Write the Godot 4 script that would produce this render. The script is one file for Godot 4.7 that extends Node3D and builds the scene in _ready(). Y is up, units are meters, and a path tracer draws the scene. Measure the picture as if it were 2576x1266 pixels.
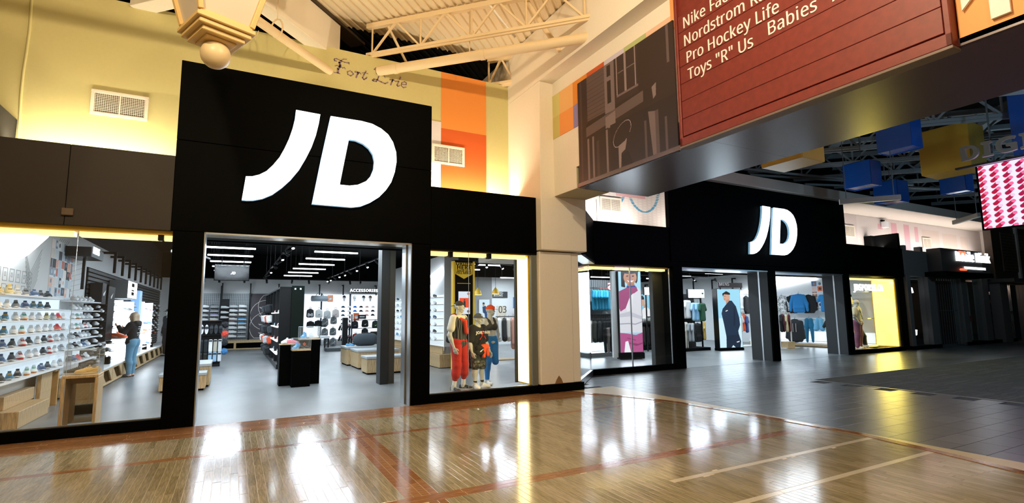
extends Node3D
# ---------------------------------------------------------------- helpers
var rng := RandomNumberGenerator.new()
var used := {}
var mcache := {}
var meshcache := {}

func numbered(n: String) -> String:
	if not used.has(n):
		used[n] = 0
		return n
	used[n] += 1
	return "%s_%03d" % [n, used[n]]

func tag(o: Node, label := "", category := "", group := "", kind := "") -> Node:
	if label: o.set_meta("label", label)
	if category: o.set_meta("category", category)
	if group: o.set_meta("group", group)
	if kind: o.set_meta("kind", kind)
	return o

func thing(n: String, label: String, category: String, at := Vector3.ZERO, turn := 0.0, group := "") -> Node3D:
	var o := Node3D.new()
	o.name = numbered(n)
	add_child(o)
	o.position = at
	o.rotation.y = turn
	tag(o, label, category, group)
	return o

func struct(n: String, label := "") -> Node3D:
	var o := Node3D.new()
	o.name = numbered(n)
	add_child(o)
	tag(o, label, "", "", "structure")
	return o

func put(p: Node, n: String, mesh: Mesh, m: Material, label := "") -> MeshInstance3D:
	var o := MeshInstance3D.new()
	o.mesh = mesh
	if m: o.material_override = m
	if p == self:
		o.name = numbered(n)
		add_child(o)
	else:
		o.name = n
		p.add_child(o, true)
	if label: o.set_meta("label", label)
	return o

func cp(src: Node3D, label: String, at: Vector3, turn := 0.0, group := "") -> Node3D:
	var c: Node3D = src.duplicate()
	c.name = numbered(String(src.name).rstrip("0123456789").rstrip("_"))
	add_child(c)
	c.position = at
	c.rotation.y = turn
	c.set_meta("label", label)
	if group: c.set_meta("group", group)
	return c

func mat(key: String, col: Color, rough := 0.6, metal := 0.0, extra := {}) -> StandardMaterial3D:
	if mcache.has(key): return mcache[key]
	var m := StandardMaterial3D.new()
	m.resource_name = key
	m.albedo_color = col
	m.roughness = rough
	m.metallic = metal
	for k in extra: m.set(k, extra[k])
	mcache[key] = m
	return m

func c(hex: String) -> Color: return Color(hex)

func glow(key: String, col: Color, e: float) -> StandardMaterial3D:
	return mat(key, Color(0.8, 0.8, 0.8), 0.5, 0.0, {"emission_enabled": true, "emission": col, "emission_energy_multiplier": e})

func noise_tex(seed_: int, freq: float, c0: Color, c1: Color, size := 256, oct := 4, cm := Color(-1, 0, 0)) -> NoiseTexture2D:
	var n := FastNoiseLite.new()
	n.seed = seed_
	n.frequency = freq
	n.fractal_octaves = oct
	var g := Gradient.new()
	g.set_color(0, c0)
	g.set_color(1, c1)
	if cm.r >= 0.0: g.add_point(0.5, cm)
	var t := NoiseTexture2D.new()
	t.width = size
	t.height = size
	t.seamless = true
	t.noise = n
	t.color_ramp = g
	return t

func S() -> SurfaceTool:
	var s := SurfaceTool.new()
	s.begin(Mesh.PRIMITIVE_TRIANGLES)
	s.set_smooth_group(-1)
	return s

func done(s: SurfaceTool) -> ArrayMesh:
	s.generate_normals()
	return s.commit()

func poly(s: SurfaceTool, p: Array, out: Vector3) -> void:
	var n: Vector3 = (p[1] - p[0]).cross(p[2] - p[0])
	var fwd := n.dot(out) > 0.0
	for i in range(1, p.size() - 1):
		s.add_vertex(p[0])
		if fwd:
			s.add_vertex(p[i + 1])
			s.add_vertex(p[i])
		else:
			s.add_vertex(p[i])
			s.add_vertex(p[i + 1])

func add_box(s: SurfaceTool, ctr: Vector3, e: Vector3, b := 0.0, R := Basis()) -> void:
	var h := e * 0.5
	b = minf(b, minf(h.x, minf(h.y, h.z)) * 0.9)
	var sg := [-1.0, 1.0]
	for a in 3:
		var u := (a + 1) % 3
		var v := (a + 2) % 3
		for q in sg:
			var pts := []
			for d in [[-1, -1], [1, -1], [1, 1], [-1, 1]]:
				var p := Vector3()
				p[a] = q * h[a]
				p[u] = d[0] * (h[u] - b)
				p[v] = d[1] * (h[v] - b)
				pts.append(ctr + R * p)
			var o := Vector3()
			o[a] = q
			poly(s, pts, R * o)
	if b <= 0.0: return
	for a in 3:
		var u := (a + 1) % 3
		var v := (a + 2) % 3
		for q in sg:
			for w in sg:
				var pts := []
				for d in [[-1, 0], [1, 0], [1, 1], [-1, 1]]:
					var p := Vector3()
					p[a] = d[0] * (h[a] - b)
					p[u] = q * (h[u] - (b if d[1] else 0.0))
					p[v] = w * (h[v] - (0.0 if d[1] else b))
					pts.append(ctr + R * p)
				var o := Vector3()
				o[u] = q
				o[v] = w
				poly(s, pts, R * o)
	for x in sg:
		for y in sg:
			for z in sg:
				poly(s, [ctr + R * Vector3(x * h.x, y * (h.y - b), z * (h.z - b)), ctr + R * Vector3(x * (h.x - b), y * h.y, z * (h.z - b)), ctr + R * Vector3(x * (h.x - b), y * (h.y - b), z * h.z)], R * Vector3(x, y, z))

func box_mesh(e: Vector3, b := 0.0) -> ArrayMesh:
	var key := "b%s_%s" % [e, b]
	if not meshcache.has(key):
		var s := S()
		add_box(s, Vector3.ZERO, e, b)
		meshcache[key] = done(s)
	return meshcache[key]

# a box part given by its two corners
func bx(p: Node, n: String, m: Material, a: Vector3, q: Vector3, b := 0.0, label := "") -> MeshInstance3D:
	var o := put(p, n, box_mesh((q - a).abs(), b), m, label)
	o.position = (a + q) * 0.5
	return o

# a box part given by centre and size
func bc(p: Node, n: String, m: Material, ctr: Vector3, e: Vector3, b := 0.0, turn := Vector3.ZERO) -> MeshInstance3D:
	var o := put(p, n, box_mesh(e, b), m)
	o.position = ctr
	o.rotation = turn
	return o

func bar(s: SurfaceTool, a: Vector3, q: Vector3, w: float, h: float, b := 0.0) -> void:
	var d := q - a
	var z := d.normalized()
	var up := Vector3.UP if absf(z.y) < 0.95 else Vector3.RIGHT
	var x := up.cross(z).normalized()
	add_box(s, (a + q) * 0.5, Vector3(w, h, d.length()), b, Basis(x, z.cross(x), z))

func add_tube(s: SurfaceTool, pts: Array, r, n := 8, closed := false) -> void:
	s.set_smooth_group(0)
	var cnt := pts.size()
	var rings := []
	var t0: Vector3 = (pts[1] - pts[0]).normalized()
	var u := (Vector3.UP if absf(t0.y) < 0.9 else Vector3.RIGHT).cross(t0).normalized()
	for i in cnt:
		var t: Vector3
		if closed: t = (pts[(i + 1) % cnt] - pts[(i - 1 + cnt) % cnt]).normalized()
		else: t = (pts[mini(i + 1, cnt - 1)] - pts[maxi(i - 1, 0)]).normalized()
		u = (u - t * u.dot(t)).normalized()
		var v := t.cross(u)
		var rr: float = r[i] if r is Array else r
		var ring := []
		for k in n:
			var a := TAU * k / n
			ring.append(pts[i] + (u * cos(a) + v * sin(a)) * rr)
		rings.append(ring)
	skin(s, rings, closed)
	s.set_smooth_group(-1)

# joins rings of equal count; ring order may run either way
func skin(s: SurfaceTool, rings: Array, closed := false, caps := true, wrap := true) -> void:
	var cnt := rings.size()
	var n: int = rings[0].size()
	for i in (cnt if closed else cnt - 1):
		var A: Array = rings[i]
		var B: Array = rings[(i + 1) % cnt]
		var mid := Vector3()
		for k in n: mid += A[k] + B[k]
		mid /= 2.0 * n
		for k in (n if wrap else n - 1):
			var l := (k + 1) % n
			var ctr: Vector3 = (A[k] + A[l] + B[k] + B[l]) * 0.25
			var q := [A[k], A[l], B[l], B[k]]
			if (q[1] - q[0]).cross(q[2] - q[0]).length_squared() < 1e-14: q = [A[k], B[l], B[k]] if A[k].distance_to(A[l]) < 1e-6 else [A[k], A[l], B[l]]
			poly(s, q, ctr - mid)
	if caps and not closed:
		s.set_smooth_group(-1)
		poly(s, rings[0], mean(rings[0]) - mean(rings[1]))
		poly(s, rings[-1], mean(rings[-1]) - mean(rings[-2]))

func mean(a: Array) -> Vector3:
	var m := Vector3()
	for p in a: m += p
	return m / a.size()

func add_lathe(s: SurfaceTool, prof: Array, n := 20, xf := Transform3D(), smooth := true) -> void:
	if smooth: s.set_smooth_group(0)
	for i in prof.size() - 1:
		var a: Vector2 = prof[i]
		var b: Vector2 = prof[i + 1]
		for k in n:
			var t0 := TAU * k / n
			var t1 := TAU * (k + 1) / n
			var d0 := Vector3(cos(t0), 0, sin(t0))
			var d1 := Vector3(cos(t1), 0, sin(t1))
			var q := []
			q.append(xf * (d0 * a.x + Vector3.UP * a.y))
			if a.x > 1e-5: q.append(xf * (d1 * a.x + Vector3.UP * a.y))
			if b.x > 1e-5: q.append(xf * (d1 * b.x + Vector3.UP * b.y))
			q.append(xf * (d0 * b.x + Vector3.UP * b.y))
			var dm := d0 + d1
			var e := b - a
			var o := dm.normalized() * e.y + Vector3.UP * -e.x
			poly(s, q, xf.basis * o)
	s.set_smooth_group(-1)

# extrudes a 2D outline along local +z by d
func add_prism(s: SurfaceTool, pl: Array, d: float, xf := Transform3D()) -> void:
	var pk := PackedVector2Array(pl)
	var idx := Geometry2D.triangulate_polygon(pk)
	for i in range(0, idx.size(), 3):
		var t := []
		var b := []
		for k in 3:
			var v := pk[idx[i + k]]
			t.append(xf * Vector3(v.x, v.y, d))
			b.append(xf * Vector3(v.x, v.y, 0))
		poly(s, t, xf.basis * Vector3(0, 0, 1))
		poly(s, b, xf.basis * Vector3(0, 0, -1))
	var sgn := 1.0 if not Geometry2D.is_polygon_clockwise(pk) else -1.0
	for i in pk.size():
		var p := pk[i]
		var q := pk[(i + 1) % pk.size()]
		var nn := Vector2(q.y - p.y, p.x - q.x) * sgn
		poly(s, [xf * Vector3(p.x, p.y, 0), xf * Vector3(q.x, q.y, 0), xf * Vector3(q.x, q.y, d), xf * Vector3(p.x, p.y, d)], xf.basis * Vector3(nn.x, nn.y, 0))

# ribbon lettering: polyline drawn as flat strokes of width w in the local xy plane, thickness d
func stroke(s: SurfaceTool, pts: Array, w: float, d: float, xf := Transform3D()) -> void:
	for i in pts.size() - 1:
		var a: Vector2 = pts[i]
		var b: Vector2 = pts[i + 1]
		var t := (b - a).normalized()
		var n := Vector2(-t.y, t.x) * w * 0.5
		a -= t * w * 0.3
		b += t * w * 0.3
		add_prism(s, [a - n, b - n, b + n, a + n], d, xf)

func text(p: Node, n: String, txt: String, m: Material, at: Vector3, h: float, depth := 0.01, turn := Vector3.ZERO, font := "Droid Sans", weight := 400, squeeze := 1.0, align := HORIZONTAL_ALIGNMENT_LEFT) -> MeshInstance3D:
	var t := TextMesh.new()
	var f := SystemFont.new()
	f.font_names = PackedStringArray([font])
	f.font_weight = weight
	t.font = f
	t.text = txt
	t.font_size = 64
	t.pixel_size = h / 46.0
	t.depth = depth
	t.curve_step = 1.5
	t.horizontal_alignment = align
	t.vertical_alignment = VERTICAL_ALIGNMENT_BOTTOM
	var o := put(p, n, t, m)
	o.position = at
	o.rotation = turn
	o.scale = Vector3(squeeze, 1, 1)
	return o

# flat picture board: front face carries uv 0..1, facing local +z
func board(p: Node, n: String, m: Material, w: float, h: float, at: Vector3, turn := Vector3.ZERO, d := 0.01) -> MeshInstance3D:
	var s := S()
	var P := [Vector3(-w / 2, -h / 2, 0), Vector3(w / 2, -h / 2, 0), Vector3(w / 2, h / 2, 0), Vector3(-w / 2, h / 2, 0)]
	var U := [Vector2(0, 1), Vector2(1, 1), Vector2(1, 0), Vector2(0, 0)]
	for i in [0, 2, 1, 0, 3, 2]:
		s.set_uv(U[i])
		s.add_vertex(P[i])
	s.set_uv(Vector2(0.01, 0.01))
	var B := []
	for v in P: B.append(v + Vector3(0, 0, -d))
	for i in 4:
		var j := (i + 1) % 4
		poly(s, [P[i], P[j], B[j], B[i]], (P[i] + P[j]) * 0.5)
	poly(s, B, Vector3(0, 0, -1))
	var o := put(p, n, done(s), m)
	o.position = at
	o.rotation = turn
	return o

# smooth union of tapered capsules, meshed by surface nets. bones: [a, b, ra, rb]
func body(bones: Array, cell := 0.014, k := 0.018) -> ArrayMesh:
	var lo := Vector3(1e9, 1e9, 1e9)
	var hi := -lo
	for q in bones:
		for e in 2:
			var r: float = q[2 + e] + k * 2.0 + cell * 2.0
			lo = lo.min(q[e] - Vector3(r, r, r))
			hi = hi.max(q[e] + Vector3(r, r, r))
	var nx := int((hi.x - lo.x) / cell) + 2
	var ny := int((hi.y - lo.y) / cell) + 2
	var nz := int((hi.z - lo.z) / cell) + 2
	var F := PackedFloat32Array()
	F.resize(nx * ny * nz)
	var ik := 1.0 / k
	for q in bones:
		var a: Vector3 = q[0]
		var b: Vector3 = q[1]
		var ra: float = q[2]
		var rb: float = q[3]
		var pad := maxf(ra, rb) + k * 2.0 + cell
		var l := ((a.min(b) - Vector3(pad, pad, pad) - lo) / cell).floor()
		var h := ((a.max(b) + Vector3(pad, pad, pad) - lo) / cell).ceil()
		var ba := b - a
		var bb := maxf(ba.length_squared(), 1e-9)
		for z in range(maxi(0, int(l.z)), mini(nz, int(h.z) + 1)):
			for y in range(maxi(0, int(l.y)), mini(ny, int(h.y) + 1)):
				var row := (z * ny + y) * nx
				for x in range(maxi(0, int(l.x)), mini(nx, int(h.x) + 1)):
					var p := lo + Vector3(x, y, z) * cell
					var pa := p - a
					var t := clampf(pa.dot(ba) / bb, 0.0, 1.0)
					var d := (pa - ba * t).length() - ra - (rb - ra) * t
					if d < pad: F[row + x] += exp(-d * ik)
	# inside where F > 1
	var vid := PackedInt32Array()
	vid.resize(nx * ny * nz)
	vid.fill(-1)
	var V := PackedVector3Array()
	var N := PackedVector3Array()
	var sx := 1
	var sy := nx
	var sz := nx * ny
	var offs := [0, sx, sy, sx + sy, sz, sz + sx, sz + sy, sz + sx + sy]
	var edges := [[0, 1], [2, 3], [4, 5], [6, 7], [0, 2], [1, 3], [4, 6], [5, 7], [0, 4], [1, 5], [2, 6], [3, 7]]
	for z in nz - 1:
		for y in ny - 1:
			var row := (z * ny + y) * nx
			for x in nx - 1:
				var i0 := row + x
				if F[i0] == 0.0: continue
				var cnt := 0
				for o in offs:
					if F[i0 + o] > 1.0: cnt += 1
				if cnt == 0 or cnt == 8: continue
				var acc := Vector3()
				var m := 0
				for e in edges:
					var fa := F[i0 + offs[e[0]]]
					var fb := F[i0 + offs[e[1]]]
					if (fa > 1.0) == (fb > 1.0): continue
					var da := -k * log(maxf(fa, 1e-12))
					var db := -k * log(maxf(fb, 1e-12))
					da = clampf(da, -cell, cell)
					db = clampf(db, -cell, cell)
					var t := da / (da - db)
					var ca: int = e[0]
					var cb: int = e[1]
					acc += Vector3(ca & 1, (ca >> 1) & 1, ca >> 2).lerp(Vector3(cb & 1, (cb >> 1) & 1, cb >> 2), t)
					m += 1
				vid[i0] = V.size()
				V.append(lo + (Vector3(x, y, z) + acc / m) * cell)
				var g := Vector3()
				for ci in 8:
					var f := clampf(-k * log(maxf(F[i0 + offs[ci]], 1e-12)), -0.1, cell * 2.5)
					g += Vector3(-1 if not (ci & 1) else 1, -1 if not (ci & 2) else 1, -1 if not (ci & 4) else 1) * f
				N.append(g.normalized())
	var I := PackedInt32Array()
	var st := [sx, sy, sz]
	for z in range(1, nz - 1):
		for y in range(1, ny - 1):
			var row := (z * ny + y) * nx
			for x in range(1, nx - 1):
				var i0 := row + x
				if F[i0] == 0.0: continue
				var ins := F[i0] > 1.0
				for ax in 3:
					var j: int = i0 + st[ax]
					if ins == (F[j] > 1.0): continue
					var u: int = st[(ax + 1) % 3]
					var w: int = st[(ax + 2) % 3]
					var a := vid[i0 - u - w]
					var b := vid[i0 - w]
					var c_ := vid[i0]
					var d := vid[i0 - u]
					if a < 0 or b < 0 or c_ < 0 or d < 0: continue
					if ins: I.append_array(PackedInt32Array([a, c_, b, a, d, c_]))
					else: I.append_array(PackedInt32Array([a, b, c_, a, c_, d]))
	var arr := []
	arr.resize(Mesh.ARRAY_MAX)
	arr[Mesh.ARRAY_VERTEX] = V
	arr[Mesh.ARRAY_NORMAL] = N
	arr[Mesh.ARRAY_INDEX] = I
	var me := ArrayMesh.new()
	me.add_surface_from_arrays(Mesh.PRIMITIVE_TRIANGLES, arr)
	return me

# paints a filled polygon (uv 0..1, y down) into an image, row by row
func ipoly(im: Image, pts: Array, col: Color) -> void:
	var w := im.get_width()
	var h := im.get_height()
	var y0 := 1e9
	var y1 := -1e9
	for p in pts:
		y0 = minf(y0, p.y * h)
		y1 = maxf(y1, p.y * h)
	for y in range(maxi(0, int(y0)), mini(h, int(y1) + 1)):
		var xs := []
		var yy := y + 0.5
		for i in pts.size():
			var a: Vector2 = pts[i] * Vector2(w, h)
			var b: Vector2 = pts[(i + 1) % pts.size()] * Vector2(w, h)
			if (a.y <= yy) != (b.y <= yy): xs.append(a.x + (yy - a.y) / (b.y - a.y) * (b.x - a.x))
		xs.sort()
		for i in range(0, xs.size() - 1, 2):
			var x0 := maxi(0, int(round(xs[i])))
			var x1 := mini(w, int(round(xs[i + 1])))
			if x1 > x0: im.fill_rect(Rect2i(x0, y, x1 - x0, 1), col)

func iell(im: Image, cx: float, cy: float, rx: float, ry: float, col: Color, rot := 0.0) -> void:
	var p := []
	var asp := float(im.get_width()) / im.get_height()
	for i in 28:
		var a := TAU * i / 28
		var v := Vector2(cos(a) * rx, sin(a) * ry / asp).rotated(rot)
		p.append(Vector2(cx + v.x, cy + v.y * asp))
	ipoly(im, p, col)

func V2(a: Array) -> Array:
	var o := []
	for i in range(0, a.size(), 2): o.append(Vector2(a[i], a[i + 1]))
	return o

func image(w: int, h: int, col: Color) -> Image:
	var im := Image.create(w, h, false, Image.FORMAT_RGB8)
	im.fill(col)
	return im

func pic(key: String, im: Image, e := 0.0, rough := 0.5) -> StandardMaterial3D:
	var t := ImageTexture.create_from_image(im)
	var m := mat(key, Color.WHITE, rough)
	m.albedo_texture = t
	if e > 0.0:
		m.albedo_color = Color(0.3, 0.3, 0.3)
		m.emission_enabled = true
		m.emission = Color.WHITE
		m.emission_operator = BaseMaterial3D.EMISSION_OP_MULTIPLY
		m.emission_texture = t
		m.emission_energy_multiplier = e
	return m

func area(at: Vector3, turn: Vector3, w: float, h: float, e: float, col := Color.WHITE, p: Node = self) -> AreaLight3D:
	var l := AreaLight3D.new()
	l.name = "area_light"
	l.area_size = Vector2(w, h)
	l.light_energy = e
	l.light_color = col
	l.shadow_enabled = true
	l.set("area_range", 40.0)
	p.add_child(l, true)
	l.position = at
	l.rotation = turn
	return l

func omni(at: Vector3, e: float, col: Color, sz := 0.1, p: Node = self) -> OmniLight3D:
	var l := OmniLight3D.new()
	l.name = "omni_light"
	l.light_energy = e
	l.light_color = col
	l.light_size = sz
	l.omni_range = 60.0
	l.omni_attenuation = 2.0
	l.shadow_enabled = true
	p.add_child(l, true)
	l.position = at
	return l

func spot(at: Vector3, to: Vector3, e: float, col: Color, ang := 30.0, p: Node = self, sz := 0.05) -> SpotLight3D:
	var l := SpotLight3D.new()
	l.name = "spot_light"
	l.light_energy = e
	l.light_color = col
	l.spot_angle = ang
	l.spot_range = 60.0
	l.spot_attenuation = 2.0
	l.light_size = sz
	l.shadow_enabled = true
	p.add_child(l, true)
	var d := (to - at).normalized()
	l.transform = Transform3D(Basis.looking_at(d, Vector3.UP if absf(d.y) < 0.98 else Vector3.RIGHT), at)
	return l

const ORD := ["first", "second", "third", "fourth", "fifth", "sixth", "seventh", "eighth", "ninth", "tenth", "eleventh", "twelfth", "thirteenth", "fourteenth", "fifteenth", "sixteenth", "seventeenth", "eighteenth", "nineteenth", "twentieth"]

# ---------------------------------------------------------------- the scene
func _ready() -> void:
	rng.seed = 4711
	# camera
	var cam := Camera3D.new()
	cam.name = "camera"
	add_child(cam)
	cam.position = Vector3(0, 1.6, 9.08)
	cam.rotation = Vector3(0.117252, -0.491707, -0.0103162)
	cam.fov = 51.74
	cam.near = 0.05
	cam.far = 200.0
	cam.current = true
	# sky: the mall is closed; only a faint night sky outside
	var we := WorldEnvironment.new()
	we.name = "environment"
	var env := Environment.new()
	env.background_mode = Environment.BG_COLOR
	env.background_color = Color(0.01, 0.012, 0.015)
	env.ambient_light_source = Environment.AMBIENT_SOURCE_DISABLED
	env.tonemap_mode = Environment.TONE_MAPPER_LINEAR
	env.tonemap_exposure = 1.0
	env.sdfgi_enabled = true
	env.ssao_enabled = true
	env.ssil_enabled = true
	we.environment = env
	add_child(we)
	lights()
	materials()
	shell()
	roof()
	floors()
	facade()
	beam_and_sign()
	shop_room()
	shop_lights()
	mall_right()
	left_wall()
	back_wall()
	centre()
	window_display()
	clothes_side()

const WARM := Color(1.0, 0.90, 0.74)
const COOL := Color(0.88, 0.95, 1.0)

func added_lamp_fitting(at: Vector3, e: float, col: Color, label: String) -> void:  # unseen light source, added for the hall and dressed with shade and rod
	var t := thing("added_hall_lamp", label, "lamp", at, 0.0, "added hall lamps")
	var s := S()
	add_lathe(s, V2([0.05, 0.42, 0.09, 0.40, 0.10, 0.22, 0.26, 0.02, 0.27, 0.0]), 20)
	put(t, "shade", done(s), mat("lamp_white", c("d9d2c4"), 0.5))
	var s2 := S()
	add_lathe(s2, V2([0.0, -0.03, 0.08, -0.01, 0.11, 0.05, 0.08, 0.11, 0.0, 0.13]), 16)
	put(t, "bulb", done(s2), glow("bulb_glow", col, 6.0))
	var s3 := S()
	add_tube(s3, [Vector3(0, 0.4, 0), Vector3(0, 7.55 - at.y, 0)], 0.012, 6)
	put(t, "rod", done(s3), mat("lamp_white", c("d9d2c4"), 0.5))
	omni(Vector3(0, -0.12, 0), e, col, 0.11, t)

func lights() -> void:
	# warm lamps added out of view to light the wall and roof
	added_lamp_fitting(Vector3(-1.6, 6.4, 6.4), 15.0, WARM, "added unseen lamp over the wood floor near the left wall")
	added_lamp_fitting(Vector3(2.6, 6.5, 6.6), 15.0, WARM, "added unseen lamp over the middle of the wood floor")
	added_lamp_fitting(Vector3(1.6, 6.4, 11.5), 10.0, WARM, "added unseen lamp far behind near the red directory board")
	# cove lights on top of the two shopfronts, washing the walls above
	var cw := Color(1.0, 0.93, 0.80)
	cove("slim cove lamp on the brown fascia left of the tall sign panel", Vector3(-2.1, 4.02, -0.85), 2.2, 5.0, cw)
	cove("slim cove lamp on the black fascia between sign panel and cream pillar", Vector3(4.3, 4.02, -0.85), 2.1, 5.0, cw)
	cove("slim cove lamp hidden behind the tall sign panel over the doorway", Vector3(1.1, 4.02, -0.75), 3.6, 5.0, cw)
	cove("slim cove lamp on the set back fascia beside the cream pillar", Vector3(9.0, 4.02, -2.3), 3.4, 6.0, Color(1.0, 0.96, 0.92))
	cove("slim cove lamp above the grey phone repair shop", Vector3(26.6, 4.02, -2.3), 12.0, 14.0, Color(1.0, 0.96, 0.92))
	cove("slim cove lamp hidden behind the set back sign panel", Vector3(15.4, 4.02, -2.3), 8.0, 8.0, Color(1.0, 0.96, 0.92))

func cove(label: String, at: Vector3, w: float, e: float, col: Color) -> void:
	var t := thing("cove_lamp", label, "lamp", at, 0.0, "cove lamps")
	bc(t, "housing", mat("dark_metal", c("1a1a1b"), 0.5, 0.3), Vector3(0, 0.02, 0), Vector3(w, 0.04, 0.1))
	bc(t, "diffuser", glow("cove_glow" + str(col.to_html()), col, 2.0), Vector3(0, 0.045, 0), Vector3(w - 0.04, 0.01, 0.07))
	area(Vector3(0, 0.07, 0), Vector3(PI / 2 - 0.45, 0, 0), w - 0.05, 0.07, e, col, t)

var WOODS := []
var M_BLACK: StandardMaterial3D
var M_STEEL: StandardMaterial3D
var M_CREAM: StandardMaterial3D
var M_WHITEWALL: StandardMaterial3D
var M_GLASS: StandardMaterial3D
var M_TRUSS: StandardMaterial3D
var M_OAK: StandardMaterial3D
var M_DARK: StandardMaterial3D
var M_SHELF: StandardMaterial3D
var M_RAIL: StandardMaterial3D
var M_CASE: StandardMaterial3D

func materials() -> void:
	var speck := noise_tex(3, 0.08, Color(0.985, 0.985, 0.985), Color(1, 1, 1), 256, 5)
	M_BLACK = mat("black_cladding", c("030404"), 0.5, 0.0, {"metallic_specular": 0.12})
	M_DARK = mat("black_paint", c("060708"), 0.8, 0.0, {"metallic_specular": 0.2})
	M_STEEL = mat("brushed_steel", c("b9bdc0"), 0.28, 1.0)
	M_CREAM = mat("cream_plaster", c("efe6d6"), 0.9, 0.0, {"albedo_texture": speck, "uv1_triplanar": true, "uv1_world_triplanar": true, "uv1_scale": Vector3(0.7, 0.7, 0.7)})
	M_WHITEWALL = mat("white_wall", c("d6d8d8"), 0.85)
	M_GLASS = mat("shop_glass", Color(1, 1, 1, 0.002), 0.0, 0.0, {"transparency": 1, "metallic_specular": 0.42})
	M_CASE = mat("acrylic", Color(0.95, 1, 1, 0.02), 0.0, 0.0, {"transparency": 1})
	M_TRUSS = mat("cream_steel", c("e6cfa8"), 0.6)
	M_SHELF = mat("white_shelf", c("e9ecee"), 0.35)
	M_RAIL = mat("rail_black", c("17181a"), 0.4, 0.4)
	var grain := noise_tex(11, 0.02, Color(0.72, 0.72, 0.72), Color(1, 1, 1), 256, 5)
	M_OAK = mat("pale_oak", c("d9b98a"), 0.55, 0.0, {"albedo_texture": grain, "uv1_triplanar": true, "uv1_scale": Vector3(6, 0.7, 6)})
	var i := 0
	for h in ["b5a886", "afa280", "b9ac8c", "a89b78", "b2a582", "bcae90", "ada07e", "b7aa86", "a59876", "b8ac8a"]:
		WOODS.append(mat("floor_oak_%d" % i, c(h), 0.13, 0.0, {"albedo_texture": grain, "uv1_triplanar": true, "uv1_world_triplanar": true, "uv1_scale": Vector3(9, 9, 0.8), "uv1_offset": Vector3(0.13 * i, 0.31 * i, 0.77 * i), "metallic_specular": 0.62}))
		i += 1
	for h in ["b07c52", "a77448", "b8875a"]:
		WOODS.append(mat("floor_cherry_%d" % i, c(h), 0.13, 0.0, {"albedo_texture": grain, "uv1_triplanar": true, "uv1_world_triplanar": true, "uv1_scale": Vector3(1.1, 9, 9), "uv1_offset": Vector3(0.2 * i, 0.3 * i, 0.5 * i), "metallic_specular": 0.62}))
		i += 1

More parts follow.
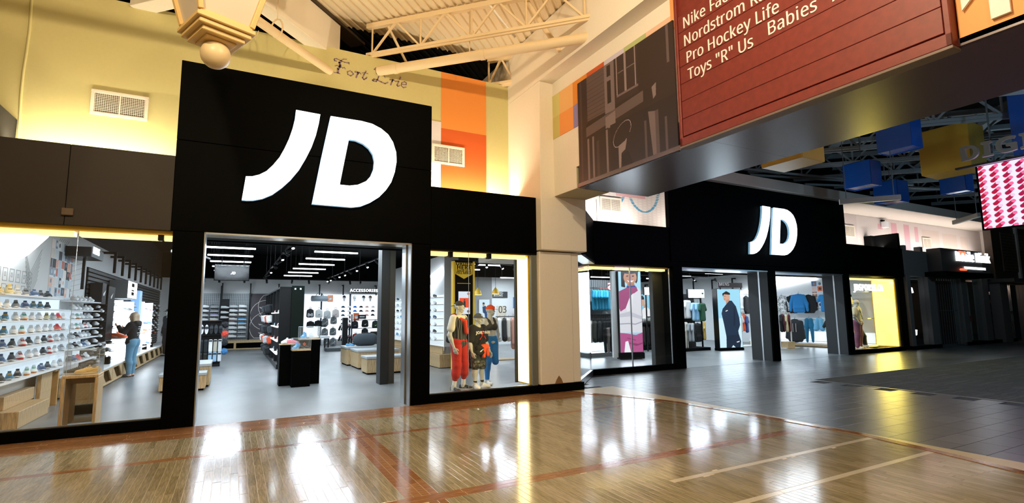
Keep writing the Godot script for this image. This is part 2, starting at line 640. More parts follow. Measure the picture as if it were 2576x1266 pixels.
func shell() -> void:
	# upper wall above the first shopfront: yellow-green with painted squares
	var w := struct("wall_front", "pale yellow-green upper wall with orange painted squares above the shopfront")
	var yel := mat("yellow_wall", c("cfc68c"), 0.85, 0.0, {"albedo_texture": noise_tex(5, 0.05, Color(0.985, 0.985, 0.985), Color(1, 1, 1), 256, 5), "uv1_triplanar": true, "uv1_world_triplanar": true, "uv1_scale": Vector3(1, 1, 1)})
	bx(w, "wall_panel", yel, Vector3(-6.0, 3.3, -1.4), Vector3(5.7, 6.87, -1.2))
	var sq := func(n: String, col: String, x0: float, x1: float, y0: float, y1: float) -> void:
		bx(w, n, mat("paint_" + col, c(col), 0.8), Vector3(x0, y0, -1.2), Vector3(x1, y1, -1.192))
	sq.call("orange_square", "e8903e", 3.79, 4.87, 5.59, 6.865)
	sq.call("rust_square", "cf5a1c", 3.79, 4.87, 4.0, 5.59)
	sq.call("lilac_square", "dcd6da", 3.2, 3.79, 4.0, 5.72)
	# seam bulging down the wallpaper near the left edge
	var s := S()
	var seam := []
	for k in 9: seam.append(Vector3(-3.02 + 0.012 * sin(k * 1.3), 3.9 + k * 0.36, -1.2))
	add_tube(s, seam, 0.02, 6)
	put(w, "wall_seam", done(s), yel)
	# painted place name
	var ink := mat("mauve_ink", c("8d7482"), 0.8)
	var L := S()
	var xf := Transform3D(Basis(), Vector3(1.5, 6.3, -1.2))
	stroke(L, V2([.09, .31, .05, .31, .04, .33, .05, .35, .09, .36, .16, .34, .24, .32, .31, .32, .33, .33, .33, .3]), .018, .004, xf)
	stroke(L, V2([.18, .35, .22, .38, .28, .39]), .015, .004, xf)
	stroke(L, V2([.18, .33, .14, .29, .16, .24, .15, .2, .12, .15, .12, .07]), .042, .004, xf)
	stroke(L, V2([.06, .2, .09, .22, .12, .22, .18, .21, .21, .19, .24, .21, .26, .18]), .014, .004, xf)
	stroke(L, V2([.05, .06, .12, .07, .16, .06]), .016, .004, xf)
	stroke(L, V2([.36, .17, .3, .13, .31, .08, .37, .06, .42, .11, .39, .15, .37, .15]), .018, .004, xf)
	stroke(L, V2([.45, .165, .51, .165, .475, .05]), .032, .004, xf)
	stroke(L, V2([.5, .12, .54, .17, .57, .14]), .018, .004, xf)
	stroke(L, V2([.67, .23, .63, .15, .6, .07, .63, .04, .67, .07, .69, .1]), .024, .004, xf)
	stroke(L, V2([.59, .17, .65, .19, .71, .18]), .014, .004, xf)
	stroke(L, V2([.87, .3, .83, .3, .86, .34, .91, .34, .98, .33, 1.05, .31]), .016, .004, xf)
	stroke(L, V2([.98, .33, .93, .27, .95, .22, .92, .15, .91, .11, .88, .05, .82, .05, .8, .06, .83, .09, .89, .09, .98, .06, 1.06, .04, 1.12, .08]), .024, .004, xf)
	stroke(L, V2([.88, .22, .93, .24, .99, .22, 1.04, .21, 1.06, .17]), .016, .004, xf)
	stroke(L, V2([1.16, .15, 1.22, .16, 1.18, .04]), .03, .004, xf)
	stroke(L, V2([1.2, .11, 1.24, .16, 1.28, .13]), .018, .004, xf)
	stroke(L, V2([1.29, .14, 1.35, .15, 1.31, .06, 1.33, .04, 1.37, .06]), .024, .004, xf)
	stroke(L, V2([1.385, .25, 1.365, .2]), .03, .004, xf)
	stroke(L, V2([1.41, .1, 1.51, .11, 1.51, .15, 1.47, .17, 1.41, .13, 1.4, .07, 1.45, .03, 1.51, .06]), .018, .004, xf)
	put(w, "lettering", done(L), ink, "mauve lettering reading Fort Erie")
	vent(Vector3(-1.8, 5.06, -1.2), 0.77, 0.42, "white wall vent with a twin grid on the yellow wall left of the logo")
	vent(Vector3(3.96, 5.0, -1.192), 0.75, 0.43, "white wall vent on the rust painted square right of the logo")
	# pilaster between the two shopfronts
	var p := struct("pillar_cream", "cream plaster pillar between the two shopfronts with a black base")
	bx(p, "upper_shaft", M_CREAM, Vector3(5.44, 2.86, -2.9), Vector3(6.56, 6.43, 0.2), 0.012)
	bx(p, "lower_shaft", M_CREAM, Vector3(5.46, 0.16, -0.3), Vector3(6.25, 2.84, 0.06), 0.012)
	bx(p, "corner_strip", M_CREAM, Vector3(6.25, 0.16, -0.3), Vector3(6.44, 2.84, 0.04), 0.01)
	bx(p, "base", M_BLACK, Vector3(5.44, 0.0, -0.3), Vector3(6.5, 0.16, 0.07), 0.006)
	var st := S()
	add_prism(st, V2([0, 0, 0.2, 0, 0.16, 0.09, 0.1, 0.16, 0.04, 0.08]), 0.003, Transform3D(Basis(), Vector3(5.78, 0.165, 0.06)))
	put(p, "stain", done(st), mat("damp_stain", c("8f6a45"), 0.9), "brown scuff just above the base")
	# outer walls that close the hall (mostly out of view)
	var hw := mat("hall_wall", c("8a8068"), 0.9)
	for q in [["wall_left", Vector3(-6.2, 0, -1.4), Vector3(-6.0, 8.2, 16)], ["wall_rear", Vector3(-6.2, 0, 15.8), Vector3(40, 8.2, 16)], ["wall_right", Vector3(39.8, 0, -3.0), Vector3(40, 8.2, 16)]]:
		var o := struct(q[0])
		bx(o, "wall_panel", hw, q[1], q[2])

func vent(at: Vector3, w: float, h: float, label: String, group := "") -> void:
	var t := thing("wall_vent", label, "vent", at, 0.0, group)
	var m := mat("vent_white", c("e4dacb"), 0.5)
	for q in [[0, h / 2 - .025, w, .05], [0, -h / 2 + .025, w, .05], [-w / 2 + .025, 0, .05, h - .1], [w / 2 - .025, 0, .05, h - .1]]:
		bc(t, "frame", m, Vector3(q[0], q[1], 0.012), Vector3(q[2], q[3], 0.024), 0.004)
	bc(t, "mullion", m, Vector3(0, 0, 0.012), Vector3(0.02, h - 0.1, 0.022))
	bc(t, "backing", mat("vent_dark", c("4a423a"), 0.8), Vector3(0, 0, 0.003), Vector3(w - 0.1, h - 0.1, 0.006))
	var s := S()
	var ny := int((h - 0.1) / 0.026)
	for i in ny: add_box(s, Vector3(0, -h / 2 + 0.06 + i * (h - 0.12) / (ny - 1), 0.012), Vector3(w - 0.1, 0.006, 0.01))
	var nx := int((w - 0.1) / 0.026)
	for i in nx: add_box(s, Vector3(-w / 2 + 0.06 + i * (w - 0.12) / (nx - 1), 0, 0.009), Vector3(0.005, h - 0.1, 0.008))
	put(t, "grille", done(s), m).set_meta("kind", "stuff")

func truss(n: String, label: String, a: Vector3, dir: Vector3, ln: float, h: float, m: Material, step := 0.9, group := "", sz := 0.05, first := 0.0) -> void:
	var t := thing(n, label, "roof truss", a, 0.0, group)
	var up := Vector3(0, h, 0)
	var s := S()
	bar(s, Vector3.ZERO, dir * ln, sz * 1.6, sz, 0.004)
	bar(s, Vector3(0, -sz * 0.8, 0) + dir * 0.02, Vector3(0, -sz * 0.8, 0) + dir * ln, sz * 0.5, sz * 0.7)
	put(t, "bottom_chord", done(s), m)
	s = S()
	bar(s, up, up + dir * ln, sz * 1.7, sz * 1.7, 0.004)
	put(t, "top_chord", done(s), m)
	var k := int((ln - first) / step)
	for i in k + 1:
		var b := dir * (first + i * step)
		s = S()
		bar(s, b, b + up, sz * 0.5, sz * 0.5)
		put(t, "web_post", done(s), m)
		if i < k:
			s = S()
			var mid := dir * (first + (i + 0.5) * step)
			bar(s, b, mid + up, sz * 0.6, sz * 0.6)
			put(t, "web_brace", done(s), m)
			s = S()
			bar(s, mid + up, dir * (first + (i + 1) * step), sz * 0.6, sz * 0.6)
			put(t, "web_brace", done(s), m)

func deck_mesh(u0: float, u1: float, v0: float, v1: float, clip: Callable) -> ArrayMesh:
	# corrugated sheet; ribs run along U=(1,0,-1)/sqrt2, spaced along V=(1,0,1)/sqrt2
	var U := Vector3(1, 0, -1).normalized()
	var V := Vector3(1, 0, 1).normalized()
	var s := S()
	var v := v0
	while v < v1:
		var prof := [[0.0, 0.0], [0.09, 0.0], [0.11, 0.038], [0.15, 0.038], [0.17, 0.0]]
		for i in 4:
			var a: Array = prof[i]
			var b: Array = prof[i + 1]
			var p0: Vector3 = V * (v + a[0]) + Vector3(0, a[1], 0)
			var p1: Vector3 = V * (v + b[0]) + Vector3(0, b[1], 0)
			var ra: Vector2 = clip.call(v + a[0], u0, u1)
			if ra.y > ra.x: poly(s, [p0 + U * ra.x, p1 + U * ra.x, p1 + U * ra.y, p0 + U * ra.y], Vector3(0, -1, 0))
		v += 0.17
	return done(s)

func roof() -> void:
	var r2 := sqrt(2.0)
	var U := Vector3(1, 0, -1) / r2
	var V := Vector3(1, 0, 1) / r2
	var Y := 7.62
	var o := struct("ceiling", "corrugated steel roof deck painted cream over the hall and black behind the wall")
	# boundary between cream and black paint lies at z = -1.65
	var cream := deck_mesh(-11.0, 11.0, -6.0, 13.0, func(v, a, b): return Vector2(maxf(a, v - 8.1 * r2), minf(b, v + 1.65 * r2)))
	var blackd := deck_mesh(-11.0, 11.0, -6.0, 13.0, func(v, a, b): return Vector2(maxf(a, v + 1.65 * r2), minf(b + 6.0, v + 9.0 * r2)))
	put(o, "cream_deck", cream, mat("cream_deck", c("f0dfc0"), 0.75)).position.y = Y
	put(o, "black_deck", blackd, mat("black_deck", c("12181c"), 0.7)).position.y = Y
	bx(o, "roof_slab", M_DARK, Vector3(-7, 7.72, -11), Vector3(40.2, 7.9, 16.2))
	bx(o, "rear_deck", mat("hall_wall", c("8a8068"), 0.9), Vector3(-6.2, 7.6, 8.0), Vector3(5.6, 7.7, 16))
	# black void behind the upper wall
	var vd := struct("wall_void")
	bx(vd, "wall_panel", M_DARK, Vector3(-7, 4.7, -10.2), Vector3(40.2, 7.9, -10.0))
	# trusses
	truss("roof_truss", "cream steel roof truss spanning from the wall top to the white bulkhead", Vector3(2.2, 6.92, -1.3), V, 4.7, 0.62, M_TRUSS, 1.1, "", 0.06, 0.12)
	truss("roof_truss", "short cream truss end resting on the corner of the upper wall", Vector3(5.05, 6.92, -1.46), V, 0.7, 0.62, M_TRUSS, 0.62, "", 0.07, 0.02)
	# cream beam from the wall towards the left, and its partner
	var bm := struct("beam_cream", "cream boxed roof beam running diagonally from the wall top")
	var s := S()
	bar(s, Vector3(1.2, 7.17, -1.22) + U * 0.55, Vector3(1.2, 7.17, -1.22) - U * 7.0, 0.3, 0.74, 0.008)
	put(bm, "beam_casing", done(s), M_CREAM)
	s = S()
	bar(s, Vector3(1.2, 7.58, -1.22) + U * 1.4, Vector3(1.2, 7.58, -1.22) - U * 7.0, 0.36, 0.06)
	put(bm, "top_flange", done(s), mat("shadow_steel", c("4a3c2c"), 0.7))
	var bm2 := struct("beam_diagonal", "cream boxed roof beam crossing at the upper left corner")
	s = S()
	bar(s, Vector3(-1.6, 7.17, -1.2) - V * 0.1, Vector3(-1.6, 7.17, -1.2) + V * 3.6, 0.3, 0.74, 0.008)
	put(bm2, "beam_casing", done(s), M_CREAM)
	# pipes
	s = S()
	add_tube(s, [Vector3(2.42, 6.58, -1.2), Vector3(5.6, 6.58, 1.96)], 0.095, 16)
	var pt := thing("roof_pipe", "thick cream pipe slung under the truss across the wall lettering", "pipe", Vector3.ZERO)
	put(pt, "tube", done(s), M_TRUSS)
	for k in [0.08, 0.5]:
		s = S()
		add_tube(s, [Vector3(2.42, 6.58, -1.2).lerp(Vector3(5.6, 6.58, 1.96), k), Vector3(2.42, 6.58, -1.2).lerp(Vector3(5.6, 6.58, 1.96), k + 0.02)], 0.107, 16)
		put(pt, "collar", done(s), M_TRUSS)
	s = S()
	add_tube(s, [Vector3(3.85, 6.6, 0.22), Vector3(3.85, 7.6, 0.22)], 0.012, 6)
	put(pt, "hanger_rod", done(s), M_TRUSS)
	pt = thing("roof_pipe", "cream pipe beside the boxed beam ending left of the wall lettering", "pipe", Vector3.ZERO)
	s = S()
	add_tube(s, [Vector3(1.47, 6.37, -1.2), Vector3(-2.6, 6.37, 2.87)], 0.075, 14)
	put(pt, "tube", done(s), M_TRUSS)
	s = S()
	var hp := Vector3(0.44, 6.37, -0.17)
	var lp := []
	for k in 13: lp.append(hp + V * 0.12 * cos(TAU * k / 12.0) + Vector3(0, 0.1 + 0.17 * sin(TAU * k / 12.0), 0))
	add_tube(s, lp, 0.014, 6)
	add_tube(s, [hp + Vector3(0, 0.27, 0), hp + Vector3(0, 1.25, 0)], 0.008, 6)
	put(pt, "hanger", done(s), M_TRUSS)
	s = S()
	add_tube(s, [Vector3(0.0, 7.0, 0.0), Vector3(0.02, 6.6, 0.02), Vector3(0.06, 6.3, -0.02), Vector3(0.12, 6.12, -0.05), Vector3(0.16, 6.3, -0.06)], 0.006, 5)
	tag(put(self, "loose_wire", done(s), M_TRUSS), "thin loose wire dangling beside the big lantern", "wire")
	# thin cross brace under the deck
	s = S()
	add_tube(s, [Vector3(2.55, 7.5, -1.0), Vector3(3.3, 6.75, -1.55)], 0.03, 6)
	tag(put(self, "brace_bar", done(s), M_TRUSS), "slanting cream brace bar behind the truss near the wall top", "brace")
	s = S()
	add_tube(s, [Vector3(4.7, 7.55, 1.0), Vector3(5.45, 6.7, 1.0)], 0.05, 8)
	tag(put(self, "vent_pipe", done(s), M_TRUSS), "slanting cream pipe dropping from the deck to the bulkhead", "pipe")
	s = S()
	add_tube(s, [Vector3(4.1, 7.5, 0.62), Vector3(4.6, 6.92, 0.72)], 0.025, 6)
	tag(put(self, "conduit", done(s), mat("white_pvc", c("e8e4da"), 0.5)), "white conduit leaning on the bottom chord of the truss", "conduit")
	lantern()

func lantern() -> void:
	var t := thing("pendant_lantern", "big cream hanging street lantern with a round ball finial", "lantern", Vector3(-0.29, 4.35, 3.0), -0.492 + PI / 4 + 0.1)
	var frame := mat("lantern_frame", c("d9b878"), 0.5)
	var pane := mat("lantern_pane", c("cbbfae"), 0.45, 0.0, {"backlight_enabled": true, "backlight": Color(0.25, 0.24, 0.22)})
	var s := S()
	var pr := []
	for k in 13: pr.append(Vector2(0.145 * sin(PI * k / 12.0), -0.15 * cos(PI * k / 12.0)))
	add_lathe(s, pr, 24)
	put(t, "ball", done(s), mat("lantern_ball", c("ddc79c"), 0.42))
	var tier := [[0.15, 0.12, 0.03], [0.21, 0.155, 0.05], [0.255, 0.205, 0.05], [0.285, 0.255, 0.05], [0.26, 0.30, 0.05]]
	for q in tier: bc(t, "moulding", frame, Vector3(0, q[1], 0), Vector3(q[0] * 2, q[2], q[0] * 2), 0.008)
	var y0 := 0.31
	var y1 := 1.35
	var a := 0.25
	var b := 0.47
	for k in 4:
		var R := Basis(Vector3.UP, k * PI / 2)
		s = S()
		bar(s, R * Vector3(a, y0, a), R * Vector3(b, y1, b), 0.05, 0.05, 0.006)
		put(t, "corner_post", done(s), frame)
		s = S()
		poly(s, [R * Vector3(-a, y0, a - 0.012), R * Vector3(a, y0, a - 0.012), R * Vector3(b, y1, b - 0.012), R * Vector3(-b, y1, b - 0.012)], R * Vector3(0, -0.2, 1))
		poly(s, [R * Vector3(-a, y0, a - 0.022), R * Vector3(a, y0, a - 0.022), R * Vector3(b, y1, b - 0.022), R * Vector3(-b, y1, b - 0.022)], R * Vector3(0, 0.2, -1))
		put(t, "pane", done(s), pane)
	bc(t, "cap", frame, Vector3(0, 1.4, 0), Vector3(1.06, 0.1, 1.06), 0.02)
	s = S()
	add_lathe(s, V2([0.5, 1.45, 0.3, 1.75, 0.06, 1.9, 0.0, 1.92]), 4, Transform3D(Basis(Vector3.UP, PI / 4), Vector3.ZERO), false)
	put(t, "roof", done(s), frame)
	s = S()
	add_tube(s, [Vector3(0, 1.9, 0), Vector3(0, 3.25, 0)], 0.02, 8)
	put(t, "rod", done(s), frame)

# how far a floor point lies from the camera, or -1 when the photograph does not hold it
func seen(p: Vector3) -> float:
	var B := Basis.from_euler(Vector3(0.117252, -0.491707, -0.0103162))
	var q := B.inverse() * (p - Vector3(0, 1.6, 9.08))
	if q.z > -0.3: return -1.0
	var u := 1288.0 + 1305.7 * q.x / -q.z
	var v := 633.0 - 1305.7 * q.y / -q.z
	if u < -30 or u > 2606 or v < 0 or v > 1300: return -1.0
	return q.length()

func wood_edge(z: float) -> float:
	var T := [[-0.4, 5.9], [0.45, 6.2], [1.37, 6.72], [2.13, 6.97], [3.6, 7.12], [5.05, 7.2], [6.2, 7.0], [6.8, 6.85], [9.6, 6.6]]
	for i in T.size() - 1:
		if z <= T[i + 1][0]: return lerpf(T[i][1], T[i + 1][1], clampf((z - T[i][0]) / (T[i + 1][0] - T[i][0]), 0, 1))
	return 6.6

# items: [centre, size, material]; the 300 nearest in view become parts, the rest one joined part
func lay(parent: Node, n: String, items: Array, b: float, most := 300) -> void:
	var order := []
	for i in items.size():
		var d := seen(items[i][0])
		order.append([d if d > 0 else 1000.0, i])
	order.sort()
	var rest := {}
	var k := 0
	for o in order:
		var it: Array = items[o[1]]
		if k < most and o[0] < 900.0:
			var m := bc(parent, n, it[2], it[0], it[1], b)
			m.rotation = Vector3(rng.randf_range(-1, 1) * it[3], 0, rng.randf_range(-1, 1) * it[3])
			k += 1
		else:
			if not rest.has(it[2]): rest[it[2]] = S()
			add_box(rest[it[2]], it[0], it[1], 0.0, Basis.from_euler(Vector3(rng.randf_range(-1, 1) * it[3], 0, rng.randf_range(-1, 1) * it[3])))
	var am := ArrayMesh.new()
	for m in rest:
		var s: SurfaceTool = rest[m]
		s.generate_normals()
		s.commit(am)
		am.surface_set_material(am.get_surface_count() - 1, m)
	if am.get_surface_count(): put(parent, n + "s_beyond", am, null).set_meta("kind", "stuff")

func floors() -> void:
	var w := struct("floor_wood", "glossy oak plank floor with cherry wood border strips")
	bx(w, "subfloor", mat("filler", c("c9b88c"), 0.3), Vector3(-3.6, -0.05, -0.02), Vector3(7.3, -0.0015, 9.6))
	var items := []
	var th := 0.012
	# strips across (along x)
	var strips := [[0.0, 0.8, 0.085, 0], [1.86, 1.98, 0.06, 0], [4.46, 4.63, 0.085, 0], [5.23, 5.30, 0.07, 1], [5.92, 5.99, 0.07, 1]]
	var pale := mat("painted_floor_sheen", c("cfc6b0"), 0.16, 0.0, {"metallic_specular": 0.6})  # white reflection on the wood strips, painted in as pale boards
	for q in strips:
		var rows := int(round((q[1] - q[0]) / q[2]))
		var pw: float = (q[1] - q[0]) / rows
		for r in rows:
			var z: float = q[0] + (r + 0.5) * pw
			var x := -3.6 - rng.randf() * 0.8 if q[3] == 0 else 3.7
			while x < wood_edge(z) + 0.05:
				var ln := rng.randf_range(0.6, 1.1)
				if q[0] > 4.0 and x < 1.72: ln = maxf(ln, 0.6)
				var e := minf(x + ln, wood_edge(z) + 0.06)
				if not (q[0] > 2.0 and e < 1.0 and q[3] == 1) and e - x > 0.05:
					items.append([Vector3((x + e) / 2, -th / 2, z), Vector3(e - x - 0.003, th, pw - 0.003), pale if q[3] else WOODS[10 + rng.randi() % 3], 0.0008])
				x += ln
	# planks along z
	var xs := -3.55
	while xs < 7.25:
		var cherry := xs > 1.40 and xs < 1.70
		var z := 0.8 - rng.randf() * 0.3
		while z < 9.5:
			var ln := 0.4 + 0.1 * (rng.randi() % 5)
			var a := maxf(z, 0.8)
			var e := z + ln
			var cuts := [[a, e]]
			for q in strips:
				if q[0] < 0.5 or (q[3] == 1 and xs < 3.7): continue
				var nc := []
				for g in cuts:
					if q[1] <= g[0] or q[0] >= g[1]: nc.append(g)
					else:
						if q[0] - g[0] > 0.03: nc.append([g[0], q[0]])
						if g[1] - q[1] > 0.03: nc.append([q[1], g[1]])
				cuts = nc
			for g in cuts:
				if xs + 0.037 < wood_edge((g[0] + g[1]) / 2) + 0.02:
					items.append([Vector3(xs + 0.0375, -th / 2, (g[0] + g[1]) / 2), Vector3(0.0725, th, g[1] - g[0] - 0.0025), WOODS[10 + rng.randi() % 3] if cherry else WOODS[(rng.randi() % 10)], 0.0007])
			z += ln
		xs += 0.075
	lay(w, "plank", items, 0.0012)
	# curved edge strip between wood and tile
	var s := S()
	var zz := 0.1
	while zz < 9.5:
		var a := Vector3(wood_edge(zz), 0, zz)
		var b := Vector3(wood_edge(zz + 0.35), 0, zz + 0.35)
		bar(s, a, b + (b - a) * 0.02, 0.12, 0.012)
		zz += 0.35
	put(w, "edge_strip", done(s), WOODS[11])
	# tiles
	var t := struct("floor_tile", "dark grey slate tile floor of the right mall corridor")
	bx(t, "grout_bed", mat("grout", c("24282a"), 0.7), Vector3(5.9, -0.06, -2.6), Vector3(39, -0.012, 9.6))
	var TM := []
	var tn := noise_tex(21, 0.03, Color(0.9, 0.9, 0.9), Color(1, 1, 1), 256, 5)
	for h in ["595e60", "53585a", "5f6365", "4e5456", "63676a"]:
		TM.append(mat("slate_" + h, c(h), 0.3, 0.0, {"albedo_texture": tn, "uv1_triplanar": true, "uv1_world_triplanar": true, "metallic_specular": 0.6}))
	items = []
	var px := 0.62
	var pz := 0.325
	for j in range(-8, 29):
		var z := j * pz + 0.15
		if z < -2.4: continue
		for i in range(-2, 52):
			var x := 7.36 - px + i * px + (0.31 if j % 2 else 0.0)
			var x1 := x + px
			if z > 1.6 and x1 > 11.8: continue
			if z < -1.6 and x < 8: continue
			if x1 < wood_edge(z) or (z < 0.0 and x < 6.45): continue
			x = maxf(x, wood_edge(z) - 0.02)
			if x1 - x < 0.04: continue
			items.append([Vector3((x + x1) / 2, -0.009, z + pz / 2), Vector3(x1 - x - 0.004, 0.012, pz - 0.004), TM[rng.randi() % 5], 0.0004])
	lay(t, "tile", items, 0.0015)
	# carpet
	var cpt := struct("floor_carpet", "dark grey carpet with fine pale lines beyond the tiles")
	var ci := image(512, 512, c("3c3e3c"))
	rng.seed = 99
	for k in 240:
		var y := rng.randi() % 512
		var l := 40 + rng.randi() % 260
		var v := 0.20 + rng.randf() * 0.22
		ci.fill_rect(Rect2i(rng.randi() % 512 - 60, y, l, 1 + rng.randi() % 3), Color(v, v, v * 0.95))
	for k in 14: ci.fill_rect(Rect2i(rng.randi() % 512, (k % 8) * 64, 2, 64), Color(0.5, 0.5, 0.48))
	var cm := pic("carpet", ci, 0.0, 0.95)
	cm.uv1_triplanar = true
	cm.uv1_world_triplanar = true
	cm.uv1_scale = Vector3(0.45, 0.45, 0.45)
	bx(cpt, "carpet_field", cm, Vector3(11.8, -0.03, 1.6), Vector3(39, -0.001, 15.6))
	bx(cpt, "edge_trim", mat("alu", c("b4b7b9"), 0.35, 1.0), Vector3(11.76, -0.03, 1.57), Vector3(11.8, 0.002, 15.6))
	bx(cpt, "edge_trim", mat("alu", c("b4b7b9"), 0.35, 1.0), Vector3(11.8, -0.03, 1.57), Vector3(39, 0.002, 1.6))
	var bf := struct("floor_rear")
	bx(bf, "floor_slab", mat("filler", c("c9b88c"), 0.3), Vector3(-6.2, -0.08, 9.5), Vector3(12, -0.005, 16))
	bx(bf, "floor_slab", mat("filler", c("c9b88c"), 0.3), Vector3(-6.2, -0.08, -0.1), Vector3(-3.55, -0.005, 9.6))
	# shop floor
	var sf := struct("floor_shop", "grey polished concrete look shop floor")
	var fm := mat("shop_floor", c("85898b"), 0.34, 0.0, {"albedo_texture": noise_tex(31, 0.006, Color(0.78, 0.77, 0.76), Color(1, 1, 1), 512, 6), "uv1_triplanar": true, "uv1_world_triplanar": true, "uv1_scale": Vector3(0.22, 0.22, 0.12), "metallic_specular": 0.6})
	bx(sf, "floor_slab", fm, Vector3(-3.2, -0.04, -20.2), Vector3(6.4, 0.0, 0.0))
	bx(sf, "floor_slab", fm, Vector3(6.4, -0.04, -20.2), Vector3(23.5, 0.0, -1.72))

func jd(p: Node, at: Vector3, e: float, sx := 1.0) -> void:
	var J := V2([-0.5, 0.78, -0.12, 0.77, -0.14, 0.6, -0.18, 0.39, -0.24, 0.18, -0.32, -0.02, -0.42, -0.23, -0.54, -0.41, -0.66, -0.55, -0.8, -0.68, -0.94, -0.76, -1.07, -0.8, -1.16, -0.81, -1.23, -0.81, -1.19, -0.43, -1.1, -0.42, -1.0, -0.38, -0.9, -0.31, -0.81, -0.2, -0.72, -0.06, -0.65, 0.1, -0.59, 0.27, -0.54, 0.46, -0.51, 0.63])
	var D := V2([0.05, 0.77, 0.57, 0.77, 0.75, 0.75, 0.91, 0.69, 1.04, 0.6, 1.13, 0.47, 1.19, 0.29, 1.2, 0.12, 1.17, -0.08, 1.11, -0.27, 1.02, -0.42, 0.9, -0.56, 0.75, -0.67, 0.59, -0.75, 0.44, -0.78, 0.32, -0.78, -0.2, -0.78])
	var I := V2([0.23, -0.41, 0.39, -0.41, 0.53, -0.38, 0.67, -0.3, 0.75, -0.2, 0.8, -0.06, 0.81, 0.08, 0.78, 0.2, 0.71, 0.3, 0.61, 0.37, 0.48, 0.41, 0.36, 0.41])
	var ring := D.duplicate()
	ring.append(D[0])
	var iy := []
	for v in I: iy.append(v)
	# outer runs clockwise from the top left; close through a hairline slit to the counter
	var k := [Vector2(0.05, 0.77)] + D.slice(1) + [Vector2(-0.08, 0.0), Vector2(0.2935, 0.0)]
	var inner := [I[0], I[1], I[2], I[3], I[4], I[5], I[6], I[7], I[8], I[9], I[10], I[11]]
	k += inner + [Vector2(0.2945, 0.004), Vector2(-0.079, 0.004)]
	for q in [["letter_j", J, 0.0], ["letter_d", k, 0.0]]:
		var out := []
		for v in q[1]: out.append(Vector2(v.x * sx, v.y))
		var s := S()
		add_prism(s, out, 0.02, Transform3D(Basis(), at + Vector3(0, 0, 0.075)))
		put(p, q[0], done(s), glow("logo_face%.1f" % e, c("f2f8ff"), e))
		s = S()
		add_prism(s, out, 0.07, Transform3D(Basis(), at + Vector3(0, 0, 0.004)))
		put(p, "letter_return", done(s), mat("letter_return", c("d4e6f2"), 0.5, 0.0, {"emission_enabled": true, "emission": c("8fd0f5"), "emission_energy_multiplier": 0.5}))

func window_glass(n: String, a: Vector3, q: Vector3) -> void:
	var o := struct(n)
	bx(o, "pane", M_GLASS, a, q)

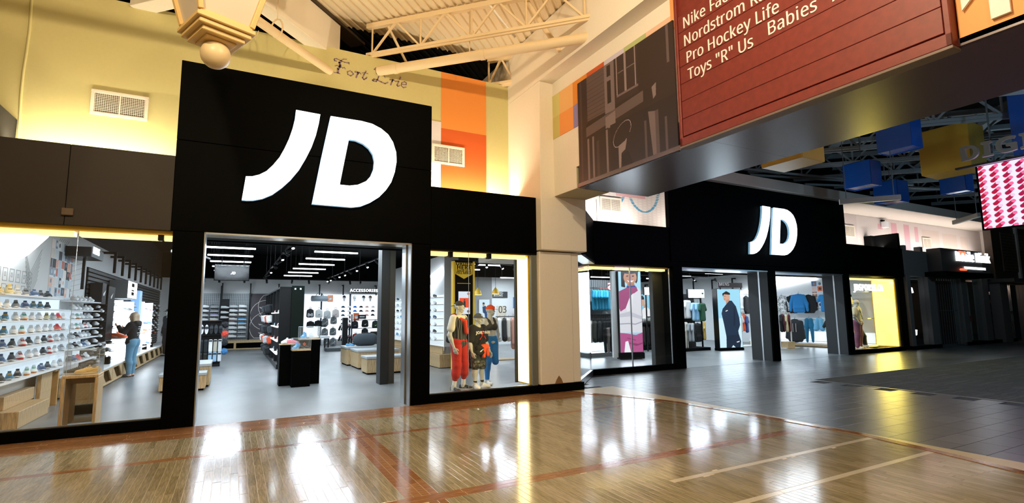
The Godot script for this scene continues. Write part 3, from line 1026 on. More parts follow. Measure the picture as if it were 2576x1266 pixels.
func facade() -> void:
	var f := struct("wall_shopfront", "black clad shopfront with a tall sign panel over the doorway")
	var K := M_BLACK
	# left fascia in brown-black mesh panels
	var mesh_n := noise_tex(41, 0.25, Color(0.55, 0.55, 0.55), Color(1, 1, 1), 256, 2)
	var brown := mat("brown_panel", c("2a2018"), 0.6, 0.0, {"albedo_texture": mesh_n, "uv1_triplanar": true, "uv1_world_triplanar": true, "uv1_scale": Vector3(3, 3, 3)})
	bx(f, "fascia_panel", brown, Vector3(-6.0, 2.86, -1.2), Vector3(-2.105, 4.0, 0.0), 0.004)
	bx(f, "fascia_panel", brown, Vector3(-2.1, 2.86, -1.2), Vector3(-0.87, 4.0, 0.0), 0.004)
	bx(f, "sign_panel", K, Vector3(-0.87, 4.26, -0.15), Vector3(3.16, 5.52, 0.012), 0.006)
	bx(f, "sign_panel", K, Vector3(-0.87, 2.865, -0.45), Vector3(3.16, 4.255, 0.012), 0.006)
	bx(f, "fascia_core", K, Vector3(-0.87, 2.9, -1.2), Vector3(3.16, 3.98, -0.4))
	bx(f, "fascia_panel", K, Vector3(3.165, 2.8, -1.2), Vector3(5.44, 3.965, 0.0), 0.006)
	bx(f, "pier", K, Vector3(-0.84, 0, -0.45), Vector3(-0.435, 2.86, 0.012), 0.006)
	bx(f, "pier", K, Vector3(2.80, 0, -0.45), Vector3(3.16, 2.86, 0.012), 0.006)
	bx(f, "plinth", K, Vector3(-6, 0, -0.12), Vector3(-0.84, 0.145, 0.0), 0.006)
	bx(f, "plinth", K, Vector3(3.16, 0, -0.12), Vector3(5.44, 0.15, 0.0), 0.006)
	bx(f, "shadow_gap", M_DARK, Vector3(3.16, 2.77, -0.1), Vector3(5.44, 2.8, -0.01))
	# steel door lining
	bx(f, "jamb_lining", M_STEEL, Vector3(-0.437, 0, -0.44), Vector3(-0.42, 2.86, 0.016))
	bx(f, "jamb_lining", M_STEEL, Vector3(2.785, 0, -0.2), Vector3(2.802, 2.86, 0.016))
	bx(f, "jamb_lining", M_STEEL, Vector3(2.76, 0, -0.45), Vector3(2.80, 2.86, -0.215))
	bx(f, "head_lining", M_STEEL, Vector3(-0.43, 2.835, -0.1), Vector3(2.80, 2.862, 0.016))
	bx(f, "head_soffit", mat("gold_soffit", c("b59a6a"), 0.22, 0.9), Vector3(-0.43, 2.845, -0.45), Vector3(2.80, 2.87, -0.1))
	bc(f, "sensor_box", mat("grey_box", c("5b4c3c"), 0.6), Vector3(-2.07, 3.04, 0.02), Vector3(0.13, 0.1, 0.05), 0.008)
	# window glass, with slim gasket strips and joints
	window_glass("window_1", Vector3(-6, 0.145, -0.07), Vector3(-1.952, 2.84, -0.06))
	window_glass("window_2", Vector3(-1.948, 0.145, -0.07), Vector3(-0.84, 2.84, -0.06))
	window_glass("window_3", Vector3(3.16, 0.15, -0.07), Vector3(3.948, 2.78, -0.06))
	window_glass("window_4", Vector3(3.952, 0.15, -0.07), Vector3(5.32, 2.78, -0.06))
	var alu := mat("alu", c("b4b7b9"), 0.35, 1.0)
	for q in [[-6.0, -0.84, .145], [3.16, 5.32, .15]]: bx(f, "glazing_channel", alu, Vector3(q[0], q[2], -0.085), Vector3(q[1], q[2] + 0.018, -0.05))
	for x in [-1.95, 3.95]: bx(f, "glass_joint", mat("joint", c("9aa4a8"), 0.3), Vector3(x - 0.002, 0.15, -0.072), Vector3(x + 0.002, 2.8, -0.058))
	bx(f, "window_trim", mat("trim_grey", c("6d716c"), 0.5), Vector3(5.32, 0.15, -0.12), Vector3(5.445, 2.8, -0.03), 0.004)
	# header light boxes, yellow
	var yl := mat("yellow_trim", c("d9b02a"), 0.5)
	var yg := glow("yellow_glow", c("ffe48a"), 1.5)
	var yt := struct("trim_1", "yellow light trough above the left window")
	bx(yt, "trough", yl, Vector3(-6, 2.80, -0.42), Vector3(-0.84, 2.87, -0.09))
	for q in [[-4.6, -2.02], [-1.96, -1.0], [-0.97, -0.845]]:
		bx(yt, "light_strip", yg, Vector3(q[0], 2.735, -0.34), Vector3(q[1], 2.80, -0.16))
		area(Vector3((q[0] + q[1]) / 2, 2.72, -0.25), Vector3(-PI / 2, 0, 0), q[1] - q[0], 0.16, 0.5, Color(1, 0.85, 0.5), yt)
	bx(yt, "clip", M_DARK, Vector3(-1.03, 2.72, -0.2), Vector3(-0.96, 2.80, -0.08))
	var yt2 := struct("trim_2", "yellow light trough above the mannequin window")
	bx(yt2, "trough", yl, Vector3(3.16, 2.76, -0.42), Vector3(5.44, 2.80, -0.09))
	for q in [[3.17, 3.56], [3.64, 4.37], [4.45, 5.26]]:
		bx(yt2, "light_strip", yg, Vector3(q[0], 2.69, -0.3), Vector3(q[1], 2.765, -0.16))
		area(Vector3((q[0] + q[1]) / 2, 2.68, -0.25), Vector3(-PI / 2, 0, 0), q[1] - q[0], 0.14, 0.35, Color(1, 0.85, 0.5), yt2)
	for x in [3.6, 4.41]: bx(yt2, "clip", M_DARK, Vector3(x - 0.035, 2.66, -0.2), Vector3(x + 0.035, 2.76, -0.08))
	var lf := thing("light_portal", "tall glowing yellow light frame at the end of the mannequin window", "light frame", Vector3(5.28, 0.16, -0.55))
	bx(lf, "frame", yl, Vector3(0.02, 0, -0.06), Vector3(0.09, 2.6, 0.42), 0.004)
	bx(lf, "glow_panel", glow("frame_glow", c("fff0b8"), 2.2), Vector3(0.005, 0.03, -0.02), Vector3(0.021, 2.57, 0.40))
	bx(lf, "frame_edge", M_RAIL, Vector3(-0.03, 0, -0.1), Vector3(0.06, 2.6, -0.06))
	area(Vector3(-0.01, 1.3, 0.19), Vector3(0, PI / 2, 0), 0.4, 2.5, 2.2, Color(1, 0.9, 0.6), lf)
	# signs
	var sg := thing("illuminated_logo", "large glowing white JD logo on the tall black panel over the doorway", "sign", Vector3(1.27, 4.2, 0.012))
	jd(sg, Vector3.ZERO, 3.2)
	area(Vector3(0.25, 0, 0.12), Vector3(0, PI, 0), 2.0, 1.5, 3.0, COOL, sg)
	# second shopfront, set back
	var g := struct("wall_shopfront_setback", "black clad second shopfront set back beyond the cream pillar")
	var Z := -1.7
	bx(g, "fascia_panel", K, Vector3(6.56, 2.84, Z - 1.0), Vector3(14.4, 3.97, Z), 0.006)
	bx(g, "fascia_panel", K, Vector3(14.405, 2.84, Z - 1.0), Vector3(23.4, 3.97, Z), 0.006)
	bx(g, "sign_panel", K, Vector3(10.86, 3.0, Z - 0.12), Vector3(19.55, 5.5, Z + 0.03), 0.006)
	bx(g, "pier", K, Vector3(10.9, 0, Z - 0.4), Vector3(11.27, 2.86, Z + 0.03), 0.006)
	for x in [15.07, 19.2]:
		bx(g, "pier", K, Vector3(x, 0, Z - 0.75), Vector3(x + 0.34, 2.86, Z + 0.03), 0.006)
		bx(g, "pier_reveal", mat("pier_grey", c("2b3033"), 0.5), Vector3(x - 0.012, 0, Z - 0.75), Vector3(x, 2.86, Z - 0.02))
		bx(g, "shutter_track", M_STEEL, Vector3(x - 0.02, 0, Z - 0.36), Vector3(x - 0.01, 2.86, Z - 0.31))
	bx(g, "plinth", K, Vector3(8.02, 0, Z - 0.12), Vector3(10.9, 0.15, Z), 0.006)
	bx(g, "plinth", K, Vector3(19.5, 0, Z - 0.12), Vector3(23.0, 0.15, Z), 0.006)
	for q in [[11.27, 15.07], [15.4, 19.2]]: bx(g, "head_lining", M_STEEL, Vector3(q[0], 2.81, Z - 0.7), Vector3(q[1], 2.845, Z + 0.01))
	# angled glazed return
	var s := S()
	var A := Vector3(6.46, 0, -0.12)
	var B := Vector3(8.02, 0, Z - 0.02)
	bar(s, A + Vector3(0, 0.08, 0), B + Vector3(0, 0.08, 0), 0.08, 0.14)
	put(g, "angled_plinth", done(s), M_STEEL)
	s = S()
	bar(s, A + Vector3(0, 2.85, 0), B + Vector3(0, 2.85, 0), 0.3, 0.06)
	put(g, "angled_head", done(s), M_STEEL)
	s = S()
	bar(s, A + Vector3(0, 3.42, 0), B + Vector3(0, 3.42, 0), 0.3, 1.08)
	put(g, "angled_fascia", done(s), K)
	s = S()
	bar(s, A + Vector3(0, 1.48, 0), B + Vector3(0, 1.48, 0), 0.012, 2.68)
	var wg := struct("window_5")
	put(wg, "pane", done(s), M_GLASS)
	window_glass("window_6", Vector3(8.04, 0.15, Z - 0.07), Vector3(9.4, 2.8, Z - 0.06))
	window_glass("window_7", Vector3(9.41, 0.15, Z - 0.07), Vector3(10.9, 2.8, Z - 0.06))
	window_glass("window_8", Vector3(19.53, 0.15, Z - 0.07), Vector3(22.95, 2.76, Z - 0.06))
	for x in [8.03, 9.405, 10.84]: bx(g, "glass_joint", alu, Vector3(x - 0.012, 0.15, Z - 0.08), Vector3(x + 0.012, 2.8, Z - 0.05))
	for q in [[8.05, 10.85, 2.72], [19.55, 22.9, 2.68]]:
		var y3 := struct("trim_%d" % (3 if q[0] < 12 else 4), "yellow light trough above a window of the set back shopfront")
		bx(y3, "trough", yl, Vector3(q[0], q[2] + 0.06, Z - 0.42), Vector3(q[1], q[2] + 0.1, Z - 0.1))
		var n := 3
		for i in n:
			var x0: float = lerpf(q[0], q[1], float(i) / n) + 0.02
			var x1: float = lerpf(q[0], q[1], float(i + 1) / n) - 0.06
			bx(y3, "light_strip", yg, Vector3(x0, q[2], Z - 0.3), Vector3(x1, q[2] + 0.07, Z - 0.16))
		area(Vector3((q[0] + q[1]) / 2, q[2] - 0.02, Z - 0.23), Vector3(-PI / 2, 0, 0), q[1] - q[0], 0.14, 1.0, Color(1, 0.85, 0.5), y3)
	lf = thing("light_portal", "tall glowing yellow light frame in the far window of the set back shop", "light frame", Vector3(22.86, 0.0, Z - 0.55))
	bx(lf, "frame", yl, Vector3(0.02, 0, -0.45), Vector3(0.1, 2.76, 0.42), 0.004)
	bx(lf, "glow_panel", glow("frame_glow2", c("ffe95c"), 2.0), Vector3(0.005, 0.15, -0.41), Vector3(0.021, 2.72, 0.38))
	area(Vector3(-0.01, 1.45, -0.02), Vector3(0, PI / 2, 0), 0.75, 2.5, 5.0, Color(1, 0.9, 0.4), lf)
	text(self, "web_address_sign", "JDSPORTS.CA", glow("text_glow", c("f4fbff"), 3.0), Vector3(20.2, 2.2, Z - 0.2), 0.24, 0.03, Vector3.ZERO, "Droid Sans", 700, 0.95)
	tag(get_child(-1), "glowing white web address lettering hanging inside the far window", "sign")
	sg = thing("illuminated_logo", "smaller looking glowing white JD logo on the set back black shopfront", "sign", Vector3(15.37, 4.15, Z + 0.03))
	jd(sg, Vector3.ZERO, 3.2)
	area(Vector3(0.25, 0, 0.12), Vector3(0, PI, 0), 2.0, 1.5, 3.0, COOL, sg)
	# wall above the second shopfront with its pale print, cornice over it
	var w := struct("wall_setback", "pale printed wall above the set back shopfront")
	var im := image(1024, 128, c("d9cfca"))
	for y in 128:
		for x in range(0, 1024):
			if (x + y * 1) % 6 < 2 and x > 420: im.set_pixel(x, y, c("cdbfbd"))
			elif x <= 420 and (x % 7 < 4) and ((y + (x / 7) * 3) % 7 < 4): im.set_pixel(x, y, c("e2d9d2"))
	for x in range(420, 600): for y in 128:
			if (x - y + 256) % 6 < 2: im.set_pixel(x, y, c("b7a6a4"))
	var ring := func(cx: float, rx: float, col: Color, y0: float, y1: float) -> void:
		for k in 90:
			var a := TAU * k / 90.0
			var yy := lerpf(y0, y1, 0.5 + 0.5 * sin(a))
			im.fill_rect(Rect2i(int(cx + rx * cos(a)), int(yy), 4, 3), col)
	ring.call(62, 22, c("4a93b8"), -80, 60)
	ring.call(112, 22, c("4a93b8"), -80, 64)
	ring.call(160, 24, c("4a93b8"), -80, 70)
	im.fill_rect(Rect2i(120, 0, 44, 36), c("d3a7a9"))
	ring.call(470, 14, c("ddd06a"), 22, 116)
	ring.call(512, 14, c("ddd06a"), 22, 116)
	im.fill_rect(Rect2i(548, 26, 4, 90), c("ddd06a"))
	for q in [[660, 20, 14, 20], [660, 90, 16, 36], [700, 10, 18, 100], [740, 10, 18, 100], [700, 100, 58, 20], [775, 14, 12, 60], [775, 100, 14, 20]]: im.fill_rect(Rect2i(q[0], q[1], q[2], q[3]), c("d3a3ac"))
	for q in [[800, 20, 60, 90], [872, 26, 54, 84], [940, 30, 30, 80]]: im.fill_rect(Rect2i(q[0], q[1], q[2], q[3]), c("d2c1b8"))
	board(w, "printed_panel", pic("wall_print", im, 0.0, 0.8), 27.0, 1.5, Vector3(20.3, 4.72, -2.89), Vector3.ZERO, 0.02)
	bx(w, "wall_panel", mat("pale_wall", c("e6ded8"), 0.85), Vector3(6.5, 2.9, -3.1), Vector3(39, 5.6, -2.9))
	bx(w, "return_wall", mat("pale_wall", c("e6ded8"), 0.85), Vector3(33.8, 2.9, -3.0), Vector3(34.0, 5.5, -1.5))
	var cor := struct("cornice", "grey boxed cornice running along the top of the set back wall")
	bx(cor, "cornice_box", mat("cornice_grey", c("cfc6bd"), 0.8), Vector3(12.0, 5.5, -3.0), Vector3(39, 5.85, -1.5), 0.01)
	bx(cor, "void_panel", M_DARK, Vector3(6.5, 5.85, -3.2), Vector3(39, 7.6, -3.1))
	vent(Vector3(9.75, 4.75, -2.88), 0.8, 0.45, "tan wall vent under the dark beam above the set back fascia")
	vent(Vector3(22.0, 4.75, -2.87), 0.75, 0.5, "square pale vent beside the yellow numerals on the printed wall")
	vent(Vector3(28.2, 4.6, -2.87), 0.75, 0.5, "square pale vent on the pink printing of the far wall")
	var bxm := thing("junction_box", "small white box fixed high on the printed wall", "box", Vector3(24.6, 5.2, -2.8))
	bc(bxm, "case", M_SHELF, Vector3.ZERO, Vector3(0.3, 0.26, 0.16), 0.01)
	bc(bxm, "bracket", M_DARK, Vector3(-0.1, 0.17, -0.03), Vector3(0.25, 0.06, 0.06))
	# side walls of the shop front zone
	var e := struct("wall_end")
	bx(e, "wall_panel", M_DARK, Vector3(23.25, 0, -20.2), Vector3(23.4, 4.6, -1.75))

func beam_and_sign() -> void:
	var b := struct("beam_sign", "deep bulkhead beam carrying the directory board across the hall")
	bx(b, "beam_upper", M_CREAM, Vector3(5.44, 6.43, 0.2), Vector3(7.5, 7.6, 15.6))
	bx(b, "beam_upper_return", M_CREAM, Vector3(5.44, 6.43, -3.0), Vector3(7.5, 7.6, 0.2))
	bx(b, "beam_middle", M_CREAM, Vector3(5.77, 4.41, 0.2), Vector3(7.45, 6.43, 15.6))
	bx(b, "beam_stub", mat("olive_plaster", c("b9b094"), 0.9), Vector3(5.775, 3.98, 0.2), Vector3(6.56, 4.41, 1.0), 0.006)
	bx(b, "stub_face", M_CREAM, Vector3(5.768, 3.985, 0.2), Vector3(5.776, 4.41, 0.995))
	# painted squares along the beam
	var cols := ["d4cb84", "edb673", "e08c36", "c95a2c", "cdc6d8", "b5be83", "e6bfa4", "8a7fb0"]
	var zz := [0.2, 0.46, 0.95, 1.42, 1.95, 2.5, 3.05, 3.62, 4.2]
	for i in 8: bx(b, "painted_square", mat("sq_" + cols[i], c(cols[i]), 0.8), Vector3(5.762, 5.66 if i < 3 else 5.9, zz[i]), Vector3(5.77, 6.14, zz[i + 1]))
	for q in [["cfbe74", .2, .46], ["ee9a50", .46, .95], ["8f82b4", .95, 1.5]]: bx(b, "painted_square", mat("sq_" + q[0], c(q[0]), 0.8), Vector3(5.762, 5.2, q[1]), Vector3(5.77, 5.66, q[2]))
	bx(b, "painted_square", mat("sq_e5a060", c("e5a060"), 0.8), Vector3(5.755, 5.9, 3.6), Vector3(5.77, 6.6, 15.5))
	# dark laminate box under and around the beam
	var lam := mat("plum_laminate", c("56444b"), 0.26, 0.0, {"metallic_specular": 0.7})
	bx(b, "soffit_panel", lam, Vector3(5.74, 3.955, 1.12), Vector3(7.47, 3.98, 4.2))
	bx(b, "soffit_panel", lam, Vector3(5.74, 3.955, 4.204), Vector3(7.47, 3.98, 15.5))
	bx(b, "soffit_edge", lam, Vector3(5.70, 3.958, 1.12), Vector3(5.738, 4.03, 15.5))
	bx(b, "back_panel", lam, Vector3(7.45, 3.98, 1.12), Vector3(7.47, 4.45, 15.5))
	# mural print of an old street front
	var im := image(512, 420, c("2c2022"))
	mural(im)
	var mp := thing("mural_panel", "dusky mauve photo mural of an old house front left of the red board", "mural", Vector3(5.72, 4.985, 2.42))
	board(mp, "print", pic("mural", im, 0.0, 0.4), 2.5, 2.07, Vector3(-0.002, 0, 0), Vector3(0, -PI / 2, 0), 0.03)
	# directory board
	var d := thing("directory_board", "huge dark red directory board with white shop names", "sign", Vector3(5.6, 3.95, 5.45))
	var red := mat("board_red", c("7a2a22"), 0.5, 0.0, {"albedo_texture": noise_tex(51, 0.05, Color(0.85, 0.85, 0.85), Color(1, 1, 1), 256, 4), "uv1_triplanar": true, "uv1_scale": Vector3(0.6, 0.6, 0.6)})
	bx(d, "backing", red, Vector3(0.03, 0, -1.62), Vector3(0.12, 3.2, 1.62), 0.006)
	var y := 0.14
	for i in 7:
		bx(d, "board", red, Vector3(-0.005, y, -1.56), Vector3(0.03, y + 0.255, 1.56), 0.004)
		y += 0.26
	for q in [[-1.62, -1.57], [1.57, 1.62]]: bx(d, "frame", red, Vector3(-0.02, 0, q[0]), Vector3(0.04, 3.2, q[1]), 0.006)
	bx(d, "frame", red, Vector3(-0.02, 0.0, -1.62), Vector3(0.04, 0.12, 1.62), 0.006)
	bx(d, "drip_ledge", mat("ledge_grey", c("6e5f58"), 0.5), Vector3(-0.02, -0.03, -1.62), Vector3(0.14, 0.0, 1.62), 0.004)
	var ink := mat("sign_white", c("e6e0dc"), 0.6)
	for q in [["Nike Factory", 1.72, -1.47], ["Nordstrom Rack", 1.445, -1.47], ["Pro Hockey Life", 1.18, -1.44], ["Toys \"R\" Us", 0.92, -1.42], ["Babies \"R\" Us", 0.96, -0.16]]:
		text(d, "lettering", q[0], ink, Vector3(-0.008, q[1] - 0.05, q[2]), 0.165, 0.012, Vector3(0, -PI / 2, 0), "Droid Sans", 400, 0.92)
	# orange panel with arrow beyond the board
	var o := thing("arrow_panel", "orange panel with a white arrow beyond the red board", "sign", Vector3(5.7, 3.96, 8.3))
	bx(o, "panel", mat("panel_orange", c("e29a55"), 0.6), Vector3(0, 0.02, -1.22), Vector3(0.05, 3.0, 3.0))
	var s := S()
	var xf := Transform3D(Basis(Vector3.UP, -PI / 2), Vector3(-0.004, 0, 0))
	add_prism(s, V2([-0.98, 0.12, -0.85, 0.12, -0.85, 0.6, -0.66, 0.42, -0.66, 0.62, -0.915, 0.88, -1.17, 0.62, -1.17, 0.3, -0.98, 0.5]), 0.03, xf)
	put(o, "arrow", done(s), ink)

func mural(im: Image) -> void:
	var R := func(x0: float, y0: float, x1: float, y1: float, col: String) -> void:
		ipoly(im, V2([x0, y0, x1, y0, x1, y1, x0, y1]), c(col))
	R.call(0.0, 0.0, 0.12, 1.0, "33262a")
	R.call(0.03, 0.0, 0.05, 1.0, "46383b")
	R.call(0.12, 0.0, 0.33, 0.42, "5a4a4c")
	for k in 11: R.call(0.12, 0.03 + k * 0.037, 0.33, 0.034 + k * 0.037, "3d3033")
	R.call(0.33, 0.0, 0.44, 0.47, "75666a")
	R.call(0.36, 0.02, 0.40, 0.12, "2a2022")
	R.call(0.36, 0.16, 0.40, 0.36, "2a2022")
	R.call(0.44, 0.0, 0.68, 0.4, "332629")
	for x in [0.46, 0.545, 0.555, 0.65]: R.call(x, 0.0, x + 0.012, 0.33, "8b7a7d")
	R.call(0.48, 0.14, 0.54, 0.15, "6d5e61")
	R.call(0.57, 0.14, 0.65, 0.15, "6d5e61")
	R.call(0.46, 0.33, 0.68, 0.35, "6d5e61")
	R.call(0.10, 0.44, 0.72, 0.47, "241a1c")
	ipoly(im, V2([0.1, 0.47, 0.72, 0.41, 0.72, 0.5, 0.1, 0.56]), c("5c4d50"))
	ipoly(im, V2([0.33, 0.47, 0.44, 0.45, 0.44, 0.57, 0.33, 0.58]), c("7a6b6e"))
	R.call(0.1, 0.57, 0.36, 1.0, "2a1f23")
	for x in [0.11, 0.17, 0.33]: R.call(x, 0.58, x + 0.022, 1.0, "75666a")
	R.call(0.22, 0.64, 0.25, 1.0, "3f3337")
	R.call(0.38, 0.56, 1.0, 1.0, "251b22")
	for q in [[0.72, 0.66, 0.02], [0.80, 0.62, 0.05], [0.90, 0.7, 0.02]]: R.call(q[0], q[1], q[0] + q[2], 1.0, "4e4147")
	ipoly(im, V2([0.76, 0.6, 0.82, 0.62, 0.82, 0.96, 0.79, 0.96]), c("6a5b60"))
	R.call(0.8, 0.0, 1.0, 0.55, "2d2124")
	R.call(0.94, 0.0, 0.96, 0.3, "5d4e51")
	ipoly(im, V2([0.8, 0.42, 0.84, 0.40, 0.835, 0.5, 0.81, 0.52]), c("7b6c6e"))
	for k in 60:
		var a := TAU * k / 60.0
		if k > 3 and k < 8: continue
		im.fill_rect(Rect2i(int(256 + 46 * cos(a) - 12 * sin(a)), int(284 + 40 * sin(a) - 8 * cos(a)), 3, 3), c("a2979a"))
	ipoly(im, V2([0.46, 0.77, 0.55, 0.74, 0.53, 0.82, 0.49, 0.84, 0.48, 1.0, 0.46, 1.0]), c("867779"))
	ipoly(im, V2([0.49, 0.86, 0.56, 0.84, 0.6, 0.95, 0.58, 1.0, 0.5, 1.0]), c("161015"))

func shop_room() -> void:
	var w := struct("wall_shop_left", "white left wall of the shop with engraved line patterns")
	bx(w, "wall_panel", M_WHITEWALL, Vector3(-3.2, 0, -20.2), Vector3(-3.05, 3.36, -0.1))
	bx(w, "upper_band", mat("dark_upper", c("1c1a1c"), 0.8), Vector3(-3.2, 3.36, -20.2), Vector3(-3.04, 4.6, -0.1))
	var ln := mat("engraved_line", c("8d9396"), 0.8)
	var s := S()
	var xf := Transform3D(Basis(Vector3.UP, PI / 2), Vector3(-3.05, 0, 0))
	# engraved rounded frames and chevrons (u runs along -z)
	for r in 3:
		for k in 7:
			var x := 0.75 + k * 0.27
			var y := 2.35 - r * 0.24
			stroke(s, V2([x, y, x + 0.17, y, x + 0.17, y - 0.19, x, y - 0.19, x, y]), 0.008, 0.003, xf)
			stroke(s, V2([x + 0.06, y - 0.06, x + 0.11, y - 0.06, x + 0.11, y - 0.12, x + 0.06, y - 0.12, x + 0.06, y - 0.06]), 0.006, 0.003, xf)
	for k in 8:
		var o := k * 0.085
		stroke(s, V2([2.1 + o * 0.3, 2.75 - o * 0.9, 2.45 + o * 0.1, 2.35 - o * 0.7, 2.95 - o * 0.2, 2.8 - o * 0.9]), 0.008, 0.003, xf)
	for k in 6: stroke(s, V2([4.0 + k * 0.12, 3.15, 3.7 + k * 0.05, 2.9 - k * 0.03]), 0.008, 0.003, xf)
	for k in 7: stroke(s, V2([4.6, 2.7 - k * 0.1, 5.9, 2.95 - k * 0.12]), 0.006, 0.003, xf)
	put(w, "engraved_lines", done(s), ln).set_meta("kind", "stuff")
	var b := struct("wall_shop_rear", "white rear wall of the shop")
	bx(b, "wall_panel", M_WHITEWALL, Vector3(-3.2, 0, -20.2), Vector3(23.4, 3.4, -20.0))
	bx(b, "upper_band", M_DARK, Vector3(-3.2, 3.4, -20.2), Vector3(23.4, 4.6, -20.0))
	bx(b, "grey_panel", mat("grey_wall", c("8f9090"), 0.85), Vector3(9.0, 0, -20.0), Vector3(13.4, 3.4, -19.96))
	bx(b, "grey_pier", mat("grey_wall", c("8f9090"), 0.85), Vector3(9.2, 0, -15.0), Vector3(11.6, 3.4, -14.8))
	var r := struct("wall_shop_right", "white right wall of the shop behind the clothes")
	bx(r, "wall_panel", M_WHITEWALL, Vector3(23.05, 0, -20.2), Vector3(23.25, 3.45, -2.6))
	bx(r, "upper_band", M_DARK, Vector3(23.04, 3.45, -20.2), Vector3(23.25, 4.6, -2.6))
	var ce := struct("ceiling_shop", "black painted shop ceiling")
	bx(ce, "ceiling_slab", M_DARK, Vector3(-3.2, 4.6, -20.2), Vector3(6.6, 4.7, -1.42))
	bx(ce, "ceiling_slab", M_DARK, Vector3(6.6, 4.6, -20.2), Vector3(23.4, 4.7, -3.12))
	var fc := struct("wall_inner_front", "black inner face above the shop windows")
	bx(fc, "wall_panel", M_DARK, Vector3(-3.2, 2.9, -1.5), Vector3(6.6, 4.7, -1.42))
	fc = struct("wall_inner_front")
	bx(fc, "wall_panel", M_DARK, Vector3(6.6, 2.84, -3.25), Vector3(23.4, 4.7, -3.12))
	fc = struct("wall_inner_side")
	bx(fc, "wall_panel", M_DARK, Vector3(6.56, 2.84, -2.9), Vector3(6.7, 4.0, 0.0))
	# L brackets rising from the wall bays
	var brk := func(label: String, p0: Vector3, dirx: Vector3, group: String) -> void:
		var t := thing("wall_bracket", label, "bracket", p0, 0.0, group)
		var q := S()
		bar(q, Vector3.ZERO, Vector3(0, 0.55, 0), 0.06, 0.06)
		put(t, "post", done(q), M_RAIL)
		q = S()
		bar(q, Vector3(0, 0.52, 0), Vector3(0, 0.52, 0) - dirx * 0.3, 0.06, 0.06)
		put(t, "arm", done(q), M_RAIL)
	for k in 10: brk.call("black hooked bracket, %s along the top of the slatted left wall" % ORD[k], Vector3(-2.76, 2.72, -7.6 - k * 1.1), Vector3(1, 0, 0), "wall brackets over the left wall")
	for k in 6: brk.call("black hooked bracket, %s along the top of the rear wall" % ORD[k], Vector3([-0.5, 0.72, 2.0, 3.95, 5.15, 6.9][k], 2.62, -19.7), Vector3(0, 0, 1), "wall brackets over the rear wall")
	for k in 7: brk.call("black hooked bracket, %s along the top of the right wall" % ORD[k], Vector3(22.8, 2.72, -8.0 - k * 1.3), Vector3(-1, 0, 0), "wall brackets over the right wall")
	# free standing black column inside the door
	var col := struct("column_black", "slim black column standing inside the doorway")
	bx(col, "front_face", mat("column_black", c("1d2022"), 0.5), Vector3(3.02, 0, -3.35), Vector3(3.2, 4.6, -3.0))
	bx(col, "side_face", mat("column_brown", c("3a3833"), 0.5), Vector3(3.2, 0, -3.35), Vector3(3.36, 4.6, -3.05))

func linear(at: Vector3, label: String, e: float, w := 1.15) -> void:
	var t := thing("linear_light", label, "ceiling light", at, 0.0, "linear lights over the shop floor")
	bc(t, "housing", M_RAIL, Vector3(0, 0.045, 0), Vector3(w, 0.05, 0.06), 0.004)
	bc(t, "tube", glow("tube_glow", c("f3f8ff"), 7.0), Vector3(0, 0.0, 0), Vector3(w, 0.04, 0.055), 0.008)
	for x in [-w * 0.42, w * 0.42]:
		var s := S()
		add_tube(s, [Vector3(x, 0.06, 0), Vector3(x, 4.6 - at.y, 0)], 0.006, 5)
		put(t, "cable", done(s), mat("cable_grey", c("54585a"), 0.5))
	area(Vector3(0, -0.03, 0), Vector3(-PI / 2, 0, 0), w, 0.06, e, COOL, t)

func spot_head(p: Node3D, at: Vector3, aim: Vector3, lit: bool, e := 1.0) -> void:
	var d := aim.normalized()
	var x := d.cross(Vector3.UP).normalized()
	var B := Basis(x, -d, x.cross(-d))
	var s := S()
	add_lathe(s, V2([0.0, 0.09, 0.045, 0.085, 0.048, -0.09, 0.04, -0.092, 0.036, -0.07, 0.0, -0.068]), 14, Transform3D(B, at))
	var h := put(p, "spot_head", done(s), M_RAIL)
	if lit:
		s = S()
		add_lathe(s, V2([0.0, -0.0745, 0.037, -0.0735]), 14, Transform3D(B, at))
		put(h, "lens", done(s), glow("spot_glow", c("f7faff"), 30.0))
		if e > 0.0: spot(at + d * 0.1, at + d * 3.0, e, COOL, 38.0, p, 0.06)

func track(label: String, a: Vector3, b: Vector3, heads: Array, aims: Array) -> void:
	var t := thing("track_light", label, "track light", a)
	var s := S()
	bar(s, Vector3.ZERO, b - a, 0.04, 0.04)
	put(t, "rail", done(s), M_RAIL)
	var n := maxi(2, int((b - a).length() / 2.5))
	for i in n:
		s = S()
		var p := (b - a) * ((i + 0.5) / n)
		add_tube(s, [p, p + Vector3(0, 4.6 - a.y, 0)], 0.008, 5)
		put(t, "hanger", done(s), mat("cable_grey", c("54585a"), 0.5))
	for i in heads.size(): spot_head(t, (b - a) * heads[i] + Vector3(0, -0.11, 0), aims[i % aims.size()][0], aims[i % aims.size()][1], aims[i % aims.size()][2])

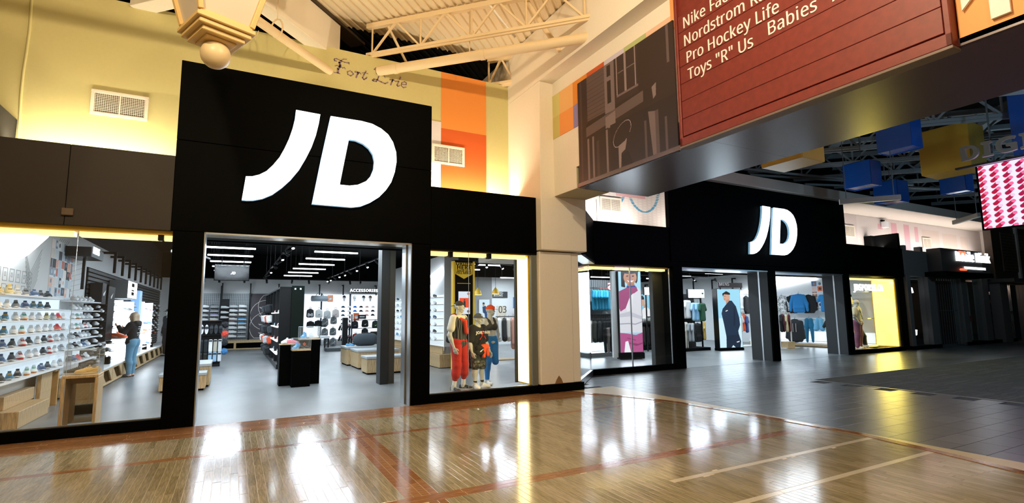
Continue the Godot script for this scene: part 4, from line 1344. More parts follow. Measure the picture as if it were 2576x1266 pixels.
func shop_lights() -> void:
	var cols := [[-0.13, "left"], [2.45, "centre"], [7.98, "right"], [12.0, "poster"], [16.0, "menswear"], [19.6, "far right"]]
	var nm_ := ["over the shoe aisle", "over the doorway aisle", "behind the mannequin window", "over the poster column", "over the menswear racks", "near the right wall"]
	for i in 6:
		for k in 8:
			var z := -1.9 - k * 1.93
			if i >= 3 and k == 0: continue
			linear(Vector3(cols[i][0], 3.3, z), "slim glowing linear light, %s from the front in the row %s" % [ORD[k], nm_[i]], 5.5)
	var back := Vector3(0.1, -0.75, 0.65)
	var left := Vector3(-0.8, -0.6, 0.1)
	var right := Vector3(0.8, -0.6, -0.1)
	track("black track with spot heads left of the middle row of linear lights", Vector3(1.2, 3.36, -4.0), Vector3(1.2, 3.36, -17.0), [0.03, 0.1, 0.16, 0.26, 0.36, 0.5, 0.66, 0.84, 0.97], [[back, true, 1.2], [left, false, 0], [right, false, 0]])
	track("black track with bright spot heads right of the middle row of linear lights", Vector3(4.0, 3.36, -5.6), Vector3(4.0, 3.36, -17.6), [0.05, 0.09, 0.16, 0.28, 0.42, 0.53, 0.62, 0.72, 0.82, 0.92, 0.99], [[back, true, 1.0], [Vector3(-0.1, -0.7, 0.7), true, 1.0], [right, false, 0]])
	track("black track with spot heads along the rear wall", Vector3(-1.5, 3.33, -18.6), Vector3(7.2, 3.33, -18.6), [0.03, 0.1, 0.22, 0.33, 0.46, 0.55, 0.66, 0.78, 0.84], [[Vector3(0, -0.7, -0.7), true, 1.4], [Vector3(0.1, -0.9, 0.2), false, 0]])
	track("black track with a cluster of bright spots high inside the left window", Vector3(-1.05, 2.95, -2.4), Vector3(-0.55, 2.95, -5.2), [0.05, 0.12, 0.2, 0.45], [[Vector3(-0.25, -0.35, 0.9), true, 1.2]])
	track("black track with two bright spots behind the mannequin window", Vector3(5.9, 3.3, -6.2), Vector3(9.2, 3.3, -7.5), [0.12, 0.36, 0.5, 0.72, 0.93], [[back, true, 1.0], [left, false, 0], [Vector3(-0.3, -0.7, 0.6), true, 1.0]])
	track("black track with spot heads over the womens poster column", Vector3(9.4, 3.2, -3.2), Vector3(13.5, 3.2, -3.2), [0.1, 0.45, 0.8], [[back, true, 1.2], [left, false, 0]])
	track("black track with spot heads over the menswear racks", Vector3(14.0, 3.2, -8.6), Vector3(21.5, 3.2, -8.6), [0.08, 0.25, 0.4, 0.55, 0.7, 0.9], [[back, true, 1.4], [right, false, 0]])
	# glowing swoosh strokes high on the right wall
	var gl := glow("neon_white", c("f2f9ff"), 9.0)
	var s := S()
	add_tube(s, [Vector3(22.95, 3.02, -5.0), Vector3(22.95, 3.1, -7.6)], 0.05, 8)
	add_tube(s, [Vector3(22.95, 3.0, -5.5), Vector3(22.95, 2.62, -8.3)], 0.045, 8)
	add_tube(s, [Vector3(22.95, 2.62, -8.3), Vector3(22.95, 2.35, -9.2), Vector3(22.95, 2.7, -8.0), Vector3(22.95, 3.05, -5.45)], 0.04, 8)
	tag(put(self, "neon_light", done(s), gl), "glowing white neon strokes high on the wall behind the blue hoodie", "neon sign")
	area(Vector3(22.85, 2.9, -6.8), Vector3(0, PI / 2, 0), 2.5, 0.5, 4.0, COOL)
	# neon swoosh high on the left wall
	s = S()
	var sw := []
	for v in V2([2.2, 3.0, 1.35, 2.62, 1.0, 2.50, 0.85, 2.50, 0.78, 2.58, 0.82, 2.74, 0.95, 2.92]): sw.append(Vector3(-2.9, v.y, -v.x - 0.28))
	add_tube(s, sw, 0.045, 8)
	var sw2 := []
	for v in V2([2.1, 3.05, 1.3, 2.78, 1.12, 2.76, 1.1, 2.86]): sw2.append(Vector3(-2.9, v.y, -v.x - 0.28))
	add_tube(s, sw2, 0.035, 8)
	tag(put(self, "neon_light", done(s), gl), "glowing white neon swoosh high on the left wall at the window edge", "neon sign")
	area(Vector3(-2.8, 2.8, -1.6), Vector3(0, -PI / 2, 0), 1.2, 0.4, 2.5, COOL)

func cube(label: String, m: Material, a: Vector3, e: Vector3, open := false) -> void:
	var t := thing("hanging_cube", label, "hanging cube", a)
	if open:
		var th := 0.015
		bx(t, "side", m, Vector3(0, 0, -e.z), Vector3(th, e.y, 0), 0.003)
		bx(t, "side", m, Vector3(e.x - th, 0, -e.z), Vector3(e.x, e.y, 0), 0.003)
		bx(t, "side", m, Vector3(0, 0, -th), Vector3(e.x, e.y, 0), 0.003)
		bx(t, "side", m, Vector3(0, 0, -e.z), Vector3(e.x, e.y, -e.z + th), 0.003)
		bx(t, "lid", m, Vector3(0, e.y - th, -e.z), Vector3(e.x, e.y, 0), 0.003)
		bx(t, "lower_rim", m, Vector3(0.02, 0.02, -e.z + 0.02), Vector3(e.x - 0.02, 0.03, -0.02))
	else: bx(t, "shell", m, Vector3(0, 0, -e.z), Vector3(e.x, e.y, 0), 0.012)
	var s := S()
	add_tube(s, [Vector3(e.x / 2, e.y, -e.z / 2), Vector3(e.x / 2, 7.6 - a.y, -e.z / 2)], 0.01, 5)
	put(t, "cable", done(s), mat("cable_grey", c("54585a"), 0.5))

func mall_right() -> void:
	var yl := mat("cube_yellow", c("c99a2e"), 0.5)
	var bl := mat("cube_blue", c("0b4fa8"), 0.22, 0.0, {"metallic_specular": 0.6})
	cube("yellow hanging box half hidden behind the dark beam", yl, Vector3(11.4, 5.09, 2.0), Vector3(0.885, 0.9, 1.06))
	cube("glossy blue hanging box touching the dark beam edge above a yellow box", bl, Vector3(15.08, 5.74, 2.6), Vector3(0.555, 0.82, 0.82), true)
	cube("blue hanging box lowest to the left over the cornice", bl, Vector3(16.23, 5.22, 1.0), Vector3(0.59, 0.75, 0.78), true)
	cube("bright blue hanging box crossed by a hanging light bar", bl, Vector3(18.92, 5.1, 0.4), Vector3(0.715, 0.72, 0.72), true)
	cube("big yellow hanging box behind the grey letters", yl, Vector3(17.18, 5.35, 3.0), Vector3(0.954, 1.27, 1.16))
	cube("blue hanging box just under the big yellow one", bl, Vector3(18.9, 5.05, 2.2), Vector3(0.503, 0.95, 0.65), true)
	cube("tall blue hanging box at the right edge under the beam", bl, Vector3(17.0, 5.0, 5.2), Vector3(0.6, 2.2, 1.3))
	# yellow light panel inside the upper blue box, reflected light fittings
	# LED screen and letters
	var sc := thing("led_screen", "large LED screen showing rows of pink and red pegs", "screen", Vector3(16.0, 4.27, 3.5))
	var im := image(512, 256, c("ece6f5"))
	for i in 16:
		for j in 12:
			var u := (i + 0.15) / 14.0
			var v := (j + 0.5 * (i % 2)) / 11.0
			var red := Color(0.72 - 0.02 * i, 0.08, 0.22 + 0.02 * i)
			var du := 0.016
			ipoly(im, V2([u - du - 0.004, v + 0.03, u + 0.012, v - 0.03, u + 0.034, v - 0.004, u + 0.008, v + 0.052]), red)
			iell(im, u - 0.004, v + 0.035, 0.014, 0.028, red)
			iell(im, u + 0.023, v - 0.015, 0.013, 0.026, c("f26a9c") if (i + j) % 4 else c("e9c8e4"))
	bx(sc, "bezel", M_DARK, Vector3(0, -0.8, -0.03), Vector3(0.12, 0.8, 3.4), 0.006)
	board(sc, "display", pic("led_picture", im, 1.1), 3.34, 1.54, Vector3(-0.004, 0, 1.685), Vector3(0, -PI / 2, 0), 0.003)
	area(Vector3(-0.05, 0, 1.685), Vector3(0, PI / 2, 0), 3.3, 1.5, 5.0, Color(0.9, 0.75, 1.0), sc)
	for z in [0.3, 2.6]:
		var s := S()
		add_tube(s, [Vector3(0.06, 0.8, z), Vector3(0.06, 3.3, z)], 0.02, 6)
		put(sc, "hanger", done(s), mat("cable_grey", c("54585a"), 0.5))
	var lt := thing("letter_sign", "grey block letters standing on a dark bar above the LED screen", "sign", Vector3(15.7, 5.05, 3.25))
	text(lt, "letters", "DIGITAL", mat("letter_taupe", c("7b7166"), 0.5), Vector3(0, 0.01, 0.03), 0.36, 0.08, Vector3(0, -PI / 2, 0), "Droid Sans", 700, 1.25)
	bx(lt, "bar", mat("bar_dark", c("2a2623"), 0.5), Vector3(-0.05, -0.05, -0.05), Vector3(0.05, 0.0, 3.2), 0.004)
	# hanging light bars
	var lbm := mat("bar_grey", c("8e8a84"), 0.5)
	var dg := glow("bar_glow", c("cfeaff"), 1.0)
	var hl := [[Vector3(14.4, 4.5, 1.07), Vector3(15.28, 4.5, 2.13), "grey hanging light bar in front of the bright blue box"], [Vector3(21.56, 4.5, 0.79), Vector3(20.48, 4.5, 1.88), "pale hanging light bar left of the LED screen"], [Vector3(24.0, 4.3, 2.9), Vector3(26.0, 4.3, 3.4), "pale hanging light bar half hidden below the LED screen"]]
	for q in hl:
		var t := thing("light_bar", q[2], "light bar", q[0])
		var s := S()
		bar(s, Vector3.ZERO, q[1] - q[0], 0.12, 0.13, 0.006)
		put(t, "housing", done(s), lbm)
		s = S()
		bar(s, Vector3(0, -0.068, 0), q[1] - q[0] + Vector3(0, -0.068, 0), 0.09, 0.006)
		put(t, "diffuser", done(s), mat("bar_diffuser", c("c8d4da"), 0.4))
		for k in [0.12, 0.9]:
			s = S()
			var p: Vector3 = (q[1] - q[0]) * k
			add_tube(s, [p, p + Vector3(0, 3.1, 0)], 0.012, 5)
			put(t, "rod", done(s), mat("cable_grey", c("9a9c9c"), 0.5))
	# dark roof steel over the corridor
	var r2 := sqrt(2.0)
	var V := Vector3(1, 0, 1) / r2
	var U := Vector3(1, 0, -1) / r2
	var gs := mat("grey_steel", c("8c9294"), 0.6)
	for k in 9:
		truss("corridor_truss", "grey steel truss, %s from the beam, under the dark corridor roof" % ORD[k], Vector3(8.2 + k * 2.6, 6.55, -2.9), V, 13.0 if k < 6 else 9.0, 0.75, gs, 1.5, "", 0.09, 0.3)
	for k in 3:
		var t := thing("corridor_girder", "deep grey girder, %s from the beam, crossing above the corridor trusses" % ORD[k], "girder", Vector3(9.0 + k * 5.5, 7.3, 8.0))
		var s := S()
		bar(s, Vector3.ZERO, U * 15.0, 0.16, 0.3)
		put(t, "web", done(s), gs)
		s = S()
		bar(s, Vector3(0, -0.16, 0), U * 15.0 + Vector3(0, -0.16, 0), 0.3, 0.03)
		put(t, "flange", done(s), gs)
	for k in 4:
		var s := S()
		add_tube(s, [Vector3(9.5 + k * 3.1, 6.3, -2.6), Vector3(16.5 + k * 3.1, 6.3, -2.0 + k * 0.6)], 0.05, 8)
		tag(put(self, "corridor_pipe", done(s), gs), "grey pipe, %s from the beam, slung below the corridor trusses" % ORD[k], "pipe")
	omni(Vector3(13.5, 4.6, 6.5), 4.0, Color(0.7, 0.88, 1.0), 0.2)
	omni(Vector3(22.0, 4.4, 4.5), 4.0, Color(0.7, 0.88, 1.0), 0.2)
	# neighbouring phone repair shop
	var Z := -1.7
	var gr := mat("neutral_grey", c("6d6a68"), 0.6)
	var gd := mat("neutral_dark", c("3c3b3b"), 0.6)
	var n := struct("wall_shopfront_grey", "grey framed phone repair shopfront beyond the black one")
	bx(n, "fascia_panel", gr, Vector3(23.45, 2.9, Z - 0.6), Vector3(31.1, 3.92, Z), 0.01)
	for q in [[23.42, 23.7], [25.05, 25.65], [27.9, 28.35], [29.9, 30.5]]: bx(n, "pier", gr, Vector3(q[0], 0.0, Z - 0.3), Vector3(q[1], 2.95, Z + 0.06), 0.01)
	for x in [23.45, 24.75, 29.9]: bx(n, "finial", gr, Vector3(x, 3.9, Z - 0.2), Vector3(x + 0.2, 4.12, Z + 0.04), 0.01)
	bx(n, "plinth", M_DARK, Vector3(23.4, 0, Z - 0.3), Vector3(25.7, 0.14, Z + 0.07))
	bx(n, "plinth", M_DARK, Vector3(27.9, 0, Z - 0.3), Vector3(33.0, 0.14, Z + 0.07))
	bx(n, "interior_back", mat("clinic_back", c("4a4644"), 0.8), Vector3(23.45, 0, Z - 4.0), Vector3(39, 4.0, Z - 3.9))
	bx(n, "side_wall", mat("clinic_green", c("34403c"), 0.7), Vector3(30.5, 0, Z - 0.4), Vector3(31.3, 2.95, Z - 0.25))
	bx(n, "interior_ceiling", gd, Vector3(23.45, 2.96, Z - 4.0), Vector3(39, 3.05, Z - 0.1))
	window_glass("window_9", Vector3(23.7, 0.14, Z - 0.1), Vector3(25.05, 2.9, Z - 0.09))
	window_glass("window_10", Vector3(28.35, 0.14, Z - 0.1), Vector3(29.9, 2.9, Z - 0.09))
	var can := thing("canopy_sign", "dark canopy box with glowing white and orange shop lettering", "sign", Vector3(27.2, 3.0, Z))
	bx(can, "box", gd, Vector3(-1.9, 0.05, 0.0), Vector3(1.7, 1.05, 0.5), 0.01)
	bx(can, "ledge", M_DARK, Vector3(-2.2, -0.12, 0.0), Vector3(2.0, 0.08, 0.75), 0.01)
	text(can, "lettering", "Mobile Klinik", glow("text_glow", c("f4fbff"), 3.0), Vector3(-0.75, 0.42, 0.53), 0.4, 0.04, Vector3.ZERO, "Droid Sans", 700, 0.9)
	text(can, "small_lettering", "WE FIX YOUR MOBILE DEVICE", glow("text_glow", c("f4fbff"), 3.0), Vector3(-0.05, 0.2, 0.53), 0.1, 0.02, Vector3.ZERO, "Droid Sans", 700, 1.0)
	var og := glow("orange_glow", c("ff5a2a"), 2.0)
	bx(can, "phone_emblem", og, Vector3(-0.45, 0.9, 0.5), Vector3(0.0, 0.98, 0.6), 0.02)
	bx(can, "phone_emblem", og, Vector3(-0.45, 0.8, 0.5), Vector3(-0.37, 0.95, 0.6), 0.02)
	bx(can, "phone_emblem", og, Vector3(-0.08, 0.8, 0.5), Vector3(0.0, 0.95, 0.6), 0.02)
	bx(can, "phone_emblem", og, Vector3(-0.45, 0.16, 0.5), Vector3(0.0, 0.24, 0.6), 0.02)
	area(Vector3(0.4, 0.5, 0.6), Vector3(0, PI, 0), 2.0, 0.4, 1.2, COOL, can)
	# glowing phone outline in the window
	for q in [[2.42, 1.0, "upper"], [0.55, -1.0, "lower"]]:
		var s := S()
		add_tube(s, [Vector3(24.05, q[0] - 0.18 * q[1], Z - 0.3), Vector3(24.1, q[0], Z - 0.3), Vector3(24.5, q[0], Z - 0.3), Vector3(24.55, q[0] - 0.18 * q[1], Z - 0.3)], 0.04, 8)
		tag(put(self, "neon_light", done(s), glow("neon_dim", c("f2f9ff"), 4.0)), "%s glowing white half of a phone outline in the grey shop window" % q[2], "neon sign")
	var gp := thing("phone_poster", "dark red poster panel behind the glowing phone outline", "poster", Vector3(23.75, 0.2, Z - 0.5))
	bx(gp, "panel", mat("maroon_panel", c("3a1d1d"), 0.5), Vector3.ZERO, Vector3(0.95, 2.6, 0.03))
	bx(gp, "picture", mat("maroon_pic", c("232a2b"), 0.4), Vector3(0.25, 0.7, 0.03), Vector3(0.75, 1.9, 0.036))
	# rolling grille across its doorway
	var gg := thing("security_grille", "closed grey folding security grille in the doorway of the grey shop", "grille", Vector3(25.65, 0, Z - 0.2))
	for k in 22: bc(gg, "slat", mat("grille_grey", c("7a7c7e"), 0.4, 0.6), Vector3(0.06 + k * 0.103, 1.45, 0.03 * (k % 2)), Vector3(0.022, 2.9, 0.022))
	for y in [0.05, 1.5, 2.88]: bc(gg, "rail", mat("grille_grey", c("7a7c7e"), 0.4, 0.6), Vector3(1.12, y, 0), Vector3(2.25, 0.03, 0.03))
	var lb := thing("lit_display", "small lit display deep inside the grey shop behind the grille", "display", Vector3(26.6, 1.7, Z - 3.8))
	bx(lb, "panel", glow("cyan_panel", c("a8e6f2"), 1.2), Vector3.ZERO, Vector3(0.9, 0.9, 0.03))
	bx(lb, "divider", M_DARK, Vector3(0.42, 0, 0.03), Vector3(0.48, 0.9, 0.04))
	bx(lb, "shelf_strip", mat("pink_strip", c("b98a84"), 0.6), Vector3(0, -0.6, 0), Vector3(1.0, -0.2, 0.05))
	area(Vector3(0.45, 0.4, 0.1), Vector3(0, PI, 0), 0.9, 0.9, 1.5, Color(0.75, 0.95, 1.0), lb)
	var cu := thing("folded_banner", "pale roller banner folded behind the far window of the grey shop", "banner", Vector3(28.5, 0.15, Z - 0.5))
	for k in 4: bx(cu, "fold", mat("pale_banner", c("8fa09c"), 0.7), Vector3(k * 0.32, 0, 0.05 * (k % 2)), Vector3(k * 0.32 + 0.3, 2.6, 0.05 * (k % 2) + 0.03), 0.01)
	bx(cu, "band", mat("band_red", c("7e2622"), 0.6), Vector3(0, 0.85, 0.08), Vector3(1.3, 1.1, 0.1))
	# far right shop
	var fr := struct("wall_shopfront_bronze", "bronze shopfront with perforated panel at the far right")
	var bz := mat("bronze", c("4b4038"), 0.5, 0.3)
	bx(fr, "frame", bz, Vector3(31.3, 2.7, -1.9), Vector3(39, 5.6, -1.6), 0.01)
	bx(fr, "pier", gr, Vector3(31.3, 0, -1.9), Vector3(32.1, 2.9, -1.5), 0.01)
	bx(fr, "pier", gr, Vector3(34.2, 0, -1.9), Vector3(39.0, 2.7, -1.5), 0.01)
	bx(fr, "canopy", gd, Vector3(31.1, 2.75, -1.9), Vector3(39, 2.92, -0.9), 0.01)
	var pi := image(128, 128, c("6b5d50"))
	for j in 2: for i in 2: iell(pi, 0.25 + i * 0.5 + j * 0.0, 0.25 + j * 0.5, 0.17, 0.2, c("1a1512"))
	var pm := pic("perforated", pi, 0.0, 0.5)
	pm.uv1_triplanar = true
	pm.uv1_scale = Vector3(3.4, 3.4, 3.4)
	bx(fr, "perforated_panel", pm, Vector3(32.2, 3.3, -1.6), Vector3(39, 5.2, -1.56))
	var rs := thing("round_sign", "dark round sign with pale script in front of the perforated panel", "sign", Vector3(35.0, 3.55, -1.2))
	var s := S()
	add_lathe(s, V2([0.0, 0.05, 0.86, 0.05, 0.9, 0.03, 0.9, -0.05, 0.0, -0.05]), 32, Transform3D(Basis(Vector3.RIGHT, PI / 2), Vector3.ZERO))
	put(rs, "disc", done(s), mat("disc_grey", c("56524e"), 0.5))
	s = S()
	for k in 4: stroke(s, V2([-0.55 + k * 0.3, -0.3, -0.45 + k * 0.3, 0.3, -0.35 + k * 0.3, -0.2, -0.25 + k * 0.3, 0.15]), 0.05, 0.02, Transform3D(Basis(), Vector3(0, 0, 0.05)))
	put(rs, "script_marks", done(s), mat("sign_white", c("e6e0dc"), 0.6))
	var sh := thing("display_shelf", "dim display shelves with small goods inside the far right shop", "shelf", Vector3(32.4, 0.2, -2.8))
	for k in 5:
		bx(sh, "shelf", M_DARK, Vector3(0, 0.3 + k * 0.42, 0), Vector3(1.6, 0.34 + k * 0.42, 0.4))
		for i in 4: bx(sh, "goods", mat("goods_%d" % ((i + k) % 3), [c("8a6f62"), c("a58f80"), c("6b5550")][(i + k) % 3], 0.6), Vector3(0.1 + i * 0.38, 0.34 + k * 0.42, 0.1), Vector3(0.32 + i * 0.38, 0.5 + k * 0.42, 0.3), 0.02)
	omni(Vector3(33.0, 2.6, -2.4), 0.4, Color(1, 0.85, 0.75), 0.05)
	var g2 := thing("security_grille", "closed dark grille in front of the dim display shelves at the far right", "grille", Vector3(32.15, 0, -2.1))
	for k in 18: bc(g2, "slat", mat("grille_grey", c("7a7c7e"), 0.4, 0.6), Vector3(0.06 + k * 0.115, 1.4, 0), Vector3(0.02, 2.7, 0.02))
	for y in [0.05, 1.4, 2.72]: bc(g2, "rail", mat("grille_grey", c("7a7c7e"), 0.4, 0.6), Vector3(1.03, y, 0), Vector3(2.05, 0.03, 0.03))

# ---------------------------------------------------------------- goods: shoes, caps, bags, clothes, figures
var SH := {}

func shoe_shapes() -> void:
	if SH.size(): return
	for kind in ["low", "high"]:
		var hi: float = 1.0 if kind == "low" else 1.55
		var xs := [-0.145, -0.13, -0.10, -0.06, -0.02, 0.02, 0.06, 0.09, 0.12, 0.138, 0.146]
		var ws := [0.018, 0.030, 0.036, 0.036, 0.036, 0.040, 0.046, 0.048, 0.042, 0.028, 0.010]
		var ys := [0.026, 0.024, 0.022, 0.02, 0.02, 0.02, 0.02, 0.022, 0.024, 0.026, 0.03]
		var hs := [0.045, 0.072 * hi, 0.074 * hi, 0.064 * hi, 0.075 * hi, 0.072 if kind == "low" else 0.082, 0.055, 0.044, 0.036, 0.024, 0.012]
		var rings := []
		for i in 11:
			var r := []
			for k in 9:
				var a := PI * k / 8.0
				var wz: float = ws[i] * signf(cos(a)) * pow(absf(cos(a)), 0.6) * (1.0 - 0.25 * sin(a) * sin(a) * clampf(hs[i] / 0.07 - 0.6, 0, 1))
				r.append(Vector3(xs[i] - 0.02 * clampf((hs[i] - 0.08) * 8.0, 0, 1) * sin(a), ys[i] + hs[i] * pow(sin(a), 0.75), wz))
			rings.append(r)
		var s := S()
		s.set_smooth_group(0)
		skin(s, rings, false, true, false)
		SH[kind + "_upper"] = done(s)
	var ol := []
	for i in 24:
		var a := TAU * i / 24
		var x := cos(a)
		ol.append(Vector2(x * 0.152, -sin(a) * (0.044 + 0.010 * x - 0.008 * (1 - x * x))))
	var s := S()
	var R0 := []
	var R1 := []
	var R2 := []
	for v in ol:
		var up: float = 0.012 * clampf((v.x - 0.08) / 0.07, 0, 1)
		R0.append(Vector3(v.x * 0.96, up, v.y * 0.92))
		R1.append(Vector3(v.x * 1.0, 0.014 + up * 0.6, v.y))
		R2.append(Vector3(v.x * 0.985, 0.030 + (0.01 if v.x < -0.05 else 0.0), v.y * 0.97))
	s.set_smooth_group(0)
	skin(s, [R0, R1, R2])
	SH["sole"] = done(s)
	# laces, tongue, collar, stripe
	s = S()
	for k in 5:
		var x := 0.075 - k * 0.021
		var y := 0.071 + k * 0.0065
		add_box(s, Vector3(x, y + 0.002, 0), Vector3(0.007, 0.006, 0.046), 0.002)
	SH["laces"] = done(s)
	for q in [["low", 0.0], ["high", 0.038]]:
		s = S()
		add_box(s, Vector3(-0.012 - q[1] * 0.2, 0.098 + q[1], 0), Vector3(0.014, 0.05, 0.042), 0.005, Basis(Vector3(0, 0, 1), 0.45))
		SH[q[0] + "_tongue"] = done(s)
		s = S()
		add_lathe(s, V2([0.0, 0.0, 0.7, 0.004, 1.0, -0.006]), 14, Transform3D(Basis(Vector3(0.044, 0, 0), Vector3(-0.004, 1, 0), Vector3(0, 0, 0.024)), Vector3(-0.072 - q[1] * 0.3, 0.091 + q[1] * 1.02, 0)))
		SH[q[0] + "_collar"] = done(s)
	s = S()
	for sd in [-1.0, 1.0]:
		var sw := V2([-0.105, 0.062, -0.05, 0.052, 0.0, 0.04, 0.03, 0.036, 0.05, 0.043, 0.04, 0.028, 0.02, 0.027, -0.03, 0.04])
		var pz := []
		for v in sw: pz.append(Vector3(v.x, v.y, sd * (0.0375 + 0.045 * clampf(v.x, 0, 1) * 1.6)))
		for i in 4: poly(s, [pz[i], pz[i + 1] if i < 3 else pz[4], pz[6] if i == 3 else (pz[7] if i < 2 else pz[6]), pz[7]], Vector3(0, 0.2, sd))
	SH["stripe"] = done(s)
	# a small one-piece version with three surfaces for shoes far from the viewer
	for kind in ["low", "high"]:
		var am := ArrayMesh.new()
		for n in [kind + "_upper", "sole", kind + "_collar"]:
			am.add_surface_from_arrays(Mesh.PRIMITIVE_TRIANGLES, SH[n].surface_get_arrays(0))
		SH[kind + "_small"] = am

const SCHEME := {
	"W": ["white", "eef0f0", "f4f4f2", "dfe3e6", "d4d8da"], "L": ["pale grey", "c3c6c8", "e6e7e6", "9a9ea2", "8a8d90"],
	"Y": ["cream yellow", "d8cfa4", "e9e4cc", "8a7a55", "5b4a3a"], "G": ["grey", "85898c", "d9dbda", "4d5154", "3a3d40"],
	"D": ["charcoal", "3d444a", "d5d8d8", "8d969c", "2a2e31"], "N": ["navy blue", "46628a", "dfe4e8", "c8d4e0", "262f3d"],
	"B": ["teal blue", "3f7896", "cfd9d6", "e0b45a", "25506a"], "R": ["white and red", "eceeed", "d2413c", "d2413c", "b9bcbe"],
	"T": ["white and teal", "e8ebe6", "eda56a", "3fb3a4", "7c8f8a"], "O": ["orange and pink", "f0715a", "f3dcd0", "d9428a", "8a3040"],
	"K": ["black", "1d1e20", "dcdcd8", "c8c8c4", "101112"], "P": ["lilac", "a9a2c4", "ececf0", "7d76a0", "6a648a"],
	"E": ["bright orange", "f06a3a", "e9e4de", "f4f0ea", "7a3420"], "U": ["blue and white", "5b9cc8", "f0f2f2", "eef3f6", "3d6f96"],
	"S": ["sand gold", "cfae6a", "e4d8bc", "a98a4c", "7a6238"], "I": ["pink", "e8848e", "f6eeee", "c8505e", "a04858"]}

func shoe_mat(hex: String) -> StandardMaterial3D: return mat("shoe_" + hex, c(hex), 0.55)

func shoe(code: String, at: Vector3, turn: float, label: String, group := "", small := false, high := false, sc := 1.0, noun := "sneaker") -> Node3D:
	shoe_shapes()
	var q: Array = SCHEME[code]
	var k := "high" if high else "low"
	if small:
		var o := MeshInstance3D.new()
		o.name = numbered(noun)
		o.mesh = SH[k + "_small"]
		for i in 3: o.set_surface_override_material(i, shoe_mat(q[[1, 2, 4][i]]))
		add_child(o)
		o.position = at
		o.rotation.y = turn
		o.scale = Vector3.ONE * sc
		tag(o, label, "shoe", group)
		return o
	var t := thing(noun, label, "shoe", at, turn, group)
	t.scale = Vector3.ONE * sc
	put(t, "sole", SH["sole"], shoe_mat(q[2]))
	put(t, "upper", SH[k + "_upper"], shoe_mat(q[1]))
	put(t, "collar", SH[k + "_collar"], shoe_mat(q[4]))
	put(t, "tongue", SH[k + "_tongue"], shoe_mat(q[1]))
	put(t, "laces", SH["laces"], shoe_mat(q[3] if q[3] != q[1] else "b8bcbf"))
	put(t, "side_stripe", SH["stripe"], shoe_mat(q[3]))
	return t

# ---- garments (facing local +z, shoulders at y = 0, hanging down)
func garment_mesh(kind: String) -> ArrayMesh:
	if meshcache.has("g_" + kind): return meshcache["g_" + kind]
	var B := []
	var z := 0.035
	if kind in ["tee", "hoodie"]:
		for x in [-0.13, -0.04, 0.04, 0.13]:
			B.append([Vector3(x, -0.06, 0), Vector3(x * 1.12, -0.64, 0.01), 0.062, 0.07])
		B.append([Vector3(-0.19, -0.035, 0), Vector3(0.19, -0.035, 0), 0.05, 0.05])
		for sd in [-1.0, 1.0]:
			if kind == "tee": B.append([Vector3(sd * 0.2, -0.06, 0), Vector3(sd * 0.29, -0.24, 0.01), 0.06, 0.065])
			else:
				B.append([Vector3(sd * 0.2, -0.06, 0), Vector3(sd * 0.29, -0.34, 0.02), 0.062, 0.055])
				B.append([Vector3(sd * 0.29, -0.34, 0.02), Vector3(sd * 0.30, -0.62, 0.05), 0.055, 0.045])
		if kind == "hoodie":
			B.append([Vector3(-0.07, -0.02, -0.05), Vector3(0.07, -0.02, -0.05), 0.065, 0.065])
			B.append([Vector3(-0.14, -0.5, 0.05), Vector3(0.14, -0.5, 0.05), 0.06, 0.06])
	elif kind == "pants":
		for sd in [-1.0, 1.0]:
			B.append([Vector3(sd * 0.08, -0.03, 0), Vector3(sd * 0.1, -0.3, 0), 0.085, 0.09])
			B.append([Vector3(sd * 0.1, -0.3, 0), Vector3(sd * 0.11, -0.95, 0.01), 0.09, 0.05])
	elif kind == "shorts":
		for sd in [-1.0, 1.0]:
			B.append([Vector3(sd * 0.08, -0.03, 0), Vector3(sd * 0.12, -0.4, 0), 0.085, 0.11])
	elif kind == "jacket":
		for x in [-0.14, -0.05, 0.05, 0.14]: B.append([Vector3(x, -0.08, 0), Vector3(x * 1.1, -0.68, 0.01), 0.075, 0.085])
		for sd in [-1.0, 1.0]:
			B.append([Vector3(sd * 0.2, -0.07, 0), Vector3(sd * 0.28, -0.6, 0.02), 0.07, 0.055])
		B.append([Vector3(-0.06, 0.0, -0.02), Vector3(0.06, 0.0, -0.02), 0.05, 0.05])
	meshcache["g_" + kind] = body(B, 0.022, 0.02)
	return meshcache["g_" + kind]

func hanger_mesh() -> ArrayMesh:
	if not meshcache.has("hanger"):
		var s := S()
		add_tube(s, [Vector3(-0.2, -0.035, 0), Vector3(0, 0.06, 0), Vector3(0.2, -0.035, 0)], 0.008, 5)
		add_tube(s, [Vector3(0, 0.06, 0), Vector3(0, 0.11, 0), Vector3(0.02, 0.135, 0), Vector3(0.035, 0.11, 0)], 0.004, 5)
		meshcache["hanger"] = done(s)
	return meshcache["hanger"]

func cloth(hex: String) -> StandardMaterial3D:
	return mat("cloth_" + hex, c(hex), 0.9, 0.0, {"rim_enabled": true, "rim": 0.3, "rim_tint": 0.5})

func hang(kind: String, hex: String, at: Vector3, turn: float, label: String, group := "", cat := "", thin := 0.75, m: Material = null) -> Node3D:
	var nmx: String = {"tee": "t_shirt", "hoodie": "hoodie", "pants": "joggers", "shorts": "shorts", "jacket": "jacket"}[kind]
	var t := thing(nmx, label, cat if cat else {"tee": "shirt", "hoodie": "hoodie", "pants": "trousers", "shorts": "shorts", "jacket": "jacket"}[kind], at, turn, group)
	var g := put(t, "cloth", garment_mesh(kind), m if m else cloth(hex))
	g.scale = Vector3(1, 1, thin)
	put(t, "hanger", hanger_mesh(), M_RAIL)
	return t

